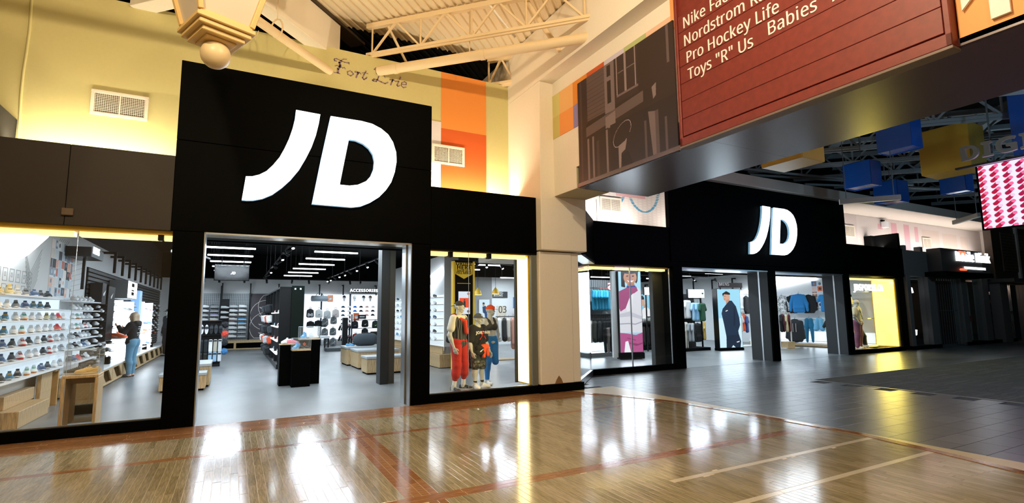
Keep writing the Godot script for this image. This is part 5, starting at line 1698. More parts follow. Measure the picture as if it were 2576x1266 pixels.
func cap_meshes() -> void:
	if meshcache.has("cap_dome"): return
	var s := S()
	var pr := []
	for k in 8: pr.append(Vector2(0.092 * cos(PI / 2 * k / 7.0), 0.105 * sin(PI / 2 * k / 7.0)))
	add_lathe(s, pr, 16, Transform3D(Basis(Vector3(1, 0, 0), Vector3(0, 1, 0), Vector3(0, 0, 1.12)), Vector3.ZERO))
	meshcache["cap_dome"] = done(s)
	s = S()
	var o := []
	for k in 11:
		var a := PI * k / 10.0
		o.append(Vector2(0.082 * cos(a), 0.095 + 0.085 * sin(a)))
	o.append(Vector2(-0.082, 0.06))
	o.append(Vector2(0.082, 0.06))
	add_prism(s, o, 0.006, Transform3D(Basis(Vector3.RIGHT, PI / 2 + 0.12), Vector3(0, 0.018, 0)))
	meshcache["cap_brim"] = done(s)
	s = S()
	add_lathe(s, V2([0.0, 0.112, 0.008, 0.11, 0.01, 0.104]), 8)
	add_box(s, Vector3(0, 0.05, 0.098), Vector3(0.05, 0.035, 0.006), 0.002, Basis(Vector3.RIGHT, -0.35))
	meshcache["cap_trim"] = done(s)

func cap(hex: String, at: Vector3, turn: float, label: String, group := "", badge := "e8e8e8", tilt := 0.0) -> Node3D:
	cap_meshes()
	var t := thing("baseball_cap", label, "cap", at, turn, group)
	t.rotation.x = tilt
	put(t, "crown", meshcache["cap_dome"], cloth(hex))
	put(t, "brim", meshcache["cap_brim"], cloth(hex))
	put(t, "badge", meshcache["cap_trim"], cloth(badge))
	return t

func backpack(hex: String, at: Vector3, turn: float, label: String, group := "", accent := "e8e8e8", pocket := "") -> Node3D:
	if not meshcache.has("bp_shell"):
		meshcache["bp_shell"] = body([[Vector3(-0.09, 0.1, 0), Vector3(-0.08, 0.32, 0), 0.075, 0.07], [Vector3(0.09, 0.1, 0), Vector3(0.08, 0.32, 0), 0.075, 0.07], [Vector3(0, 0.1, 0.01), Vector3(0, 0.36, 0), 0.08, 0.075]], 0.018, 0.014)
		meshcache["bp_pocket"] = body([[Vector3(-0.075, 0.11, 0.075), Vector3(-0.07, 0.2, 0.07), 0.04, 0.035], [Vector3(0.075, 0.11, 0.075), Vector3(0.07, 0.2, 0.07), 0.04, 0.035], [Vector3(-0.07, 0.14, 0.08), Vector3(0.07, 0.14, 0.08), 0.042, 0.042]], 0.016, 0.012)
		var s := S()
		var lp := []
		for k in 9: lp.append(Vector3(0.05 * cos(PI * k / 8.0), 0.43 + 0.06 * sin(PI * k / 8.0), 0))
		add_tube(s, lp, 0.009, 6)
		add_tube(s, [Vector3(-0.1, 0.38, -0.06), Vector3(-0.12, 0.22, -0.1), Vector3(-0.1, 0.06, -0.07)], 0.014, 6)
		add_tube(s, [Vector3(0.1, 0.38, -0.06), Vector3(0.12, 0.22, -0.1), Vector3(0.1, 0.06, -0.07)], 0.014, 6)
		meshcache["bp_strap"] = done(s)
		s = S()
		var sw := V2([-0.05, 0.0, 0.06, 0.05, -0.02, -0.025, -0.045, -0.03, -0.055, -0.018])
		add_prism(s, sw, 0.004, Transform3D(Basis(), Vector3(0, 0.16, 0.118)))
		meshcache["bp_mark"] = done(s)
	var t := thing("backpack", label, "backpack", at, turn, group)
	put(t, "shell", meshcache["bp_shell"], cloth(hex))
	put(t, "pocket", meshcache["bp_pocket"], cloth(pocket if pocket else hex))
	put(t, "straps", meshcache["bp_strap"], cloth("202224"))
	put(t, "emblem", meshcache["bp_mark"], mat("emblem_" + accent, c(accent), 0.6))
	return t

# ---- figures: local facing +z; joints by name, L is +x
func joints(h: float, sw: float, hw: float, over := {}) -> Dictionary:
	var J := {"neck": Vector3(0, 0.845 * h, -0.01), "head": Vector3(0, 0.935 * h, 0.015), "chest": Vector3(0, 0.74 * h, 0.0), "waist": Vector3(0, 0.625 * h, 0), "hip": Vector3(0, 0.54 * h, 0)}
	for q in [["L", 1.0], ["R", -1.0]]:
		var s: float = q[1]
		J["sh" + q[0]] = Vector3(s * sw, 0.812 * h, -0.01)
		J["el" + q[0]] = Vector3(s * (sw + 0.055), 0.635 * h, -0.03)
		J["wr" + q[0]] = Vector3(s * (sw + 0.06), 0.485 * h, 0.05)
		J["hp" + q[0]] = Vector3(s * hw, 0.525 * h, 0)
		J["kn" + q[0]] = Vector3(s * (hw + 0.01), 0.285 * h, 0.015)
		J["an" + q[0]] = Vector3(s * (hw + 0.015), 0.052 * h, -0.02)
		J["to" + q[0]] = Vector3(s * (hw + 0.045), 0.022, 0.12)
	for k in over: J[k] = over[k]
	return J

func mix_mesh(list: Array) -> ArrayMesh:
	var am := ArrayMesh.new()
	for m in list: am.add_surface_from_arrays(Mesh.PRIMITIVE_TRIANGLES, m.surface_get_arrays(0))
	return am

func hand_bones(w: Vector3, d: Vector3, palm: Vector3, side: float, curl: float, sc := 1.0) -> Array:
	d = d.normalized()
	var x := d.cross(palm).normalized() * side
	palm = x.cross(d).normalized() * side
	var B := [[w, w + d * 0.03 * sc, 0.026 * sc, 0.022 * sc]]
	var lens := [0.068, 0.076, 0.07, 0.055]
	for i in 4:
		var o := x * (0.030 - i * 0.0205) * sc
		var k0 := w + d * (0.085 - 0.004 * absf(i - 1.2)) * sc + o
		B.append([w + d * 0.025 * sc + o * 0.7, k0, 0.015 * sc, 0.0125 * sc])
		var d1 := (d + palm * curl).normalized()
		var k1: Vector3 = k0 + d1 * lens[i] * 0.5 * sc
		var d2 := (d1 + palm * curl * 1.2).normalized()
		B.append([k0, k1, 0.0095 * sc, 0.0085 * sc])
		B.append([k1, k1 + d2 * lens[i] * 0.5 * sc, 0.0085 * sc, 0.007 * sc])
	var t0 := w + d * 0.035 * sc + x * 0.022 * sc
	var t1 := t0 + (d * 0.6 + x * 0.7 + palm * 0.35).normalized() * 0.045 * sc
	B.append([t0, t1, 0.014 * sc, 0.011 * sc])
	B.append([t1, t1 + (d + palm * 0.5).normalized() * 0.032 * sc, 0.0105 * sc, 0.008 * sc])
	return B

func head_bones(o: Vector3, R: Basis, s := 1.0) -> Array:
	var L := [[Vector3(0, 0.03, -0.035), Vector3(0, 0.035, 0.01), 0.080, 0.078], [Vector3(0, 0.0, 0.015), Vector3(0, -0.06, 0.03), 0.068, 0.046], [Vector3(0, -0.07, 0.04), Vector3(0, -0.09, 0.055), 0.036, 0.024],
		[Vector3(0, 0.012, 0.088), Vector3(0, -0.022, 0.108), 0.008, 0.012], [Vector3(-0.034, 0.022, 0.072), Vector3(0.034, 0.022, 0.072), 0.014, 0.014], [Vector3(-0.036, -0.03, 0.062), Vector3(-0.02, -0.05, 0.066), 0.018, 0.014], [Vector3(0.036, -0.03, 0.062), Vector3(0.02, -0.05, 0.066), 0.018, 0.014],
		[Vector3(-0.018, -0.052, 0.083), Vector3(0.018, -0.052, 0.083), 0.007, 0.007], [Vector3(-0.015, -0.064, 0.081), Vector3(0.015, -0.064, 0.081), 0.0075, 0.0075], [Vector3(-0.074, -0.02, -0.01), Vector3(-0.079, 0.018, -0.018), 0.010, 0.013], [Vector3(0.074, -0.02, -0.01), Vector3(0.079, 0.018, -0.018), 0.010, 0.013],
		[Vector3(0, -0.05, -0.025), Vector3(0, -0.15, -0.03), 0.05, 0.052]]
	var B := []
	for q in L: B.append([o + R * (q[0] * s), o + R * (q[1] * s), q[2] * s, q[3] * s])
	return B

func torso_bones(J: Dictionary, g := 0.0, fem := 0.0) -> Array:
	var B := []
	for s in [-1.0, 1.0]:
		var a := "L" if s > 0 else "R"
		var ch: Vector3 = J.chest
		var sx: float = absf(J["sh" + a].x) * 0.62
		B.append([J.waist + Vector3(s * 0.065, 0, 0), ch + Vector3(s * (sx - 0.02), 0.03, 0.0), 0.078 - fem * 0.01 + g, 0.098 - fem * 0.008 + g])
		B.append([ch + Vector3(s * sx * 0.75, 0.04, 0), J["sh" + a] + Vector3(-s * 0.03, -0.02, 0), 0.088 + g, 0.058 + g])
		B.append([J.hip + Vector3(s * 0.075, 0, 0), J.waist + Vector3(s * 0.06, 0, 0), 0.095 + fem * 0.01 + g, 0.078 - fem * 0.008 + g])
		if fem > 0.0: B.append([ch + Vector3(s * 0.075, -0.01, 0.075), ch + Vector3(s * 0.07, -0.02, 0.085), 0.055 * fem + g * 0.5, 0.05 * fem + g * 0.5])
	return B

func leg_bones(J: Dictionary, g := 0.0, a := "L", upto := 2, ankle_g := -1.0) -> Array:
	var B := [[J["hp" + a] + Vector3(0, 0.03, -0.01), J["kn" + a], 0.092 + g, 0.057 + g]]
	var ga := g if ankle_g < 0.0 else ankle_g
	if upto > 1:
		var mid: Vector3 = J["kn" + a].lerp(J["an" + a], 0.32) + Vector3(0, 0, -0.018)
		B.append([J["kn" + a], mid, 0.055 + g, 0.056 + g])
		B.append([mid, J["an" + a], 0.055 + g, 0.037 + ga])
	return B

func arm_bones(J: Dictionary, g := 0.0, a := "L", upto := 2, part := 1.0) -> Array:
	var s: Vector3 = J["sh" + a]
	var e: Vector3 = J["el" + a]
	var w: Vector3 = J["wr" + a]
	if upto == 1: return [[s, s.lerp(e, part), 0.056 + g, 0.046 + g + 0.012 * float(g > 0.01)]]
	return [[s, e, 0.054 + g, 0.041 + g], [e, e.lerp(w, 0.35), 0.041 + g, 0.040 + g], [e.lerp(w, 0.35), w, 0.040 + g, 0.026 + g]]

func foot_bones(J: Dictionary, a: String, g := 0.0) -> Array:
	var an: Vector3 = J["an" + a]
	var to: Vector3 = J["to" + a]
	return [[an, an + Vector3(0, -0.045, -0.015), 0.038 + g, 0.034 + g], [an + Vector3(0, -0.05, -0.02), to, 0.035 + g, 0.026 + g]]

# the whole body as one mesh: trunk and limbs, plus finer head and hands
func full_body(J: Dictionary, sc := 1.0, fem := 0.0, head_turn := Vector3.ZERO, curl := 0.35, palmL := Vector3(-1, 0, 0), palmR := Vector3(1, 0, 0)) -> ArrayMesh:
	var B := torso_bones(J, 0.0, fem)
	for a in ["L", "R"]:
		B += arm_bones(J, 0.0, a)
		B += leg_bones(J, 0.0, a)
		B += foot_bones(J, a)
	B.append([J.chest + Vector3(0, 0.1, -0.01), J.neck, 0.07, 0.054])
	B.append([J.neck, J.head + Vector3(0, -0.06, -0.01), 0.054, 0.05])
	var HB := head_bones(J.head, Basis.from_euler(head_turn), sc)
	var hl := hand_bones(J.wrL, J.get("hdL", J.wrL - J.elL), palmL, -1.0, curl, sc)
	var hr := hand_bones(J.wrR, J.get("hdR", J.wrR - J.elR), palmR, 1.0, curl, sc)
	return mix_mesh([body(B, 0.0135, 0.016), body(HB, 0.0055, 0.007), body(hl, 0.0048, 0.004), body(hr, 0.0048, 0.004)])

func shoe_pair(t: Node3D, J: Dictionary, code: String, high := false) -> void:
	shoe_shapes()
	var q: Array = SCHEME[code]
	for a in ["L", "R"]:
		var d: Vector3 = J["to" + a] - J["an" + a]
		var lift: float = J["to" + a].y - 0.022
		var m := put(t, "shoe", SH["low_upper"], shoe_mat(q[1]))
		m.position = Vector3(J["an" + a].x, lift, J["an" + a].z) + Vector3(d.x, 0, d.z).normalized() * 0.055
		m.rotation.y = atan2(-d.z, d.x)
		m.scale = Vector3(1.0, 1.05, 1.1)
		put(m, "sole", SH["sole"], shoe_mat(q[2]))
		put(m, "laces", SH["laces"], shoe_mat(q[3]))
		put(m, "side_stripe", SH["stripe"], shoe_mat(q[3]))

# ---------------------------------------------------------------- left wall of the shop
func left_wall() -> void:
	var shelf_y := [1.93, 1.74, 1.56, 1.36, 1.17, 0.97, 0.70]
	var glass_back := glow("lit_back", c("dff0fa"), 0.55)
	glass_back.albedo_color = c("d5e2ea")
	var f := thing("display_shelving", "lit white wall shelving filled with sneakers behind the left window", "shelving", Vector3(-3.05, 0, -0.3))
	bx(f, "back_panel", glass_back, Vector3(0.0, 0.64, -3.9), Vector3(0.02, 1.95, 0.0))
	for i in 7:
		var z1 := -2.75 if i < 2 else -3.9
		bx(f, "shelf", M_SHELF, Vector3(0.02, shelf_y[i] - 0.022, z1), Vector3(0.34, shelf_y[i], 0.0), 0.004)
	var f2 := thing("display_shelving", "second lit bay of white shelving between poster and slatted wall", "shelving", Vector3(-3.05, 0, -4.25))
	bx(f2, "back_panel", glass_back, Vector3(0.0, 0.64, -1.85), Vector3(0.02, 1.75, 0.0))
	for y in shelf_y: bx(f2, "shelf", M_SHELF, Vector3(0.02, y - 0.022, -1.85), Vector3(0.34, y, 0.0), 0.004)
	var rows := ["YYLGNDD", "WWGNBBD", "BBWTWWYLOW", "KBWTWWWWOW", "WNDRDWDRWL", "WNDRWWDRWL", "DDBKTTNDWL"]
	var up := ["top", "second", "third", "fourth", "fifth", "sixth", "bottom"]
	for r in 7:
		for i in rows[r].length():
			var code: String = rows[r][i]
			shoe(code, Vector3(-2.86 + rng.randf() * 0.02, shelf_y[r], -0.52 - i * 0.36), -1.22 + rng.randf_range(-0.12, 0.12), "%s sneaker, %s from the window on the %s lit shelf" % [SCHEME[code][0], ORD[i], up[r]], "sneakers on the lit left wall", false, r == 0 and i < 3, 1.02)
	rows = ["WWWLW", "WWLWW", "WTWLW", "WTWRW", "LKWWL", "LKWNW", "KNOKW"]
	for r in 7:
		for i in 5:
			var code: String = rows[r][i]
			shoe(code, Vector3(-2.86, shelf_y[r], -4.45 - i * 0.34), -1.15 + rng.randf_range(-0.1, 0.1), "%s sneaker, %s along the %s shelf of the second lit bay" % [SCHEME[code][0], ORD[i], up[r]], "sneakers on the second left bay")
	# wooden podium and pedestal in the window
	var p := thing("stepped_podium", "pale oak two step podium standing in the left window", "podium", Vector3(-3.03, 0, -1.12))
	bx(p, "lower_step", M_OAK, Vector3(0, 0, -1.42), Vector3(0.36, 0.245, 0), 0.006)
	bx(p, "upper_step", M_OAK, Vector3(0, 0.246, -1.55), Vector3(0.13, 0.44, -0.2), 0.006)
	p = thing("wood_plinth", "pale oak plinth with a framed end under the lowest sneaker shelf", "plinth", Vector3(-3.03, 0, -2.7))
	bx(p, "front_board", M_OAK, Vector3(0.14, 0.0, -0.6), Vector3(0.2, 0.66, 0.0), 0.005)
	bx(p, "end_frame", mat("oak_dark", c("b58f58"), 0.55), Vector3(0, 0, -0.86), Vector3(0.24, 0.66, -0.8), 0.005)
	bx(p, "top_board", M_OAK, Vector3(0, 0.62, -0.86), Vector3(0.24, 0.66, -0.6), 0.005)
	bx(p, "side_board", M_OAK, Vector3(0, 0.0, -0.6), Vector3(0.14, 0.66, -0.56), 0.005)
	p = thing("display_pedestal", "oak frame pedestal with a mirrored back standing close behind the left window", "pedestal", Vector3(-1.92, 0, -0.9), 0.05)
	bx(p, "side_panel", M_OAK, Vector3(-0.21, 0, -0.26), Vector3(-0.17, 0.72, 0.26), 0.005)
	bx(p, "side_panel", M_OAK, Vector3(0.17, 0, -0.26), Vector3(0.21, 0.72, 0.26), 0.005)
	bx(p, "top_panel", M_OAK, Vector3(-0.21, 0.72, -0.26), Vector3(0.21, 0.76, 0.26), 0.005)
	bx(p, "apron", mat("oak_dark", c("b58f58"), 0.55), Vector3(-0.17, 0.60, -0.24), Vector3(0.17, 0.72, -0.2))
	bx(p, "mirror_back", mat("mirror", c("c8c4bc"), 0.03, 1.0), Vector3(-0.17, 0.02, -0.22), Vector3(0.17, 0.60, -0.2))
	p = thing("acrylic_case", "clear acrylic case on the oak pedestal behind the left window", "display case", Vector3(-1.92, 0.76, -0.9), 0.05)
	acrylic(p, 0.40, 0.36, 0.5)
	shoe("K", Vector3(-2.0, 0.765, -0.92), -2.6, "black sneaker lying in the acrylic case on the oak pedestal", "", false, false, 1.05)
	shoe("S", Vector3(-1.86, 0.765, -0.82), -2.75, "gold and sand sneaker lying in the acrylic case on the oak pedestal", "", false, false, 1.05)
	# poster collage
	var im := image(160, 340, c("dde3e6"))
	rng.seed = 77
	var pc := ["c8705e", "e9b8a0", "4a4f58", "8d99a8", "e8ecee", "d9d3cc", "7a8ca0", "f0a088", "303338", "b6c8d4", "cfd8dc", "efe6e0"]
	for j in 6:
		var x := 0
		while x < 160:
			var w := 14 + rng.randi() % 16
			im.fill_rect(Rect2i(x, j * 42 + rng.randi() % 6, w - 2, 36 + rng.randi() % 10), c(pc[rng.randi() % pc.size()]))
			if rng.randf() < 0.6: iell(im, (x + w * 0.5) / 160.0, (j * 42 + 20) / 340.0, 0.03, 0.03, c(pc[rng.randi() % pc.size()]))
			x += w
	im.fill_rect(Rect2i(0, 256, 160, 84), c("dfe5e8"))
	im.fill_rect(Rect2i(30, 270, 100, 8), c("c4ccd0"))
	im.fill_rect(Rect2i(70, 296, 10, 6), c("70808a"))
	var pp := thing("collage_poster", "tall photo collage poster on the left wall above the shelves", "poster", Vector3(-3.04, 2.36, -4.2))
	board(pp, "print", pic("collage", im, 0.0, 0.6), 1.5, 1.42, Vector3.ZERO, Vector3(0, PI / 2, 0), 0.01)
	# slatted black wall: every slat is a piece
	var sl := thing("slatted_panel", "black horizontally slatted display wall along the left side", "wall panel", Vector3(-3.05, 0, -6.2))
	bx(sl, "backing", M_DARK, Vector3(0, 0.4, -13.6), Vector3(0.02, 2.76, 0))
	var sm := mat("slat_grey", c("2e3336"), 0.5)
	for k in 23: bx(sl, "slat", sm, Vector3(0.02, 0.46 + k * 0.1, -13.6), Vector3(0.045, 0.535 + k * 0.1, 0.0), 0.004)
	# MENS sign box
	var sb := thing("sign_box", "black wedge sign box with white letters above the start of the slatted wall", "sign", Vector3(-2.82, 2.93, -4.3))
	bx(sb, "case", M_RAIL, Vector3(-0.22, -0.1, -1.1), Vector3(0.2, 0.1, 0), 0.006)
	bx(sb, "face", mat("sign_grey", c("6e7274"), 0.5), Vector3(0.2, -0.095, -1.1), Vector3(0.206, 0.095, -0.02))
	text(sb, "letters", "MENS", glow("text_glow", c("f4fbff"), 3.0), Vector3(0.21, -0.07, -0.1), 0.14, 0.01, Vector3(0, PI / 2, 0), "Droid Sans", 700, 1.1)
	var sp := S()
	bar(sp, Vector3(0, -0.75, -0.5), Vector3(0, -0.1, -0.5), 0.05, 0.05)
	put(sb, "post", done(sp), M_RAIL)
	# totems with emblems
	var tot := func(label: String, z: float, y0: float, y1: float, w: float, m: Material) -> void:
		var t := thing("brand_totem", label, "display panel", Vector3(-2.98, y0, z))
		bx(t, "panel", m, Vector3(0, 0, -w), Vector3(0.24, y1 - y0, 0), 0.006)
		var q := S()
		add_prism(q, V2([-0.12, 0.0, 0.14, 0.09, -0.03, -0.05, -0.09, -0.06, -0.125, -0.035]), 0.006, Transform3D(Basis(Vector3.UP, PI / 2), Vector3(0.242, (y1 - y0) - 0.25, -w * 0.5)))
		put(t, "emblem", done(q), M_SHELF)
	tot.call("narrow black panel with a white swoosh mark nearest on the slatted wall", -6.3, 1.9, 2.4, 0.42, M_RAIL)
	tot.call("tall black panel with a white mark second on the slatted wall", -7.0, 1.0, 2.36, 0.8, M_RAIL)
	tot.call("tall blue lit panel between the two white glowing shoe frames", -11.9, 0.9, 2.45, 0.5, glow("blue_panel", c("5aa8f0"), 0.9))
	# glowing frames with shelves
	var frame := func(label: String, z0: float, z1: float, y1: float, rows_: Array, who: String) -> void:
		var t := thing("glowing_frame", label, "display frame", Vector3(-3.0, 0.45, z0))
		var g := glow("frame_white", c("eef7ff"), 3.0)
		bx(t, "upright", g, Vector3(0, 0, -0.07), Vector3(0.3, y1 - 0.45, 0.0), 0.004)
		bx(t, "upright", g, Vector3(0, 0, z1 - z0), Vector3(0.3, y1 - 0.45, z1 - z0 + 0.07), 0.004)
		bx(t, "back", glass_back, Vector3(0.04, 0, z1 - z0), Vector3(0.06, y1 - 0.45, 0))
		var n := rows_.size()
		for r in n:
			var y := 0.12 + r * (y1 - 0.62) / n
			bx(t, "shelf", g, Vector3(0.06, y - 0.025, z1 - z0 + 0.07), Vector3(0.34, y, -0.07), 0.003)
			var k: int = rows_[r].length()
			for i in k:
				var code: String = rows_[r][i]
				shoe(code, Vector3(-2.79, 0.45 + y, z0 - 0.22 - i * (z0 - z1 - 0.35) / maxf(k - 1, 1.0)), -1.1, "%s sneaker, %s along level %s of the %s" % [SCHEME[code][0], ORD[i], ["one", "two", "three", "four", "five", "six", "seven"][r], who], "sneakers in the glowing frames", true)
		area(Vector3(0.4, 0.9, (z1 - z0) / 2), Vector3(0, -PI / 2, 0), absf(z1 - z0), 1.6, 1.6, COOL, t)
	frame.call("glowing white shoe frame beside the woman's hands", -8.7, -10.6, 2.05, ["WLW", "KWW", "WUL", "PLG", "WLW", "LWG"], "near glowing frame")
	frame.call("glowing white shoe frame behind the woman's back", -12.7, -14.9, 2.1, ["LWN", "WWW", "EEG", "UNB", "GWT", "IWR"], "far glowing frame")
	var lb := thing("light_box", "grey cube sign with a white glowing face and dark marks above the near glowing frame", "sign", Vector3(-3.0, 2.1, -8.5))
	bx(lb, "case", mat("sign_grey", c("6e7274"), 0.5), Vector3(0, 0, -1.5), Vector3(0.42, 0.5, 0), 0.006)
	bx(lb, "glow_face", glow("lightbox_face", c("f4f9ff"), 3.5), Vector3(0.42, 0.02, -1.48), Vector3(0.428, 0.48, -0.02))
	for q in [[0.34, 0.10], [0.22, 0.035], [0.1, 0.09]]: bx(lb, "mark", M_DARK, Vector3(0.428, q[0], -0.95), Vector3(0.434, q[0] + q[1], -0.55))
	# single shoes on brackets along the slatted wall
	var cols := [[-6.5, "WLWWWWWL"], [-6.95, "WWLKWWKW"], [-7.45, "LWWWKWWK"], [-8.2, "WKWKWKWK"], [-11.1, "WGWLKW"], [-11.5, "WWPWWK"], [-15.4, "WGKWNR"], [-15.9, "KWWBWL"], [-16.5, "WNWKWG"], [-17.2, "LWKWWE"], [-17.9, "WKWLWW"]]
	for j in cols.size():
		var str_: String = cols[j][1]
		for i in str_.length():
			var code: String = str_[i]
			var y: float = 2.0 - i * 0.2 - (0.1 if j % 2 else 0.0)
			shoe(code, Vector3(-2.86, y, cols[j][0]), -1.1, "%s sneaker, %s from the top in slatted wall column %s" % [SCHEME[code][0], ORD[i], ["A", "one", "two", "three", "four", "five", "six", "seven", "eight", "nine", "ten", "eleven"][j + 1]], "sneakers on the slatted wall", true)
			bx(sl, "bracket_plate", M_RAIL, Vector3(0.04, y - 0.012, cols[j][0] + 6.2 - 0.12), Vector3(0.3, y - 0.002, cols[j][0] + 6.2 + 0.12))
	shoe("E", Vector3(-2.62, 1.02, -7.9), -0.5, "large bright orange sneaker jutting out left of the woman's hip", "", false, false, 1.6)
	shoe("T", Vector3(-2.5, 1.08, -10.2), -0.3, "teal sneaker jutting out right of the woman's hip", "", false, false, 1.3)
	# bench with triangular openings
	var be := thing("display_bench", "long low oak bench with triangular openings along the left wall", "bench", Vector3(-3.0, 0, -4.3))
	bx(be, "top_slab", M_SHELF, Vector3(0.02, 0.40, -15.5), Vector3(0.5, 0.43, 0), 0.004)
	bx(be, "front_rail", M_OAK, Vector3(0.44, 0.36, -15.5), Vector3(0.49, 0.40, 0), 0.004)
	bx(be, "front_rail", M_OAK, Vector3(0.44, 0.03, -15.5), Vector3(0.49, 0.07, 0), 0.004)
	bx(be, "back_board", M_DARK, Vector3(0.02, 0.03, -15.5), Vector3(0.05, 0.40, 0))
	for k in 12:
		var z := -1.29 * k
		bx(be, "divider", M_OAK, Vector3(0.05, 0.03, z - 0.05), Vector3(0.49, 0.40, z), 0.004)
		if k < 12:
			var q := S()
			add_prism(q, V2([0.0, 0.0, 0.62, 0.0, 0.0, 0.34]), 0.03, Transform3D(Basis(Vector3(0, 0, -1), Vector3(0, 1, 0), Vector3(1, 0, 0)), Vector3(0.45, 0.045, z - 0.05)))
			add_prism(q, V2([1.24, 0.34, 0.75, 0.34, 1.24, 0.0]), 0.03, Transform3D(Basis(Vector3(0, 0, -1), Vector3(0, 1, 0), Vector3(1, 0, 0)), Vector3(0.45, 0.045, z - 0.05)))
			put(be, "triangle_panel", done(q), M_OAK)
	for q in [[-7.3, "black", "small black price block on the oak bench left of the woman"], [-12.2, "white", "small white price block on the oak bench just right of the woman"], [-13.6, "black", "small black price block on the oak bench beyond the white one"], [-15.2, "black", "small black price block farthest along the oak bench"]]:
		var sg := thing("price_stand", q[2], "price sign", Vector3(-2.72, 0.43, q[0]))
		bc(sg, "block", M_SHELF if q[1] == "white" else M_DARK, Vector3(0, 0.09, 0), Vector3(0.12, 0.18, 0.2), 0.006)
		bc(sg, "card", glow("card_white", c("f4f9ff"), 0.8), Vector3(0, 0.24, 0), Vector3(0.02, 0.14, 0.18), 0.002)
	shopper()
	# dark mannequin far along the wall
	var t := thing("mannequin", "dark dressed mannequin standing at the far end of the left wall", "mannequin", Vector3(-2.35, 0.02, -16.6), -0.9)
	bc(t, "stand", M_RAIL, Vector3(0, 0.0, 0), Vector3(0.4, 0.03, 0.4), 0.006)
	var J := joints(1.86, 0.17, 0.09)
	put(t, "body", full_body(J, 1.0), mat("mannequin_grey", c("aeb2b2"), 0.5))
	dress(t, J, "2c3644", "22262c", 0.024, true)
	cap_on(t, J, "23272b", 0.0)

func acrylic(p: Node3D, w: float, h: float, d: float) -> void:
	var th := 0.006
	bx(p, "pane", M_CASE, Vector3(-w / 2, 0, d / 2 - th), Vector3(w / 2, h, d / 2))
	bx(p, "pane", M_CASE, Vector3(-w / 2, 0, -d / 2), Vector3(w / 2, h, -d / 2 + th))
	bx(p, "pane", M_CASE, Vector3(-w / 2, 0, -d / 2), Vector3(-w / 2 + th, h, d / 2))
	bx(p, "pane", M_CASE, Vector3(w / 2 - th, 0, -d / 2), Vector3(w / 2, h, d / 2))
	bx(p, "pane", M_CASE, Vector3(-w / 2, h - th, -d / 2), Vector3(w / 2, h, d / 2))
	var e := mat("acrylic_edge", c("c9d6da"), 0.2)
	var r := 0.004
	for x in [-w / 2, w / 2]:
		for z in [-d / 2, d / 2]: bc(p, "edge", e, Vector3(x, h / 2, z), Vector3(r, h, r))
		bc(p, "edge", e, Vector3(x, h, 0), Vector3(r, r, d))
	for z in [-d / 2, d / 2]: bc(p, "edge", e, Vector3(0, h, z), Vector3(w, r, r))

func dress(t: Node3D, J: Dictionary, top: String, bottom: String, g: float, sleeves := true, tm: Material = null, bm: Material = null) -> void:
	var B := torso_bones(J, g)
	for a in ["L", "R"]: B += arm_bones(J, g, a, 2 if sleeves else 1, 0.7)
	put(t, "top", body(B, 0.016, 0.018), tm if tm else cloth(top))
	B = []
	for a in ["L", "R"]:
		B += leg_bones(J, g, a, 2, g + 0.01)
		B.append([J.hip + Vector3(0.06 if a == "L" else -0.06, 0.05, 0), J["hp" + a], 0.1 + g * 0.6, 0.09 + g])
	put(t, "trousers", body(B, 0.016, 0.018), bm if bm else cloth(bottom))

func cap_on(t: Node3D, J: Dictionary, hex: String, turn: float, badge := "d8d8d4") -> void:
	cap_meshes()
	var m := put(t, "cap", meshcache["cap_dome"], cloth(hex))
	m.position = J.head + Vector3(0, 0.035, -0.012)
	m.rotation.y = turn
	m.scale = Vector3(1.04, 1.0, 1.06)
	put(m, "brim", meshcache["cap_brim"], cloth(hex))
	put(m, "badge", meshcache["cap_trim"], cloth(badge))

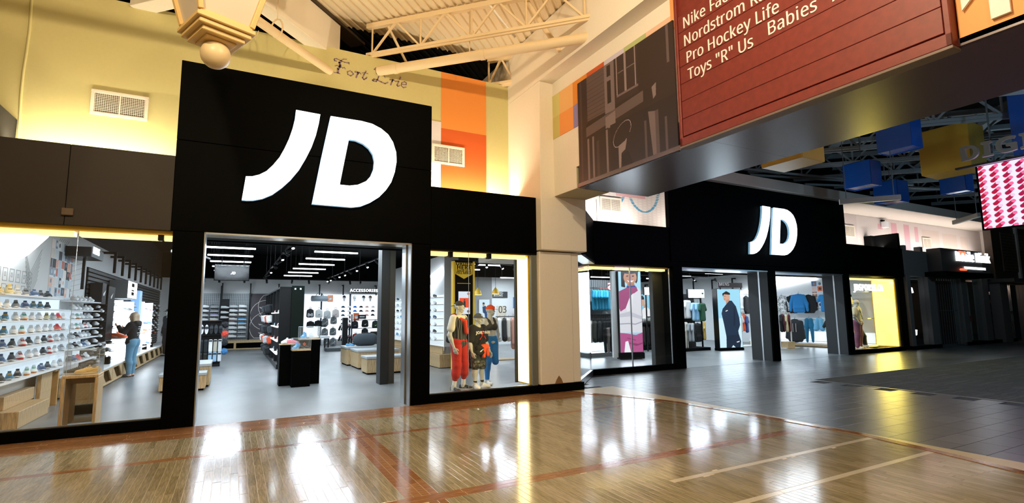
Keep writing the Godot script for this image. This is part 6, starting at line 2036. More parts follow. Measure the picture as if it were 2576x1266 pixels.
func shopper() -> void:
	var t := thing("person", "woman with blonde hair in black hoodie, blue jeans and dark clogs reaching towards the shelf", "person", Vector3(-2.36, 0, -8.3), -1.95)
	var J := joints(1.70, 0.155, 0.085, {
		"elL": Vector3(0.26, 1.16, 0.10), "wrL": Vector3(0.10, 1.33, 0.32), "elR": Vector3(-0.27, 1.12, 0.06), "wrR": Vector3(-0.12, 1.28, 0.31),
		"hdL": Vector3(-0.25, 0.45, 0.9), "hdR": Vector3(0.2, 0.4, 0.9), "toL": Vector3(0.14, 0.03, 0.11), "toR": Vector3(-0.11, 0.03, 0.12), "anR": Vector3(-0.085, 0.09, 0.01)})
	var skin_ := mat("skin", c("d9ac92"), 0.55, 0.0, {"subsurf_scatter_enabled": true, "subsurf_scatter_strength": 0.1})
	put(t, "body", full_body(J, 0.98, 0.6, Vector3(0.1, 0.25, 0), 0.5, Vector3(-0.2, 0.6, -0.6), Vector3(0.2, 0.6, -0.6)), skin_)
	var B := torso_bones(J, 0.028, 0.5)
	for a in ["L", "R"]: B += arm_bones(J, 0.022, a)
	B.append([Vector3(-0.08, 1.43, -0.1), Vector3(0.08, 1.43, -0.1), 0.055, 0.055])
	B.append([Vector3(-0.04, 1.37, -0.13), Vector3(0.04, 1.37, -0.13), 0.045, 0.045])
	var hd := put(t, "hoodie", body(B, 0.014, 0.018), cloth("131416"))
	var s := S()
	for k in 6: add_box(s, Vector3(-0.04 + 0.03 * sin(k * 2.3), 1.32 - k * 0.055, -0.149 + 0.006 * k), Vector3(0.17 - 0.05 * (k % 3), 0.022, 0.012), 0.003)
	put(hd, "back_print", done(s), mat("print_white", c("c9ccce"), 0.8))
	B = []
	for a in ["L", "R"]:
		B += leg_bones(J, 0.014, a, 2, 0.022)
		B.append([J.hip + Vector3(0.07 if a == "L" else -0.07, 0.02, -0.03), J["hp" + a] + Vector3(0, -0.02, -0.03), 0.11, 0.105])
	put(t, "jeans", body(B, 0.014, 0.016), cloth("5f8ca6"))
	B = [[J.head + Vector3(0, 0.045, -0.03), J.head + Vector3(0, 0.04, 0.0), 0.092, 0.085]]
	for x in [-0.07, -0.03, 0.03, 0.07]: B.append([J.head + Vector3(x, 0.02, -0.05), J.head + Vector3(x * 1.35, -0.26, -0.075), 0.052, 0.026])
	for x in [-0.085, 0.085]: B.append([J.head + Vector3(x, 0.02, 0.0), J.head + Vector3(x * 1.15, -0.2, 0.0), 0.03, 0.02])
	put(t, "hair", body(B, 0.011, 0.012), mat("hair_blonde", c("b79f83"), 0.45))
	for a in ["L", "R"]:
		var an: Vector3 = J["an" + a]
		var to: Vector3 = J["to" + a]
		put(t, "clog", body([[an + Vector3(0, -0.065, -0.03), an.lerp(to, 0.5) + Vector3(0, -0.03, 0), 0.036, 0.046], [an.lerp(to, 0.5) + Vector3(0, -0.025, 0), to + Vector3(0, 0.0, 0.01), 0.046, 0.036]], 0.011, 0.01), mat("clog_grey", c("3f3d3c"), 0.6))

# ---------------------------------------------------------------- rear wall
func back_wall() -> void:
	# wire grid with shoes
	var g := thing("wire_grid_panel", "dark wire grid panel on the rear wall holding white sneakers", "grid panel", Vector3(-1.5, 0.45, -19.96))
	bx(g, "backing", mat("grid_back", c("b4b8ba"), 0.7), Vector3.ZERO, Vector3(2.2, 2.22, 0.02))
	var s := S()
	for k in 28: add_box(s, Vector3(0.04 + k * 0.08, 1.11, 0.03), Vector3(0.012, 2.22, 0.012))
	for k in 28: add_box(s, Vector3(1.1, 0.03 + k * 0.08, 0.036), Vector3(2.2, 0.012, 0.012))
	put(g, "wire_grid", done(s), mat("wire_dark", c("4c5154"), 0.5, 0.5)).set_meta("kind", "stuff")
	bx(g, "upright", M_RAIL, Vector3(0.93, 0, 0.03), Vector3(1.02, 2.6, 0.08), 0.005)
	bx(g, "upright", M_RAIL, Vector3(2.18, -0.1, 0.0), Vector3(2.26, 2.25, 0.08), 0.005)
	var cols := [[-1.2, 4, "WWLW"], [-0.78, 4, "GGPT"], [0.02, 8, "LWTRWWWW"], [0.42, 8, "WWTUUWGG"]]
	for j in 4:
		for i in cols[j][1]:
			var code: String = cols[j][2][i]
			shoe(code, Vector3(cols[j][0], 2.0 - i * 0.205, -19.72), 0.1, "%s sneaker, %s down grid column %s on the rear wall" % [SCHEME[code][0], ORD[i], ["one", "two", "three", "four"][j]], "sneakers on the rear grid", true, false, 1.25)
			bx(g, "bracket_plate", M_SHELF, Vector3(cols[j][0] + 1.5 - 0.19, 1.54 - i * 0.205, 0.04), Vector3(cols[j][0] + 1.5 + 0.19, 1.55 - i * 0.205, 0.36))
	var t := thing("brand_totem", "dark panel with a white swoosh over three white sneakers on the rear grid", "display panel", Vector3(-0.53, 1.3, -19.9))
	bx(t, "panel", M_RAIL, Vector3(0, 0, 0), Vector3(0.36, 1.1, 0.08), 0.006)
	for k in 3: bx(t, "ledge", M_RAIL, Vector3(0.0, 0.12 + k * 0.24, 0.08), Vector3(0.36, 0.16 + k * 0.24, 0.34), 0.004)
	s = S()
	add_prism(s, V2([-0.14, -0.03, 0.16, 0.06, 0.02, 0.07, -0.1, 0.04, -0.13, -0.07, -0.05, -0.07]), 0.01, Transform3D(Basis(), Vector3(0.18, 0.92, 0.081)))
	put(t, "emblem", done(s), mat("emblem_e8e8e8", c("e8e8e8"), 0.6))
	for k in 3: shoe("W", Vector3(-0.35, 1.47 + k * 0.24, -19.68), 0.15, "white sneaker on the %s ledge of the dark swoosh panel" % ["lowest", "middle", "highest"][k], "sneakers on the dark swoosh panel", true, false, 1.2)
	# dusky mural with white line drawing
	var m := thing("line_art_panel", "dusky purple panel with white line drawn circles and shoes on the rear wall", "mural", Vector3(0.75, 0.45, -19.95))
	bx(m, "board", mat("dusky", c("4d474c"), 0.6), Vector3.ZERO, Vector3(2.3, 2.22, 0.03))
	s = S()
	for q in [[1.1, 1.6, 0.75], [0.75, 1.15, 0.75], [0.75, 0.55, 0.75]]:
		var ring := []
		for k in 25: ring.append(Vector2(q[0] + q[2] * cos(TAU * k / 24.0), clampf(q[1] + q[2] * sin(TAU * k / 24.0), 0.03, 2.18)))
		stroke(s, ring, 0.022, 0.004, Transform3D(Basis(), Vector3(0, 0, 0.03)))
	for k in 4: stroke(s, V2([0.4, 1.55 - k * 0.42, 0.7, 1.5 - k * 0.42, 1.0, 1.85 - k * 0.42, 1.1, 1.8 - k * 0.42, 0.95, 1.5 - k * 0.42, 0.6, 1.42 - k * 0.42, 0.4, 1.55 - k * 0.42]), 0.02, 0.004, Transform3D(Basis(), Vector3(0, 0, 0.03)))
	put(m, "line_drawing", done(s), mat("sign_white", c("e6e0dc"), 0.6))
	# oak bench along the rear wall
	var b := thing("rear_bench", "low oak framed bench along the rear wall", "bench", Vector3(-1.6, 0, -19.5))
	bx(b, "top_board", M_OAK, Vector3(0, 0.3, 0), Vector3(5.0, 0.42, 0.45), 0.006)
	bx(b, "back_board", M_DARK, Vector3(0, 0, -0.02), Vector3(5.0, 0.3, 0.02))
	bx(b, "lower_rail", M_OAK, Vector3(0, 0, 0.4), Vector3(5.0, 0.05, 0.45), 0.004)
	for k in 4: bx(b, "divider", M_OAK, Vector3(0.3 + k * 1.4, 0.05, 0.1), Vector3(0.4 + k * 1.4, 0.3, 0.45), 0.004)
	# accessories wall
	var a := thing("lit_wall_panel", "bright lit white panel behind the bags and caps on the rear wall", "wall panel", Vector3(3.1, 0.3, -19.95))
	var lw := glow("acc_glow", c("e9f4ff"), 1.1)
	bx(a, "panel", lw, Vector3(0.03, 0, 0), Vector3(2.42, 2.36, 0.03))
	bx(a, "panel", lw, Vector3(2.52, 0, 0), Vector3(3.98, 2.36, 0.03))
	for x in [0.95, 2.43, 3.98]: bx(a, "upright", mat("steel_blue", c("2c3c4c"), 0.5), Vector3(x, -0.3, 0.0), Vector3(x + 0.08, 2.4, 0.06), 0.004)
	area(Vector3(2.0, 1.3, 0.25), Vector3(0, PI, 0), 3.8, 2.0, 6.0, COOL, a)
	t = thing("sign_board", "black sign board reading ACCESSORIES over the lit rear wall", "sign", Vector3(6.22, 2.73, -19.6))
	bc(t, "board", M_RAIL, Vector3(0, 0.1, 0), Vector3(1.34, 0.24, 0.05), 0.004)
	text(t, "lettering", "ACCESSORIES", glow("text_glow", c("f4fbff"), 3.0), Vector3(0, 0.015, 0.028), 0.15, 0.008, Vector3.ZERO, "Droid Sans", 700, 1.12, HORIZONTAL_ALIGNMENT_CENTER)
	for q in [[5.22, "2b3034", "black"], [5.76, "e8e6e2", "white"], [6.24, "26292c", "charcoal"], [6.6, "8d7a5c", "khaki"]]:
		t = thing("cap_stand", "%s cap on a pale head form in the top row of the lit wall" % q[2], "cap display", Vector3(q[0], 2.3, -19.75))
		s = S()
		add_lathe(s, V2([0.0, 0.0, 0.05, 0.0, 0.04, 0.06, 0.075, 0.14, 0.085, 0.2, 0.05, 0.26, 0.0, 0.27]), 14)
		put(t, "head_form", done(s), M_SHELF)
		cap_meshes()
		var o := put(t, "cap", meshcache["cap_dome"], cloth(q[1]))
		o.position = Vector3(0, 0.2, 0)
		put(o, "brim", meshcache["cap_brim"], cloth(q[1]))
	var cc := [[5.17, "1f4a58", "dark teal", 5], [5.48, "e9e7e4", "white", 5], [5.79, "1d63b0", "blue", 2], [6.11, "202428", "black", 2], [6.42, "d3b4ac", "pale pink", 3], [6.74, "22262a", "black and white", 3]]
	for j in 6:
		for i in cc[j][3]:
			cap(cc[j][1] if not (j == 5 and i == 0) else "e9e7e4", Vector3(cc[j][0], 1.95 - i * 0.22, -19.72), 0.9, "%s baseball cap, %s from the top in cap column %s" % [cc[j][2], ORD[i], ["one", "two", "three", "four", "five", "six"][j]], "caps on the lit rear wall", "f0f0f0")
	t = thing("promo_card", "orange promotion card below the blue caps on the rear wall", "sign", Vector3(5.82, 1.28, -19.5))
	bc(t, "card", mat("promo_orange", c("f0703c"), 0.6), Vector3(0, 0.18, 0), Vector3(0.3, 0.4, 0.012))
	s = S()
	add_lathe(s, V2([0.0, 0.0, 0.1, 0.0, 0.1, 0.006]), 16, Transform3D(Basis(Vector3.RIGHT, PI / 2), Vector3(0, 0.18, 0.012)))
	put(t, "disc", done(s), M_SHELF)
	t = thing("promo_card", "orange promotion card beside the grey print high on the rear wall", "sign", Vector3(4.5, 2.28, -19.7))
	bc(t, "card", mat("promo_orange2", c("f2a27c"), 0.6), Vector3(0, 0.16, 0), Vector3(0.28, 0.36, 0.012))
	s = S()
	add_lathe(s, V2([0.0, 0.0, 0.08, 0.0, 0.08, 0.006]), 16, Transform3D(Basis(Vector3.RIGHT, PI / 2), Vector3(0, 0.16, 0.012)))
	put(t, "disc", done(s), M_SHELF)
	t = thing("duffel_bag", "grey duffel bag hung high on the lit rear wall", "bag", Vector3(3.95, 2.3, -19.65))
	s = S()
	add_tube(s, [Vector3(-0.42, 0.13, 0), Vector3(-0.38, 0.13, 0), Vector3(0.38, 0.13, 0), Vector3(0.42, 0.13, 0)], [0.1, 0.15, 0.15, 0.1], 14)
	put(t, "shell", done(s), cloth("8a9298"))
	s = S()
	add_tube(s, [Vector3(-0.2, 0.26, 0.08), Vector3(-0.1, 0.42, 0.05), Vector3(0.1, 0.42, 0.05), Vector3(0.2, 0.26, 0.08)], 0.014, 6)
	put(t, "handle", done(s), cloth("50565a"))
	t = thing("name_plate", "black plate with white lettering under the black caps", "sign", Vector3(6.12, 1.36, -19.45))
	bc(t, "plate", M_RAIL, Vector3(0, 0.1, 0), Vector3(0.42, 0.22, 0.02), 0.003)
	bc(t, "lettering_bar", M_SHELF, Vector3(0, 0.1, 0.012), Vector3(0.26, 0.05, 0.004))
	# hanging backpacks
	var bp := [[3.52, 1.52, "33363a", "black and grey", "e8e8e8", "c9ccce"], [3.95, 1.5, "e4e6e4", "white and black", "22262a", ""], [4.36, 1.44, "cfd2d2", "pale grey", "aeb2b4", ""], [4.78, 1.5, "e6dcd8", "pale pink", "c08a78", ""]]
	for q in bp: backpack(q[2], Vector3(q[0], q[1] - 0.1, -19.65), 0.0, "%s backpack hanging in the upper row on the lit rear wall" % q[3], "", q[4], q[5]).scale = Vector3(1.15, 1.15, 1.0)
	# black gear rack in front of the wall
	var r := thing("gear_rack", "black steel rack with hooks in front of the lit rear wall", "rack", Vector3(6.2, 0, -18.9))
	for x in [-0.75, 0.85]: bx(r, "post", M_RAIL, Vector3(x, 0, -0.03), Vector3(x + 0.06, 1.6, 0.03), 0.004)
	for y in [0.42, 0.85, 1.28]: bx(r, "rail", M_RAIL, Vector3(-0.75, y, -0.02), Vector3(0.9, y + 0.03, 0.02), 0.004)
	bx(r, "base_shelf", M_RAIL, Vector3(-0.8, -0.0, -0.2), Vector3(0.95, 0.12, 0.3), 0.006)
	var rk := [[5.6, 0.85, "23262a", "5a8ec0", "tall black backpack with a blue mark"], [6.12, 0.9, "1c1e20", "e8e8e8", "upper black backpack with a white mark"], [6.66, 0.84, "26332a", "7ee08a", "black backpack with a bright green mark"], [6.12, 0.45, "1c1e20", "e8e8e8", "middle black backpack with a white mark"], [5.66, 0.2, "8e3226", "2a1512", "rust red bag with a dark mark"], [6.12, 0.05, "1f2123", "9aa0a4", "lowest black rounded backpack"]]
	for q in rk: backpack(q[2], Vector3(q[0], q[1], -18.72), 0.0, q[4] + " on the gear rack", "", q[3]).scale = Vector3(1.1, 0.98, 0.9)
	t = thing("box_bag", "square black bag with a large white swoosh on the rack", "bag", Vector3(6.7, 0.12, -18.7))
	bc(t, "shell", cloth("1b1d1f"), Vector3(0, 0.28, 0), Vector3(0.6, 0.55, 0.3), 0.05)
	s = S()
	add_prism(s, V2([-0.14, -0.02, 0.17, 0.12, -0.05, -0.08, -0.12, -0.1, -0.16, -0.06]), 0.006, Transform3D(Basis(), Vector3(0, 0.28, 0.151)))
	put(t, "emblem", done(s), mat("emblem_e8e8e8", c("e8e8e8"), 0.6))
	bc(t, "rim", M_OAK, Vector3(0, 0.565, 0), Vector3(0.6, 0.02, 0.3))
	for j in 2:
		for i in 5:
			t = thing("glove_pack", "black gloves on a red and white card, %s in the %s row by the caps" % [ORD[i], ["upper", "lower"][j]], "gloves", Vector3(4.95 + i * 0.13, 0.78 - j * 0.55, -19.5), 0.0, "glove packs on the rear wall")
			t.rotation.z = -0.35
			bc(t, "card", mat("glove_card", c("e9d6d2") if i % 2 else c("e9d6d2"), 0.6), Vector3(0, 0.24, 0), Vector3(0.09, 0.1, 0.01))
			bc(t, "tab", mat("tab_red", c("d9404a"), 0.6), Vector3(0.02, 0.27, 0.007), Vector3(0.05, 0.05, 0.004))
			bc(t, "glove", cloth("1b1d20"), Vector3(0, 0.1, 0), Vector3(0.1, 0.24, 0.05), 0.02)
	# camouflage bags on a post stand
	var ci := image(128, 128, c("6f7678"))
	rng.seed = 5
	for k in 60: iell(ci, rng.randf(), rng.randf(), 0.03 + rng.randf() * 0.06, 0.02 + rng.randf() * 0.05, [c("2f3436"), c("b9bfc0"), c("4d5456"), c("d6dada")][k % 4], rng.randf() * 3)
	var cm := pic("camo", ci, 0.0, 0.9)
	cm.uv1_triplanar = true
	cm.uv1_scale = Vector3(3, 3, 3)
	for q in [[4.2, 1.0, "upper left"], [4.62, 1.08, "upper right"], [4.2, 0.48, "middle left"], [4.6, 0.5, "middle right"], [4.3, 0.0, "lower left"], [4.62, -0.02, "lower right"]]:
		var o := backpack("6f7678", Vector3(q[0], q[1], -19.2), 0.0, "grey camouflage backpack, %s of the group beside the black post" % q[2], "camouflage backpacks")
		o.get_child(0).material_override = cm
		o.get_child(1).material_override = cm
	for q in [[3.42, 0.98, "left"], [3.8, 1.02, "middle"], [4.05, 1.0, "right"]]: backpack("17191b", Vector3(q[0] + 0.1, q[1] - 0.05, -19.4), 0.0, "black bag, %s of three bunched under the hanging backpacks" % q[2], "black bags under the backpacks", "3a3d40").scale = Vector3(1.2, 0.8, 1.2)
	t = thing("post_stand", "black post on a flat foot beside the camouflage bags", "stand", Vector3(4.35, 0, -15.2))
	bx(t, "foot", mat("foot_grey", c("4a4f52"), 0.5), Vector3(-0.7, 0, -0.3), Vector3(0.3, 0.14, 0.3), 0.01)
	bx(t, "post", M_RAIL, Vector3(0.0, 0.14, -0.1), Vector3(0.22, 1.45, 0.1), 0.006)
	t = thing("side_table", "white topped side table behind the black pedestals", "table", Vector3(3.35, 0, -16.5))
	bx(t, "top", M_SHELF, Vector3(-0.8, 0.52, -0.6), Vector3(0.6, 0.62, 0.5), 0.006)
	for x in [-0.76, 0.52]: for z in [-0.56, 0.44]: bx(t, "leg", M_RAIL, Vector3(x, 0, z), Vector3(x + 0.05, 0.52, z + 0.05))

# ---------------------------------------------------------------- middle of the shop
func centre() -> void:
	# television
	var tv := thing("television", "wall sized black television with a small white JD logo hanging over the shoe aisle", "television", Vector3(-0.08, 2.66, -9.0))
	bx(tv, "casing", M_DARK, Vector3(-0.48, 0, -0.05), Vector3(0.48, 0.5, 0.0), 0.006)
	bx(tv, "screen", mat("screen_black", c("0a0d11"), 0.12), Vector3(-0.465, 0.015, 0.0), Vector3(0.465, 0.485, 0.004))
	var lg := Node3D.new()
	lg.name = "screen_logo"
	tv.add_child(lg)
	jd(lg, Vector3.ZERO, 2.0)
	lg.scale = Vector3(0.052, 0.052, 0.03)
	lg.position = Vector3(0.03, 0.235, 0.004)
	for q in [[-0.3, 0.2], [-0.1, 0.1], [0.12, 0.06], [0.22, 0.1], [0.36, 0.1]]: bx(tv, "caption_bar", glow("cyan_dim", c("8fc8d8"), 0.5), Vector3(q[0], 0.455, 0.004), Vector3(q[0] + q[1] * 0.7, 0.468, 0.006))
	for x in [-0.3, 0.3]: bx(tv, "hanger", M_RAIL, Vector3(x, 0.5, -0.04), Vector3(x + 0.03, 1.94, -0.01))
	# oak cubes with grey tops
	var cb := func(label: String, a: Vector3, e: Vector3) -> void:
		var t := thing("oak_cube", label, "display block", a)
		bx(t, "base", M_DARK, Vector3(0.03, 0, -e.z + 0.03), Vector3(e.x - 0.03, 0.04, -0.03))
		bx(t, "body", M_OAK, Vector3(0, 0.04, -e.z), Vector3(e.x, e.y - 0.06, 0), 0.006)
		bx(t, "top", mat("stone_grey", c("a9adaf"), 0.5), Vector3(-0.015, e.y - 0.06, -e.z - 0.015), Vector3(e.x + 0.015, e.y, 0.015), 0.005)
	cb.call("nearest of three grey topped oak blocks behind the slim column", Vector3(3.2, 0, -5.12), Vector3(1.3, 0.47, 0.68))
	cb.call("middle of three grey topped oak blocks behind the slim column", Vector3(3.28, 0, -6.6), Vector3(1.2, 0.55, 1.1))
	cb.call("farthest of three grey topped oak blocks behind the slim column", Vector3(3.2, 0, -7.9), Vector3(1.2, 0.58, 1.05))
	cb.call("nearer grey topped oak block at the left door jamb", Vector3(-1.3, 0, -4.18), Vector3(0.84, 0.38, 0.55))
	cb.call("farther taller oak block behind the left door jamb", Vector3(-1.25, 0, -4.78), Vector3(0.85, 0.52, 1.2))
	var t := thing("duffel_bag", "round dark grey duffel bag resting on the farthest oak block", "bag", Vector3(3.85, 0.58, -8.3))
	put(t, "shell", body([[Vector3(-0.2, 0.2, 0), Vector3(0.2, 0.2, 0), 0.2, 0.2]], 0.03, 0.01), cloth("3c444a"))
	bc(t, "strap", cloth("2a2f33"), Vector3(0.05, 0.41, 0), Vector3(0.3, 0.02, 0.05), 0.008)
	shoe("U", Vector3(3.35, 0.58, -8.2), 0.3, "blue and white sneaker beside the dark duffel on the oak block")
	t = thing("water_bottle", "clear bottle standing on the middle oak block", "bottle", Vector3(3.62, 0.47, -5.5))
	var s := S()
	add_lathe(s, V2([0.0, 0.0, 0.035, 0.0, 0.036, 0.15, 0.015, 0.19, 0.015, 0.22, 0.0, 0.22]), 12)
	put(t, "bottle", done(s), mat("pet", c("b8dcec"), 0.1))
	# black pedestals with cases
	var pd := func(label: String, x0: float, x1: float, z0: float, z1: float, h: float, case_h: float) -> void:
		var p := thing("black_pedestal", label, "pedestal", Vector3((x0 + x1) / 2, 0, (z0 + z1) / 2))
		bc(p, "column", M_BLACK, Vector3(0, (h - 0.015) / 2, 0), Vector3(x1 - x0, h - 0.015, absf(z1 - z0)), 0.004)
		bc(p, "top_edge", M_OAK, Vector3(0, h - 0.0075, 0), Vector3(x1 - x0, 0.015, absf(z1 - z0)))
		if case_h > 0.0:
			var k := thing("acrylic_case", "clear acrylic case on top of the " + label.split(" with")[0], "display case", Vector3((x0 + x1) / 2, h, (z0 + z1) / 2))
			acrylic(k, x1 - x0 - 0.01, case_h, absf(z1 - z0) - 0.02)
	pd.call("left black pedestal with a white sneaker on it", 0.98, 1.36, -4.35, -3.98, 0.93, 0.0)
	pd.call("front black pedestal with blue and red shoes", 1.21, 1.6, -3.98, -3.6, 0.81, 0.26)
	pd.call("tall rear black pedestal with two sneakers", 1.40, 1.85, -4.42, -4.0, 1.03, 0.29)
	shoe("W", Vector3(1.13, 0.932, -4.18), -2.3, "white and red sneaker on the left black pedestal", "", false, false, 1.15)
	shoe("I", Vector3(1.26, 0.932, -4.1), -0.3, "pink trainer behind the white one on the left black pedestal", "", false, false, 0.95)
	shoe("U", Vector3(1.30, 0.82, -3.76), -2.2, "blue and white sneaker in the case on the front black pedestal", "", false, true, 1.0)
	shoe("K", Vector3(1.49, 0.82, -3.8), -0.2, "dark shoe in the case on the front black pedestal", "", false, false, 0.8)
	s = S()
	add_tube(s, [Vector3(1.45, 0.93, -3.78), Vector3(1.48, 0.96, -3.78), Vector3(1.5, 0.93, -3.78), Vector3(1.47, 0.905, -3.78), Vector3(1.45, 0.93, -3.78)], 0.012, 6)
	tag(put(self, "tag_loop", done(s), mat("loop_orange", c("f05a34"), 0.5)), "orange loop tag on the dark shoe in the front case", "tag")
	shoe("U", Vector3(1.5, 1.04, -4.2), -2.0, "pale blue high top in the case on the tall rear pedestal", "", false, true, 1.0)
	shoe("W", Vector3(1.73, 1.04, -4.2), -1.0, "white high top in the case on the tall rear pedestal", "", false, true, 1.0)
	# long gondola with sandals, mirror end
	var g := thing("gondola_shelving", "long black gondola of shoes and sandals with a dark mirror end", "shelving", Vector3(1.52, 0, -8.0))
	bx(g, "mirror_end", mat("dark_mirror", c("3c5258"), 0.04, 0.9), Vector3(0.03, 0.1, -0.03), Vector3(0.39, 2.48, 0.0), 0.004)
	bx(g, "core", M_RAIL, Vector3(0.05, 0, -7.6), Vector3(0.37, 2.45, -0.03))
	bx(g, "base", M_RAIL, Vector3(-0.32, 0, -7.6), Vector3(0.7, 0.14, -0.05), 0.006)
	for k in 6: bx(g, "divider", M_RAIL, Vector3(-0.3, 0.14, -0.05 - k * 1.5), Vector3(0.05, 2.45, -0.09 - k * 1.5), 0.004)
	bx(g, "light_strip", glow("frame_white", c("eef7ff"), 3.0), Vector3(-0.06, 0.5, -0.5), Vector3(0.0, 2.35, -0.2))
	bx(g, "top_rail", M_RAIL, Vector3(-0.3, 2.4, -7.6), Vector3(0.05, 2.45, -0.05))
	area(Vector3(-0.3, 1.6, -0.6), Vector3(0, PI / 2, 0), 0.5, 1.5, 1.2, COOL, g)
	for q in [[0.1, 2.0], [0.25, 2.1]]: bx(g, "disc_light", M_SHELF, Vector3(q[0], 2.36, 0.0), Vector3(q[0] + 0.05, 2.41, 0.01), 0.004)
	var ys := [0.45, 0.83, 1.25, 1.68]
	var rowc := ["USWK", "KUSI", "UIKT", "IEWG"]
	for r in 4:
		for bay in 2:
			bx(g, "lit_shelf", glow("frame_white2", c("e8f2ff"), 1.6), Vector3(-0.34, ys[r] - 0.03, -1.48 - bay * 1.5), Vector3(0.04, ys[r], -0.12 - bay * 1.5), 0.003)
			for i in 4:
				var code: String = rowc[r][(i + bay) % 4]
				shoe(code, Vector3(1.32, ys[r], -8.25 - i * 0.35 - bay * 1.5), -2.0 + 0.1 * i, "%s sandal, %s from the mirror on level %s of the gondola, %s bay" % [SCHEME[code][0], ORD[i], ["one", "two", "three", "four"][r], ["near", "far"][bay]], "shoes on the gondola", true, false, 1.05, "sandal")
	# bags, slippers and orange tags hung along the far bays
	for r in 5:
		for i in 6:
			var z := -11.3 - i * 0.62
			var col: String = ["1d1f22", "c9cdd0", "2a2d31", "e8e8e6", "3a4046", "e85a38"][(i * 2 + r * 5) % 6]
			var nmc: String = {"1d1f22": "black", "c9cdd0": "silver", "2a2d31": "dark", "e8e8e6": "white", "3a4046": "slate", "e85a38": "orange"}[col]
			t = thing("shoe_bag", "%s hanging pouch, %s along row %s on the gondola's far bays" % [nmc, ORD[i], ["one", "two", "three", "four", "five"][r]], "pouch", Vector3(1.15 + 0.06 * sin(i * 3.1 + r), 0.35 + r * 0.37, z), -0.6, "pouches on the gondola")
			bc(t, "pouch", cloth(col), Vector3(0, 0, 0), Vector3(0.24, 0.26, 0.12), 0.04, Vector3(0, 0, 0.2))
			bc(t, "loop", M_RAIL, Vector3(0.08, 0.15, 0), Vector3(0.3, 0.02, 0.02))
	# sock and slider rack at the left jamb
	var k := thing("sock_rack", "black rack of sliders and socks behind the left door jamb", "rack", Vector3(-0.6, 0, -10.25))
	bx(k, "back", M_RAIL, Vector3(-0.3, 0, -0.12), Vector3(0.3, 1.45, -0.08), 0.004)
	bx(k, "base", M_RAIL, Vector3(-0.3, 0, -0.25), Vector3(0.3, 0.08, 0.12), 0.006)
	for y in [0.42, 0.98, 1.42]: bx(k, "rail", M_RAIL, Vector3(-0.3, y, -0.08), Vector3(0.3, y + 0.02, 0.1))
	var sc := [["f0f0ee", "f0f0ee", "2a2d30", "3c4044", "23262a"], ["1c1f22", "24282b", "f0f0ee", "bdb9a8", "d8dadc"], ["24221c", "2a2820", "a8c8e2", "9ec2e2", "dfe4e8"]]
	var sn := [["white", "white", "black", "grey", "charcoal"], ["black", "dark", "white and red", "khaki", "striped grey"], ["black and gold", "olive", "pale blue", "sky blue", "white"]]
	for r in 3:
		for i in 5:
			var x := -0.84 + i * 0.13
			t = thing("slider" if r == 0 else "sock_pack", "%s %s, %s in the %s row of the sock rack" % [sn[r][i], "slider" if r == 0 else "sock pack", ORD[i], ["top", "middle", "bottom"][r]], "slider" if r == 0 else "socks", Vector3(x, [1.0, 0.45, 0.1][r], -10.12), 0.0, "goods on the sock rack")
			if r == 0:
				var q := S()
				var o := []
				for n in 16: o.append(Vector2(0.05 * cos(TAU * n / 16), 0.17 + 0.15 * sin(TAU * n / 16)))
				add_prism(q, o, 0.03)
				put(t, "footbed", done(q), cloth(sc[r][i]))
				bc(t, "band", cloth("3a3e42"), Vector3(0, 0.22, 0.045), Vector3(0.1, 0.08, 0.03), 0.012)
			else:
				bc(t, "sock", cloth(sc[r][i]), Vector3(0, 0.2, 0), Vector3(0.105, 0.4 if r == 1 else 0.3, 0.05), 0.02)
				bc(t, "card", mat("sock_card", c("d4362f") if i == 2 else c("30343a"), 0.6), Vector3(0, 0.36 if r == 1 else 0.3, 0.028), Vector3(0.09, 0.05, 0.01))
	for r in 4:
		t = thing("cap_stack", "dark caps clipped on the right side of the sock rack, %s from the top" % ORD[r], "caps", Vector3(-0.2, 1.3 - r * 0.28, -10.2), 0.0, "caps beside the sock rack")
		bc(t, "bundle", cloth(["1a1c1f", "d94a3a", "22262a", "3f7ab0"][r]), Vector3(0, 0, 0), Vector3(0.2, 0.2, 0.24), 0.06, Vector3(0, 0, 0.5))
	# island wall of shoes, seen through the mannequin window
	var w := thing("shoe_island", "white island wall of lit shoe shelves behind the striped mannequin", "shelving", Vector3(5.5, 0, -5.6))
	bx(w, "core", M_WHITEWALL, Vector3(0.05, 0, -6.4), Vector3(0.5, 3.35, 0))
	bx(w, "lit_panel", glow("lit_back2", c("dff0fa"), 0.8), Vector3(0.03, 0.5, -6.4), Vector3(0.05, 2.15, 0))
	bx(w, "oak_step", M_OAK, Vector3(-0.12, 0.02, -6.4), Vector3(0.45, 0.4, 0.1), 0.006)
	bx(w, "oak_step", M_OAK, Vector3(0.0, 0.4, -6.4), Vector3(0.45, 0.62, 0.0), 0.006)
	for y in [0.82, 1.03, 1.24, 1.45, 1.66, 1.87, 2.08]: bx(w, "shelf", M_SHELF, Vector3(-0.26, y - 0.02, -6.4), Vector3(0.04, y, 0), 0.003)
	var isl := ["WLU", "KWR", "WTW", "NUW", "WGK", "WWL", "KWD"]
	for r in 7:
		for i in 12:
			var code: String = isl[r][i % 3]
			shoe(code, Vector3(5.34, 0.82 + r * 0.21, -5.85 - i * 0.5), -1.7, "%s sneaker, %s along level %s of the white shoe island" % [SCHEME[code][0], ORD[i], ["one", "two", "three", "four", "five", "six", "seven"][r]], "sneakers on the shoe island", true)
	s = S()
	add_tube(s, [Vector3(5.46, 2.95, -5.7), Vector3(5.46, 2.6, -7.4)], 0.03, 6)
	add_tube(s, [Vector3(5.46, 2.85, -5.65), Vector3(5.46, 2.3, -6.9)], 0.03, 6)
	tag(put(self, "neon_light", done(s), glow("neon_white", c("f2f9ff"), 9.0)), "crossing white neon strokes on the shoe island beside the kiosk", "neon sign")
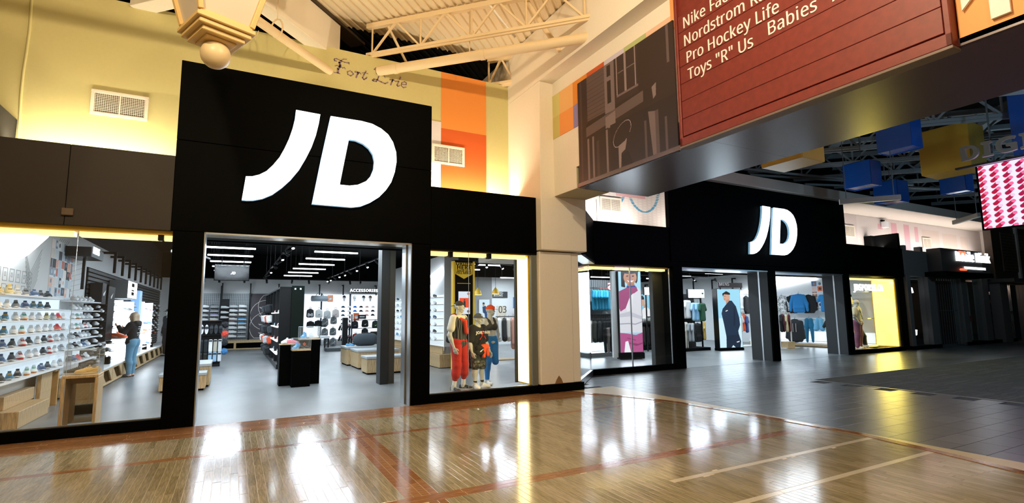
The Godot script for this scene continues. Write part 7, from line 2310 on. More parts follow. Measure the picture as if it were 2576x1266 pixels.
	# order kiosk
	var ko := thing("order_kiosk", "black order kiosk column with yellow edges, yellow shield sign and bright screen", "kiosk", Vector3(5.62, 0, -5.05))
	bx(ko, "column", M_BLACK, Vector3(0.03, 0, -0.2), Vector3(0.62, 3.15, 0), 0.004)
	for x in [-0.01, 0.62]: bx(ko, "yellow_edge", mat("kiosk_yellow", c("e0b62a"), 0.5, 0.0, {"emission_enabled": true, "emission": c("e0b62a"), "emission_energy_multiplier": 0.25}), Vector3(x, 0, -0.15), Vector3(x + 0.05, 3.12, 0.03))
	s = S()
	add_prism(s, V2([0.06, 3.08, 0.06, 2.74, 0.33, 2.6, 0.6, 2.74, 0.6, 3.08]), 0.012, Transform3D(Basis(), Vector3(0, 0, 0.002)))
	put(ko, "shield", done(s), mat("kiosk_yellow", c("e0b62a"), 0.5))
	text(ko, "lettering", "ORDER", M_DARK, Vector3(0.33, 2.95, 0.016), 0.12, 0.004, Vector3.ZERO, "Droid Sans", 700, 0.95, HORIZONTAL_ALIGNMENT_CENTER)
	text(ko, "lettering", "HERE", M_DARK, Vector3(0.33, 2.84, 0.016), 0.12, 0.004, Vector3.ZERO, "Droid Sans", 700, 1.15, HORIZONTAL_ALIGNMENT_CENTER)
	text(ko, "lettering", "SHOP OUR", M_DARK, Vector3(0.33, 2.775, 0.016), 0.07, 0.004, Vector3.ZERO, "Droid Sans", 700, 0.95, HORIZONTAL_ALIGNMENT_CENTER)
	text(ko, "lettering", "FULL RANGE", M_DARK, Vector3(0.33, 2.715, 0.016), 0.07, 0.004, Vector3.ZERO, "Droid Sans", 700, 0.85, HORIZONTAL_ALIGNMENT_CENTER)
	bx(ko, "accent_bar", mat("kiosk_yellow", c("e0b62a"), 0.5), Vector3(0.12, 2.46, 0.0), Vector3(0.54, 2.475, 0.01))
	var im := image(128, 256, c("dfe9f4"))
	im.fill_rect(Rect2i(10, 74, 108, 108), c("f0502a"))
	ipoly(im, V2([0.44, 0.42, 0.6, 0.42, 0.62, 0.7, 0.42, 0.7]), c("2a2a2c"))
	iell(im, 0.52, 0.37, 0.07, 0.04, c("5a4034"))
	iell(im, 0.85, 0.1, 0.11, 0.06, c("c88a70"))
	iell(im, 0.85, 0.88, 0.11, 0.06, c("7a5a50"))
	board(ko, "screen", pic("kiosk_screen", im, 1.0), 0.36, 0.66, Vector3(0.34, 1.9, 0.012), Vector3.ZERO, 0.012)

# ---------------------------------------------------------------- mannequins in the right window
func stripes_tex() -> StandardMaterial3D:
	var im := image(64, 8, c("1a1b1d"))
	for x in [6, 22, 38, 54]: im.fill_rect(Rect2i(x, 0, 3, 8), c("8d9092"))
	var m := pic("pinstripe", im, 0.0, 0.8)
	m.uv1_triplanar = true
	m.uv1_scale = Vector3(4.5, 4.5, 4.5)
	return m

func camo_dark() -> StandardMaterial3D:
	var im := image(128, 128, c("3a3c38"))
	rng.seed = 15
	for k in 70: iell(im, rng.randf(), rng.randf(), 0.03 + rng.randf() * 0.07, 0.02 + rng.randf() * 0.06, [c("1d1f1e"), c("6b6d62"), c("2a2c2a"), c("8a8c80")][k % 4], rng.randf() * 3)
	var m := pic("camo_dark", im, 0.0, 0.9)
	m.uv1_triplanar = true
	m.uv1_scale = Vector3(2.5, 2.5, 2.5)
	return m

func window_display() -> void:
	var skin_ := mat("mannequin_pale", c("c3c6c0"), 0.35)
	# man
	var t := thing("mannequin", "tall mannequin in striped sleeveless jersey, red joggers and backward cap", "mannequin", Vector3(4.22, 0, -1.2), 0.55)
	var J := joints(1.84, 0.185, 0.10, {"anL": Vector3(0.21, 0.096, -0.04), "toL": Vector3(0.27, 0.022, 0.10), "knL": Vector3(0.17, 0.52, 0.02), "anR": Vector3(-0.18, 0.096, 0.0), "toR": Vector3(-0.22, 0.022, 0.14), "knR": Vector3(-0.14, 0.52, 0.05), "elR": Vector3(-0.28, 1.15, -0.04), "wrR": Vector3(-0.26, 0.90, 0.06), "elL": Vector3(0.27, 1.15, -0.06), "wrL": Vector3(0.25, 0.90, 0.02)})
	put(t, "body", full_body(J, 1.04, 0.0, Vector3(0.02, 0.35, 0)), skin_)
	var B := torso_bones(J, 0.03)
	B.append([J.hip + Vector3(-0.09, -0.02, 0), J.hip + Vector3(0.09, -0.02, 0), 0.115, 0.115])
	var jersey := body(B, 0.014, 0.016)
	put(t, "jersey", jersey, stripes_tex())
	B = []
	for a in ["L", "R"]: B += arm_bones(J, 0.024, a, 1, 0.62)
	B.append([J.chest + Vector3(-0.08, 0.13, 0.03), J.chest + Vector3(0.08, 0.13, 0.03), 0.07, 0.07])
	put(t, "white_tee", body(B, 0.014, 0.014), cloth("dcdcd0"))
	B = []
	for a in ["L", "R"]:
		var cuff: Vector3 = J["kn" + a].lerp(J["an" + a], 0.62)
		B.append([J["hp" + a] + Vector3(0, 0.02, 0), J["kn" + a], 0.125, 0.092])
		B.append([J["kn" + a], J["kn" + a].lerp(cuff, 0.6), 0.092, 0.085])
		B.append([J["kn" + a].lerp(cuff, 0.6), cuff, 0.085, 0.058])
		for k in 3: B.append([J["kn" + a].lerp(cuff, 0.35 + 0.2 * k) + Vector3(-0.03, 0, 0.05), J["kn" + a].lerp(cuff, 0.38 + 0.2 * k) + Vector3(0.04, -0.01, 0.04), 0.03, 0.03])
	B.append([J.hip + Vector3(-0.06, 0.03, 0), J.hip + Vector3(0.06, 0.03, 0), 0.12, 0.12])
	put(t, "joggers", body(B, 0.014, 0.014), cloth("b8261f"))
	for a in ["L", "R"]:
		var s := S()
		add_tube(s, [J["an" + a].lerp(J["kn" + a], 0.28), J["an" + a] + Vector3(0, -0.03, 0)], 0.046, 12)
		put(t, "sock", done(s), cloth("e2e2de"))
	shoe_pair(t, J, "K")
	# hoodie slung over the shoulder
	B = [[J.shR + Vector3(0.02, 0.05, -0.03), J.chest + Vector3(0.0, 0.06, 0.15), 0.05, 0.045], [J.chest + Vector3(0.0, 0.06, 0.15), J.chest + Vector3(0.03, -0.16, 0.17), 0.045, 0.05], [J.shR + Vector3(0.02, 0.05, -0.03), J.waist + Vector3(-0.16, -0.1, -0.14), 0.05, 0.07], [J.neck + Vector3(-0.09, 0.0, -0.05), J.neck + Vector3(0.09, -0.0, -0.05), 0.045, 0.045]]
	put(t, "shoulder_strap", body([B[0], B[1]], 0.014, 0.014), cloth("cf4028"))
	put(t, "slung_hoodie", body([B[2], B[3]], 0.014, 0.014), cloth("26282a"))
	cap_on(t, J, "34352f", PI + 0.3, "c8a24a")
	# boy
	t = thing("mannequin", "child mannequin in black printed tee, dark camouflage shorts and grey cap", "mannequin", Vector3(4.72, 0, -1.33), 0.35)
	J = joints(1.56, 0.155, 0.09, {"elR": Vector3(-0.235, 0.98, -0.03), "wrR": Vector3(-0.23, 0.77, 0.05), "elL": Vector3(0.24, 0.98, -0.02), "wrL": Vector3(0.27, 0.76, 0.08), "anL": Vector3(0.13, 0.09, -0.02), "toL": Vector3(0.18, 0.022, 0.12), "anR": Vector3(-0.12, 0.09, 0.02), "toR": Vector3(-0.16, 0.022, 0.16)})
	put(t, "body", full_body(J, 0.95, 0.0, Vector3(0.05, 0.2, 0)), skin_)
	B = torso_bones(J, 0.024)
	for a in ["L", "R"]: B += arm_bones(J, 0.03, a, 1, 0.8)
	B.append([J.hip + Vector3(-0.08, 0.02, 0), J.hip + Vector3(0.08, 0.02, 0), 0.11, 0.11])
	var tee := put(t, "t_shirt", body(B, 0.013, 0.015), cloth("1f2123"))
	var fz := 0.155
	var s := S()
	for q in [[-0.012, 0.06, 0.0, 0.16], [0.0, 0.06, -0.09, -0.03], [0.0, 0.06, 0.09, -0.02], [0.0, 0.09, -0.05, 0.07], [0.0, 0.09, 0.06, 0.1]]:
		bar(s, Vector3(q[0], 1.08 + q[1], fz - 0.01), Vector3(q[2], 1.06 + q[3], fz - 0.012), 0.018, 0.012)
	put(tee, "red_emblem", done(s), mat("emblem_red", c("c8362a"), 0.7))
	text(tee, "lettering", "JORDAN", mat("sign_white", c("e6e0dc"), 0.6), Vector3(0, 1.13, fz - 0.004), 0.06, 0.008, Vector3(-0.08, 0, 0), "Droid Sans", 700, 1.3, HORIZONTAL_ALIGNMENT_CENTER)
	B = []
	for a in ["L", "R"]: B.append([J["hp" + a] + Vector3(0, 0.02, 0), J["hp" + a].lerp(J["kn" + a], 0.92), 0.115, 0.098])
	B.append([J.hip + Vector3(-0.05, 0.0, 0), J.hip + Vector3(0.05, 0.0, 0), 0.11, 0.11])
	put(t, "shorts", body(B, 0.013, 0.012), camo_dark())
	for a in ["L", "R"]:
		s = S()
		add_tube(s, [J["an" + a].lerp(J["kn" + a], 0.2), J["an" + a] + Vector3(0, -0.03, 0)], 0.044, 12)
		put(t, "sock", done(s), cloth("1c1d1f"))
	shoe_pair(t, J, "W")
	cap_on(t, J, "4b5053", 0.15, "c9ccce")
	var cb := put(t, "crossbody_bag", body([[Vector3(-0.15, 0.86, 0.13), Vector3(-0.02, 0.86, 0.15), 0.05, 0.05], [Vector3(-0.15, 0.76, 0.13), Vector3(-0.02, 0.76, 0.15), 0.055, 0.055]], 0.012, 0.008), cloth("17181a"))
	s = S()
	add_tube(s, [Vector3(-0.12, 0.9, 0.14), Vector3(0.0, 1.12, 0.165), Vector3(0.1, 1.28, 0.1), Vector3(0.12, 1.31, 0.0)], 0.014, 6)
	put(cb, "strap", done(s), cloth("17181a"))
	s = S()
	add_prism(s, V2([-0.04, -0.005, 0.05, 0.04, -0.015, -0.02, -0.035, -0.026, -0.046, -0.015]), 0.006, Transform3D(Basis(Vector3.UP, -0.15), Vector3(-0.09, 0.8, 0.198)))
	put(cb, "emblem", done(s), mat("emblem_e8e8e8", c("e8e8e8"), 0.6))
	put(t, "tied_sweater", body([[Vector3(-0.02, 0.88, 0.15), Vector3(0.14, 0.88, 0.13), 0.05, 0.05], [Vector3(0.02, 0.86, 0.16), Vector3(-0.0, 0.68, 0.17), 0.045, 0.04], [Vector3(0.1, 0.86, 0.15), Vector3(0.14, 0.7, 0.15), 0.045, 0.04], [Vector3(0.05, 0.88, 0.17), Vector3(0.08, 0.87, 0.17), 0.055, 0.055]], 0.012, 0.01), cloth("e8562c"))
	# woman
	t = thing("mannequin", "female mannequin in black sports bra, blue leggings and orange cap stretching one leg", "mannequin", Vector3(5.2, 0, -1.72), 0.25)
	J = joints(1.76, 0.165, 0.09, {"knL": Vector3(0.10, 0.50, 0.06), "anL": Vector3(0.23, 0.66, -0.26), "toL": Vector3(0.25, 0.76, -0.36), "elL": Vector3(0.29, 1.1, -0.07), "wrL": Vector3(0.27, 0.85, -0.16), "hdL": Vector3(-0.02, -1.0, -0.3), "elR": Vector3(-0.24, 1.12, 0.0), "wrR": Vector3(-0.2, 0.88, 0.1), "knR": Vector3(-0.08, 0.50, 0.02), "anR": Vector3(-0.08, 0.092, -0.02), "toR": Vector3(-0.1, 0.022, 0.13)})
	put(t, "body", full_body(J, 0.98, 0.9, Vector3(0.0, 0.55, 0), 0.5), skin_)
	B = []
	for sd in [-1.0, 1.0]:
		B.append([J.chest + Vector3(sd * 0.075, -0.02, 0.02), J.chest + Vector3(sd * 0.08, 0.07, 0.0), 0.1, 0.085])
		B.append([J.chest + Vector3(sd * 0.07, -0.015, 0.08), J.chest + Vector3(sd * 0.07, -0.02, 0.088), 0.058, 0.056])
		B.append([J.chest + Vector3(sd * 0.075, 0.06, 0.06), J["shL" if sd > 0 else "shR"] + Vector3(-sd * 0.06, 0.045, 0.0), 0.035, 0.026])
	put(t, "sports_bra", body(B, 0.012, 0.012), cloth("3b3c34"))
	B = []
	for a in ["L", "R"]:
		B += leg_bones(J, 0.01, a)
		B.append([J.hip + Vector3(0.07 if a == "L" else -0.07, 0.07, 0), J["hp" + a], 0.1, 0.102])
	put(t, "leggings", body(B, 0.013, 0.016), cloth("1d78c4"))
	shoe_pair(t, J, "W")
	cap_on(t, J, "e8501c", 0.55, "e8884c")
	s = S()
	var wb := []
	for k in 9: wb.append(J.wrL + Vector3(0.034 * cos(TAU * k / 8.0), 0.03, 0.034 * sin(TAU * k / 8.0)))
	add_tube(s, wb, 0.012, 6)
	put(t, "wrist_band", done(s), cloth("d8cf4a"))
	# yellow pendant shades far inside
	for q in [[9.55, 2.4, "left"], [10.43, 2.44, "right"]]:
		var l := thing("pendant_lamp", "mustard yellow dome pendant lamp, %s one of two before the fitting rooms" % q[2], "lamp", Vector3(q[0], q[1], -12.0))
		s = S()
		add_lathe(s, V2([0.17, 0.0, 0.165, 0.05, 0.12, 0.17, 0.06, 0.25, 0.03, 0.27, 0.03, 0.31, 0.0, 0.31]), 20)
		put(l, "shade", done(s), mat("mustard", c("d8aa2e"), 0.45))
		s = S()
		add_lathe(s, V2([0.0, 0.005, 0.15, 0.01, 0.155, 0.02]), 16)
		put(l, "diffuser", done(s), glow("pendant_glow", c("fff4e0"), 2.0))
		s = S()
		add_tube(s, [Vector3(0, 0.3, 0), Vector3(0, 4.6 - q[1], 0)], 0.008, 5)
		put(l, "cord", done(s), M_RAIL)
		omni(Vector3(0, -0.08, 0), 0.5, Color(1, 0.95, 0.85), 0.1, l)
	var fs := thing("sign_board", "dark sign board reading FITTING ROOMS on the white partition", "sign", Vector3(12.05, 2.36, -14.775))
	bc(fs, "board", mat("sign_slate", c("33383b"), 0.5), Vector3(0, 0.16, 0), Vector3(0.86, 0.32, 0.04), 0.004)
	text(fs, "lettering", "FITTING", mat("sign_white", c("e6e0dc"), 0.6), Vector3(-0.38, 0.16, 0.022), 0.11, 0.006, Vector3.ZERO, "Droid Sans", 400, 1.0)
	text(fs, "lettering", "ROOMS", mat("sign_white", c("e6e0dc"), 0.6), Vector3(-0.38, 0.03, 0.022), 0.11, 0.006, Vector3.ZERO, "Droid Sans", 400, 1.0)
	var nd := struct("wall_partition", "white partition wall of the fitting rooms with large painted numbers")
	bx(nd, "wall_panel", M_WHITEWALL, Vector3(11.6, 0, -15.0), Vector3(16.0, 3.4, -14.8))
	bx(nd, "beige_panel", mat("beige_panel", c("cfc4b0"), 0.7), Vector3(11.87, 1.2, -14.8), Vector3(12.4, 1.95, -14.78))
	text(nd, "numerals", "03", mat("bar_dark", c("2a2623"), 0.5), Vector3(11.95, 1.48, -14.775), 0.34, 0.01, Vector3.ZERO, "Droid Sans", 400, 0.95)
	bx(nd, "blue_panel", mat("blue_paint", c("2d7fd0"), 0.6), Vector3(12.82, 1.84, -14.8), Vector3(13.6, 2.4, -14.76))
	var pl := thing("lit_poster", "lit pale blue poster of a person in navy crouching, on the grey pier", "poster", Vector3(11.14, 1.68, -14.72))
	var im := image(96, 192, c("d4ecfa"))
	ipoly(im, V2([0.3, 0.3, 0.62, 0.26, 0.8, 0.5, 0.7, 0.66, 0.5, 0.6, 0.35, 0.55]), c("1d3d66"))
	ipoly(im, V2([0.5, 0.58, 0.78, 0.6, 0.76, 0.9, 0.6, 0.9]), c("1f4a7c"))
	iell(im, 0.42, 0.2, 0.11, 0.07, c("b08a74"))
	iell(im, 0.42, 0.15, 0.11, 0.04, c("2a2422"))
	bx(pl, "frame", M_SHELF, Vector3(-0.29, -0.58, -0.06), Vector3(0.29, 0.58, -0.004), 0.004)
	board(pl, "print", pic("poster_crouch", im, 0.9), 0.56, 1.14, Vector3(0, 0, 0.0))
	# coat rack right behind the mannequins
	var r := thing("garment_rail", "garment rail with coats behind the stretching mannequin", "clothes rack", Vector3(8.55, 0, -7.0))
	bx(r, "rail", M_STEEL, Vector3(-0.6, 1.45, -0.015), Vector3(0.5, 1.48, 0.015))
	for x in [-0.55, 0.45]: bx(r, "post", M_STEEL, Vector3(x, 0.04, -0.02), Vector3(x + 0.04, 1.46, 0.02))
	bx(r, "base", M_OAK, Vector3(-0.62, 0, -0.25), Vector3(0.52, 0.04, 0.25), 0.005)
	var L := [["jacket", "e4e2de", -0.45, "white jacket at the left end"], ["jacket", "2a2c2e", -0.25, "black jacket second from the left"], ["jacket", "cfc6ba", -0.1, "stone jacket in the middle"], ["jacket", "c08a78", 0.08, "dusty pink jacket on the right half"], ["jacket", "b07868", 0.26, "rust pink jacket at the right end"]]
	for q in L: hang(q[0], q[1], Vector3(8.55 + q[2], 1.38, -7.0), 1.0, q[3] + " of the rail behind the stretching mannequin", "", "", 1.0).scale = Vector3(1.0, 1.35, 1.0) if q[2] > 0.0 else Vector3.ONE
	hang("hoodie", "d97888", Vector3(13.1, 1.75, -14.5), 0.5, "pink hoodie hanging on the partition below the blue panel")
	hang("tee", "1f2124", Vector3(13.5, 1.7, -14.5), 0.5, "black tee hanging on the partition below the blue panel")

# ---------------------------------------------------------------- clothes seen through the set back shopfront
func poster_woman() -> Image:
	var im := image(192, 560, c("9fd4ea"))
	var P := func(a: Array, h: String) -> void: ipoly(im, V2(a), c(h))
	im.fill_rect(Rect2i(0, 0, 192, 200), c("a8dcf0"))
	P.call([0.12, 0.0, 0.30, 0.0, 0.28, 0.16, 0.3, 0.2, 0.12, 0.19], "2a2226")
	P.call([0.6, 0.0, 0.9, 0.0, 0.86, 0.12, 0.8, 0.15, 0.66, 0.1], "2a2226")
	iell(im, 0.53, 0.075, 0.30, 0.088, c("c08e74"))
	iell(im, 0.53, 0.0, 0.36, 0.03, c("2a2226"))
	iell(im, 0.4, 0.06, 0.05, 0.007, c("2c2020"))
	iell(im, 0.66, 0.06, 0.05, 0.007, c("2c2020"))
	P.call([0.38, 0.047, 0.48, 0.044, 0.48, 0.048, 0.38, 0.051], "2c2020")
	P.call([0.6, 0.044, 0.72, 0.047, 0.72, 0.051, 0.6, 0.048], "2c2020")
	P.call([0.52, 0.06, 0.56, 0.06, 0.58, 0.09, 0.5, 0.09], "a87258")
	P.call([0.38, 0.108, 0.7, 0.106, 0.62, 0.132, 0.46, 0.133], "f4eeea")
	P.call([0.36, 0.104, 0.54, 0.11, 0.72, 0.102, 0.62, 0.113, 0.46, 0.114], "9a3a44")
	P.call([0.4, 0.15, 0.7, 0.145, 0.74, 0.19, 0.36, 0.2], "b07c64")
	P.call([0.36, 0.185, 0.74, 0.175, 0.8, 0.2, 0.34, 0.215], "3a4f9e")
	P.call([0.0, 0.25, 0.34, 0.205, 0.8, 0.19, 1.0, 0.24, 1.0, 0.76, 0.0, 0.76], "dcdde4")
	P.call([0.0, 0.25, 0.34, 0.205, 0.8, 0.19, 0.86, 0.24, 0.5, 0.31, 0.28, 0.46, 0.05, 0.5, 0.0, 0.46], "a3527e")
	P.call([0.5, 0.31, 0.66, 0.27, 0.55, 0.48, 0.34, 0.5, 0.3, 0.45], "e8e8ee")
	P.call([0.0, 0.53, 0.45, 0.5, 1.0, 0.56, 1.0, 0.6, 0.5, 0.56, 0.0, 0.57], "c4c6d0")
	P.call([0.0, 0.645, 0.4, 0.64, 0.7, 0.65, 1.0, 0.62, 1.0, 0.635, 0.7, 0.665, 0.4, 0.655, 0.0, 0.66], "a8abb8")
	P.call([0.0, 0.76, 0.3, 0.77, 0.7, 0.79, 1.0, 0.76, 1.0, 1.0, 0.0, 1.0], "b5578c")
	P.call([0.22, 0.87, 0.34, 0.86, 0.46, 1.0, 0.16, 1.0], "eef4f8")
	P.call([0.4, 0.88, 0.8, 0.9, 1.0, 0.88, 1.0, 0.9, 0.7, 0.925, 0.4, 0.895], "8e3f6c")
	P.call([0.3, 0.82, 0.7, 0.85, 0.68, 0.86, 0.3, 0.83], "8e3f6c")
	return im

func poster_man() -> Image:
	var im := image(192, 448, c("9fdcf4"))
	var P := func(a: Array, h: String) -> void: ipoly(im, V2(a), c(h))
	im.fill_rect(Rect2i(0, 224, 192, 224), c("cdeefa"))
	iell(im, 0.40, 0.14, 0.15, 0.075, c("d3a58c"))
	P.call([0.22, 0.08, 0.4, 0.035, 0.56, 0.07, 0.56, 0.1, 0.3, 0.09, 0.24, 0.13], "211d1f")
	P.call([0.3, 0.12, 0.36, 0.12, 0.36, 0.128, 0.3, 0.128], "3a2a26")
	P.call([0.28, 0.17, 0.34, 0.168, 0.34, 0.175, 0.28, 0.177], "9a4a44")
	P.call([0.38, 0.19, 0.52, 0.17, 0.54, 0.23, 0.36, 0.26], "c2947c")
	P.call([0.2, 0.34, 0.38, 0.26, 0.52, 0.2, 0.62, 0.2, 0.8, 0.3, 0.92, 0.5, 0.94, 0.62, 0.84, 0.72, 0.86, 0.8, 0.3, 0.82, 0.22, 0.6, 0.14, 0.42], "1d3048")
	P.call([0.7, 0.3, 0.76, 0.32, 0.72, 0.62, 0.64, 0.64], "14243a")
	P.call([0.3, 0.8, 0.86, 0.78, 0.94, 0.9, 0.9, 1.0, 0.68, 1.0, 0.58, 0.96, 0.5, 1.0, 0.28, 1.0], "18283e")
	P.call([0.32, 0.375, 0.42, 0.36, 0.42, 0.375, 0.33, 0.39], "e8eef2")
	P.call([0.74, 0.905, 0.88, 0.89, 0.86, 0.91, 0.75, 0.92], "e8eef2")
	P.call([0.56, 1.0, 0.6, 0.97, 0.64, 1.0], "dfeef4")
	return im

func poster_tee_man() -> Image:
	var im := image(192, 256, c("93d3ec"))
	var P := func(a: Array, h: String) -> void: ipoly(im, V2(a), c(h))
	iell(im, 0.3, 0.28, 0.14, 0.16, c("d3ab94"))
	P.call([0.06, 0.12, 0.3, 0.05, 0.4, 0.14, 0.38, 0.2, 0.2, 0.2, 0.12, 0.32], "1f1b1d")
	P.call([0.36, 0.4, 0.5, 0.36, 0.56, 0.5, 0.36, 0.56], "c69a84")
	P.call([0.1, 0.68, 0.34, 0.52, 0.56, 0.48, 0.8, 0.6, 0.92, 0.86, 0.86, 1.0, 0.1, 1.0], "f0f2f4")
	P.call([0.52, 0.82, 0.9, 0.82, 0.9, 1.0, 0.52, 1.0], "17181a")
	return im

func light_box(n: String, label: String, at: Vector3, turn: float, w: float, h: float, d: float, m: Material, e: float, plinth := 0.0) -> Node3D:
	var t := thing(n, label, "light box", at, turn)
	if plinth > 0.0: bx(t, "plinth", M_DARK, Vector3(-w / 2 - 0.02, 0, -d), Vector3(w / 2 + 0.02, plinth, 0.03), 0.005)
	bx(t, "case", M_RAIL, Vector3(-w / 2, plinth, -d), Vector3(w / 2, plinth + h, -0.006), 0.004)
	board(t, "lit_print", m, w - 0.04, h - 0.04, Vector3(0, plinth + h / 2, 0.0), Vector3.ZERO, 0.005)
	area(Vector3(0, plinth + h / 2, 0.03), Vector3(0, PI, 0), w, h, e, COOL, t)
	return t

func clothes_side() -> void:
	var wp := pic("poster_woman", poster_woman(), 1.0)
	var lb := light_box("lit_poster", "tall lit poster of a smiling woman in a grey and plum sweatshirt", Vector3(11.85, 0.02, -4.6), -0.25, 0.86, 2.75, 0.22, wp, 3.0, 0.2)
	bx(lb, "white_side", M_WHITEWALL, Vector3(-0.62, 0.05, -0.22), Vector3(-0.44, 2.95, -0.1), 0.004)
	# rack of cyan tops and dark jackets
	var r := thing("wall_rack", "grey wired clothes wall with rails behind the smiling woman poster", "clothes rack", Vector3(12.1, 0, -6.75))
	bx(r, "back_wall", mat("rack_grey", c("7f8486"), 0.7), Vector3(-1.0, 0.3, -0.06), Vector3(0.75, 2.8, 0.0))
	var s := S()
	for k in 20: add_box(s, Vector3(-0.95 + k * 0.088, 1.6, 0.012), Vector3(0.01, 2.4, 0.01))
	put(r, "wires", done(s), mat("wire_dark", c("4c5154"), 0.5, 0.5)).set_meta("kind", "stuff")
	bx(r, "plinth", mat("plinth_grey", c("6f7476"), 0.5), Vector3(-1.0, 0, -0.06), Vector3(0.75, 0.14, 0.75), 0.006)
	bx(r, "glow_base", glow("base_glow", c("cfeeff"), 2.0), Vector3(-0.95, 0.15, 0.0), Vector3(0.7, 0.5, 0.03))
	area(Vector3(-0.1, 0.35, 0.08), Vector3(0, PI, 0), 1.5, 0.3, 1.5, COOL, r)
	for q in [[2.45], [1.32]]:
		bx(r, "rail", M_STEEL, Vector3(-0.9, q[0], 0.4), Vector3(0.7, q[0] + 0.03, 0.43))
		for x in [-0.85, 0.6]: bx(r, "arm", M_STEEL, Vector3(x, q[0], 0.0), Vector3(x + 0.03, q[0] + 0.03, 0.43))
	bx(r, "shelf", M_STEEL, Vector3(-0.7, 1.5, 0.0), Vector3(0.7, 1.53, 0.45), 0.003)
	for k in 6: hang("tee", "2a9cc4" if k % 2 == 0 else "3aaed2", Vector3(11.62 + k * 0.13, 2.36, -6.3), 0.75, "cyan tee with pale stripes, %s from the left on the upper rail" % ORD[k], "cyan tees on the upper rail", "", 0.9)
	for k in 3: hang("jacket", ["d8d8d0", "3a3d38", "2c2f30"][k], Vector3(11.45 + k * 0.22, 1.25, -6.3), 0.55, "%s jacket on the lower rail below the cyan tees" % ["pale grey", "olive black", "black"][k])
	for k in 4: hang("jacket", "1b1d1f", Vector3(12.12 + k * 0.15, 1.25, -6.3), 0.45, "plain black jacket, %s of four on the lower rail under the cyan tees" % ORD[k], "black jackets on the lower rail")
	for k in 4: hang("pants", "16181a" if k != 1 else "8a8078", Vector3(11.95 + k * 0.14, 0.98, -6.12), 0.7, "%s joggers, %s of four hanging above the glowing base" % ["black" if k != 1 else "taupe", ORD[k]], "joggers above the glowing base", "", 0.8).scale = Vector3(1, 0.85, 1)
	var hat := thing("baseball_cap", "pale cap lying on the steel shelf under the cyan tees", "cap", Vector3(12.25, 1.53, -6.5), 0.4)
	cap_meshes()
	put(hat, "crown", meshcache["cap_dome"], cloth("d8d6d0"))
	put(hat, "brim", meshcache["cap_brim"], cloth("d8d6d0"))
	# hanging department sign seen from behind
	text(self, "department_sign", "BOYS", glow("boys_red", c("ff4a2a"), 2.5), Vector3(13.05, 2.32, -6.0), 0.24, 0.03, Vector3(0, PI - 0.1, 0), "Droid Sans", 700, 1.15)
	tag(get_child(-1), "glowing red department lettering seen from behind beside the woman poster", "sign")
	# second poster on a counter
	var p2 := light_box("lit_poster", "lit pale blue poster of a man in a white tee above a counter", Vector3(15.66, 1.15, -8.0), -0.1, 0.84, 1.2, 0.1, pic("poster_tee", poster_tee_man(), 0.9), 1.5)
	var ct := thing("display_counter", "black counter with dark clothes under the white tee poster", "counter", Vector3(15.6, 0, -7.9))
	bx(ct, "top", M_RAIL, Vector3(-0.7, 1.05, -0.4), Vector3(0.7, 1.13, 0.35), 0.006)
	bx(ct, "back", M_DARK, Vector3(-0.7, 0.1, -0.4), Vector3(0.7, 1.05, -0.36))
	bx(ct, "plinth", M_DARK, Vector3(-0.7, 0, -0.4), Vector3(0.7, 0.1, 0.35), 0.006)
	var bag := thing("shoulder_bag", "grey rolled bag lying on the black counter below the white tee poster", "bag", Vector3(15.55, 1.13, -7.8))
	s = S()
	add_tube(s, [Vector3(-0.3, 0.1, 0), Vector3(-0.27, 0.1, 0), Vector3(0.27, 0.1, 0), Vector3(0.3, 0.1, 0)], [0.06, 0.1, 0.1, 0.06], 12)
	put(bag, "roll", done(s), cloth("b9b6ae"))
	bc(bag, "strap", cloth("55524c"), Vector3(0, 0.2, 0), Vector3(0.08, 0.02, 0.2), 0.005)
	for k in 5: hang("jacket", ["2a2420", "352c26", "231f1d", "1c1d1f", "17181a"][k], Vector3(15.05 + k * 0.22, 0.95, -7.75), 0.7, "%s jacket, %s from the left under the black counter" % [["brown", "dark brown", "umber", "charcoal", "black"][k], ORD[k]], "jackets under the black counter")
	# dark partition just inside the window
	var dp := struct("wall_dark_partition", "dark grey partition just behind the set back window")
	bx(dp, "wall_panel", mat("partition_grey", c("3a3e41"), 0.5), Vector3(10.62, 0, -2.35), Vector3(11.26, 2.84, -2.2))
	# menswear gondola with posters
	var pm := light_box("lit_poster", "tall lit poster of a man in a navy hooded tracksuit", Vector3(17.7, 0.0, -5.4), -0.2, 1.12, 2.38, 0.3, pic("poster_man", poster_man(), 1.0), 3.0, 0.1)
	var ms := thing("sign_board", "dark sign board reading MENS above the tracksuit poster", "sign", Vector3(17.75, 2.5, -5.35), -0.2)
	bc(ms, "board", mat("sign_plum", c("4c4248"), 0.5), Vector3(0, 0.11, 0), Vector3(1.16, 0.2, 0.06), 0.004)
	for x in [-0.5, 0.5]: bx(ms, "post", M_RAIL, Vector3(x, -0.06, -0.02), Vector3(x + 0.04, 0.02, 0.02))
	text(ms, "lettering", "MENS", mat("sign_white", c("e6e0dc"), 0.6), Vector3(-0.55, 0.045, 0.032), 0.13, 0.006, Vector3.ZERO, "Droid Sans", 700, 1.0)
	r = thing("menswear_rack", "black two level clothes rack left of the tracksuit poster", "clothes rack", Vector3(16.5, 0, -6.5))
	bx(r, "plinth", M_DARK, Vector3(-0.75, 0, -0.3), Vector3(0.7, 0.12, 0.5), 0.006)
	bx(r, "back", mat("rack_black", c("1f2224"), 0.6), Vector3(-0.75, 0.12, -0.3), Vector3(0.7, 2.3, -0.26))
	for y in [1.15, 2.08]: bx(r, "rail", M_RAIL, Vector3(-0.75, y, 0.1), Vector3(0.7, y + 0.03, 0.13))
	for x in [-0.75, 0.66]: bx(r, "post", M_RAIL, Vector3(x, 0.12, 0.08), Vector3(x + 0.04, 2.3, 0.14))
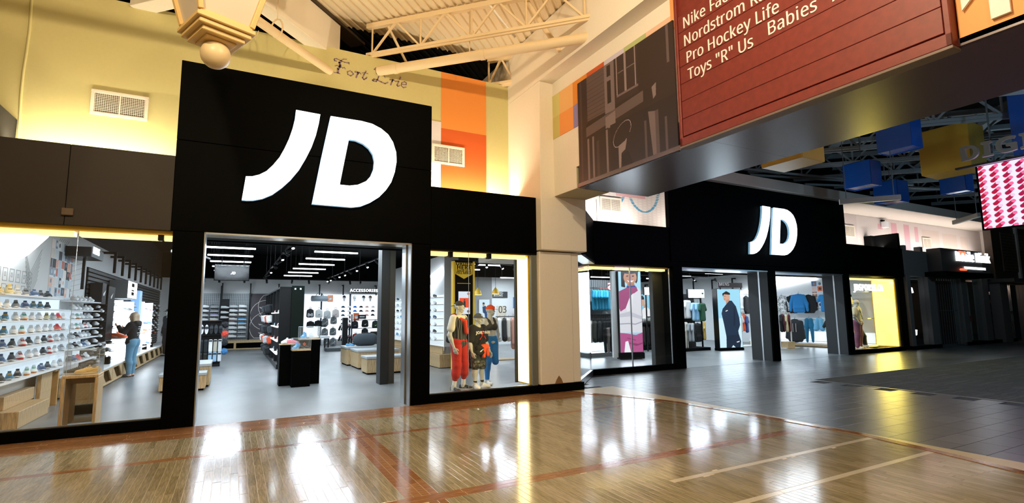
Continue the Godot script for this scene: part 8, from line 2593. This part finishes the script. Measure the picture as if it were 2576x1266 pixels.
	bx(r, "shelf", M_RAIL, Vector3(-0.75, 1.25, -0.26), Vector3(0.7, 1.28, 0.2))
	for q in [["tee", "e6e4e2", 15.95, 2.0, 0.15, "white tee, left one on the upper menswear rail"], ["tee", "dedcda", 16.22, 2.0, 0.35, "off white tee, beside the left one on the upper menswear rail"], ["tee", "a8cfe8", 16.6, 1.9, 0.3, "light blue polo on the upper menswear rail"], ["tee", "8fc0e2", 16.78, 1.9, 0.5, "sky blue polo right behind the light blue one"], ["tee", "1f5a38", 17.05, 1.88, 0.3, "dark green polo on the upper menswear rail beside the poster"],
		["pants", "5d5f60", 15.82, 1.1, 0.5, "grey trousers at the left end of the lower menswear rail"], ["pants", "d9d2c4", 16.0, 1.1, 0.4, "cream trousers on the lower menswear rail"], ["tee", "9da2a6", 16.25, 1.08, 0.4, "grey tee on the lower menswear rail"], ["tee", "aeb2b6", 16.4, 1.08, 0.6, "pale grey tee on the lower menswear rail"], ["hoodie", "141517", 16.68, 1.05, 0.25, "black hooded top on the lower menswear rail"], ["tee", "d8b25c", 17.05, 1.12, 0.7, "mustard yellow tee on the lower menswear rail beside the poster"]]:
		hang(q[0], q[1], Vector3(q[2], q[3], -6.2 if q[3] > 1.5 else -6.15), q[4], q[5])
	var bl := thing("light_box", "white glowing box sign with a small green mark over the blue polos", "sign", Vector3(16.85, 2.12, -6.25))
	bx(bl, "case", M_RAIL, Vector3(-0.5, 0, -0.12), Vector3(0.42, 0.36, -0.01), 0.004)
	bx(bl, "glow_face", glow("lightbox_face", c("f4f9ff"), 3.5), Vector3(-0.49, 0.01, -0.01), Vector3(0.41, 0.35, 0.0))
	text(bl, "lettering", "LACOSTE", mat("sign_taupe", c("b9a8a0"), 0.6), Vector3(-0.34, 0.12, 0.002), 0.11, 0.004, Vector3.ZERO, "Droid Sans", 400, 1.0)
	bx(bl, "green_mark", mat("mark_green", c("1f6a44"), 0.6), Vector3(0.26, 0.15, 0.0), Vector3(0.37, 0.22, 0.004), 0.002)
	var wb := thing("light_box", "white glowing box sign at the left edge of the menswear opening", "sign", Vector3(15.2, 2.25, -6.9))
	for x in [-0.5, 0.2]: bx(wb, "post", M_RAIL, Vector3(x, -2.25, -0.08), Vector3(x + 0.04, 0.0, -0.04))
	bx(wb, "case", M_RAIL, Vector3(-0.6, 0, -0.1), Vector3(0.3, 0.32, -0.01), 0.004)
	bx(wb, "glow_face", glow("lightbox_face", c("f4f9ff"), 3.5), Vector3(-0.59, 0.01, -0.01), Vector3(0.29, 0.31, 0.0))
	# rack right of the tracksuit poster
	r = thing("white_rack", "white steel rack right of the tracksuit poster", "clothes rack", Vector3(20.0, 0, -6.9))
	var wm := mat("rack_white", c("dcdcda"), 0.4)
	for y in [1.42, 2.3]: bx(r, "rail", wm, Vector3(-0.7, y, 0), Vector3(0.9, y + 0.04, 0.04))
	for x in [-0.2, 0.8]: bx(r, "post", wm, Vector3(x, 0.03, 0), Vector3(x + 0.04, 2.3, 0.04))
	bx(r, "foot", wm, Vector3(-0.7, 0, -0.3), Vector3(0.9, 0.03, 0.35))
	var pat := image(128, 128, c("ececea"))
	rng.seed = 31
	for k in 46:
		var x := rng.randf()
		var y := rng.randf()
		iell(pat, x, y, 0.075, 0.075, c("131416"))
		iell(pat, x + 0.01, y, 0.045, 0.045, c("ececea"))
	var pmx := pic("bw_pattern", pat, 0.0, 0.9)
	pmx.uv1_triplanar = true
	pmx.uv1_scale = Vector3(2.0, 2.0, 2.0)
	hang("tee", "1a1b1d", Vector3(19.62, 2.2, -6.75), 0.35, "black and white graphic tee on the upper rail right of the tracksuit poster")
	hang("hoodie", "e4e4e2", Vector3(20.0, 2.2, -6.7), 0.2, "white sweatshirt on the upper rail right of the tracksuit poster")
	hang("jacket", "17181a", Vector3(20.5, 2.2, -6.75), 0.3, "black jacket on the upper rail near the shutter pier")
	hang("tee", "deded8", Vector3(19.75, 1.34, -6.6), 0.1, "white tee with a small red mark on the lower white rail")
	hang("tee", "f0541e", Vector3(20.25, 1.38, -6.75), 0.4, "orange tee on the lower white rail")
	hang("tee", "23407c", Vector3(20.5, 1.3, -6.8), 0.5, "navy tee behind the orange one on the lower white rail")
	# right wall: upper row
	var wr := thing("wall_rack", "white wall rail system with an oak edged lit platform on the right wall", "clothes rack", Vector3(22.6, 0, -5.6))
	for y in [1.2, 2.28]:
		bx(wr, "rail", wm, Vector3(-0.35, y, -2.4), Vector3(-0.31, y + 0.03, 3.0))
		for z in [-2.3, -0.6, 1.1, 2.8]: bx(wr, "arm", wm, Vector3(-0.33, y, z), Vector3(0.45, y + 0.03, z + 0.03))
	bx(wr, "platform", M_SHELF, Vector3(-0.45, 0.1, -2.4), Vector3(0.45, 0.18, 3.0), 0.005)
	bx(wr, "oak_edge", M_OAK, Vector3(-0.47, 0.02, -2.4), Vector3(-0.42, 0.12, 3.0), 0.004)
	bx(wr, "lit_back", glow("wall_lit", c("e6f4ff"), 0.8), Vector3(0.41, 0.2, -2.4), Vector3(0.44, 0.62, 3.0))
	area(Vector3(0.3, 0.5, 0.3), Vector3(0, PI / 2, 0), 5.0, 0.3, 3.0, COOL, wr)
	var tw := -PI / 2 + 0.35
	hang("tee", "1d6fc0", Vector3(22.25, 2.2, -6.75), tw, "blue tee with a red figure on the upper rail of the right wall")
	s = S()
	bar(s, Vector3(0.02, -0.2, 0.12), Vector3(0.0, -0.42, 0.13), 0.07, 0.012)
	bar(s, Vector3(0.0, -0.42, 0.13), Vector3(-0.06, -0.5, 0.13), 0.05, 0.012)
	put(get_child(-1), "red_figure", done(s), mat("emblem_red", c("c8362a"), 0.7))
	hang("hoodie", "ececea", Vector3(22.2, 2.2, -6.2), tw, "white sweatshirt with a black circle pattern on the right wall", "", "", 0.85, pmx)
	hang("jacket", "17181a", Vector3(22.35, 2.2, -5.8), tw, "black jacket between patterned sweatshirt and blue hoodie")
	hang("hoodie", "2478b8", Vector3(22.15, 2.24, -5.35), tw + 0.1, "bright blue sweatshirt at the front of the right wall upper rail").scale = Vector3(1.1, 1.1, 1.1)
	hang("jacket", "1b1d20", Vector3(22.4, 2.2, -5.05), tw, "black jacket right behind the bright blue sweatshirt")
	hang("tee", "2c80be", Vector3(22.25, 2.2, -4.2), tw, "blue tee just left of the far shutter pier")
	var cim := image(64, 160, c("e4e6e6"))
	for q in [[2, 2, "4a86b8"], [34, 2, "dfe3e6"], [2, 30, "e8c9c0"], [34, 30, "f0703c"], [2, 58, "9a7a6c"], [34, 58, "c4d0dc"], [2, 86, "dfe8e2"], [34, 86, "b8a4b4"], [2, 114, "7a2c2a"], [34, 114, "e6e6e6"]]: cim.fill_rect(Rect2i(q[0], q[1], 28, 26), c(q[2]))
	for q in [[0.25, 0.09, "c88a70"], [0.76, 0.1, "6a7a8a"], [0.76, 0.27, "5a4034"], [0.25, 0.44, "e0b090"], [0.76, 0.6, "7a2c3a"], [0.7, 0.8, "303236"]]: iell(cim, q[0], q[1], 0.12, 0.05, c(q[2]))
	cim.fill_rect(Rect2i(18, 146, 28, 6), c("c0c4c8"))
	var cpst := thing("collage_poster", "narrow photo collage poster on the right wall beside the blue sweatshirt", "poster", Vector3(22.6, 2.2, -4.75))
	board(cpst, "print", pic("collage2", cim, 0.0, 0.6), 0.5, 1.3, Vector3.ZERO, Vector3(0, -PI / 2, 0), 0.01)
	# right wall: lower row and free rack
	hang("jacket", "2b2d30", Vector3(22.15, 1.12, -5.6), tw, "charcoal hooded jacket with pale cords on the lower right wall rail").scale = Vector3(1.25, 1.25, 1.2)
	s = S()
	for x in [-0.05, 0.05]: bar(s, Vector3(x, -0.1, 0.11), Vector3(x, -0.4, 0.12), 0.012, 0.012)
	put(get_child(-1), "cords", done(s), cloth("d8c8c0"))
	hang("pants", "1f6a8e", Vector3(22.15, 1.18, -4.95), tw, "teal joggers on the lower right wall rail")
	hang("shorts", "6fb2da", Vector3(22.15, 1.18, -4.5), tw, "light blue shorts beside the teal joggers")
	hang("tee", "22262c", Vector3(22.2, 1.12, -4.0), tw, "dark tee at the end of the lower right wall rail")
	r = thing("white_rack", "white free standing rack in front of the right wall", "clothes rack", Vector3(20.6, 0, -5.05))
	for x in [-0.38, 0.36]: bx(r, "post", wm, Vector3(x, 0.03, 0), Vector3(x + 0.04, 1.48, 0.04))
	bx(r, "rail", wm, Vector3(-0.38, 1.45, 0), Vector3(0.4, 1.49, 0.04))
	bx(r, "foot", wm, Vector3(-0.4, 0, -0.25), Vector3(0.5, 0.03, 0.3))
	hang("tee", "17181a", Vector3(20.36, 1.38, -5.0), 0.45, "black tee with a pale patch at the left of the white free rack")
	hang("hoodie", "4a1c26", Vector3(20.52, 1.38, -5.02), 0.6, "dark maroon hoodie on the white free rack")
	hang("tee", "d8cca4", Vector3(20.7, 1.38, -5.0), 0.45, "cream tee on the white free rack")
	hang("tee", "5a1e2c", Vector3(20.92, 1.38, -5.04), 0.6, "maroon tee at the right of the white free rack")
	var oc := thing("oak_cube", "small oak block on the floor beside the white free rack", "display block", Vector3(20.25, 0, -4.7))
	bx(oc, "body", M_OAK, Vector3(0, 0, -0.35), Vector3(0.45, 0.26, 0), 0.006)
	bx(oc, "lid", M_OAK, Vector3(-0.005, 0.26, -0.355), Vector3(0.455, 0.28, 0.005), 0.004)
	# mannequins in the far window
	var skin_ := mat("mannequin_pale", c("c3c6c0"), 0.35)
	var t := thing("mannequin", "mannequin in pale cap, cream tee and mauve joggers in the far window", "mannequin", Vector3(21.25, 0.1, -2.45), 0.2)
	var J := joints(1.84, 0.18, 0.1, {"elR": Vector3(-0.36, 1.2, 0.0), "wrR": Vector3(-0.2, 1.0, 0.1), "elL": Vector3(0.36, 1.18, -0.02), "wrL": Vector3(0.22, 0.98, 0.08)})
	put(t, "body", full_body(J, 1.04, 0.0, Vector3(0.1, -0.4, 0)), skin_)
	dress(t, J, "d9d6bc", "8d566c", 0.04, false)
	cap_on(t, J, "cfc9bc", -0.4)
	shoe_pair(t, J, "W")
	bc(t, "strap", cloth("17181a"), Vector3(-0.02, 1.3, 0.15), Vector3(0.03, 0.5, 0.012), 0.003, Vector3(0, 0, 0.6))
	bc(t, "stand", M_OAK, Vector3(0, -0.05, 0.0), Vector3(0.9, 0.1, 0.8), 0.006)
	t = thing("mannequin", "mannequin in black tracksuit striding behind the cream tee one", "mannequin", Vector3(21.95, 0.0, -2.85), 0.6)
	J = joints(1.8, 0.17, 0.1, {"anL": Vector3(0.2, 0.1, 0.25), "toL": Vector3(0.24, 0.03, 0.4), "knL": Vector3(0.14, 0.52, 0.2), "anR": Vector3(-0.1, 0.1, -0.2), "toR": Vector3(-0.12, 0.03, -0.06), "knR": Vector3(-0.1, 0.52, -0.03)})
	put(t, "body", full_body(J, 1.02), skin_)
	dress(t, J, "1d1f22", "17181b", 0.03)
	shoe_pair(t, J, "K")
	bc(t, "stand", M_STEEL, Vector3(0, 0.006, 0), Vector3(0.5, 0.012, 0.5), 0.003)
	hang("hoodie", "a9b98c", Vector3(21.2, 2.1, -3.35), 0.0, "sage green hoodie hanging behind the cream tee mannequin")
	hang("pants", "8fae74", Vector3(21.15, 1.1, -3.35), 0.0, "sage green joggers hanging behind the cream tee mannequin")
	hang("hoodie", "e4e2dc", Vector3(21.75, 2.1, -3.4), 0.0, "white hoodie hanging behind the black tracksuit mannequin")
	hang("tee", "d8d09a", Vector3(22.25, 2.1, -3.3), 0.0, "pale yellow tee hanging in the far window")
	hang("shorts", "d8b03c", Vector3(22.35, 1.15, -3.2), 0.0, "mustard shorts hanging below the pale yellow tee")
	r = thing("window_rail", "pair of dark rails carrying clothes at the back of the far window", "clothes rack", Vector3(21.8, 0, -3.4))
	for y in [1.2, 2.16]: bx(r, "rail", M_RAIL, Vector3(-0.9, y, -0.02), Vector3(0.9, y + 0.03, 0.02))
	for x in [-0.9, 0.86]: bx(r, "post", M_RAIL, Vector3(x, 0, -0.02), Vector3(x + 0.04, 2.2, 0.02))
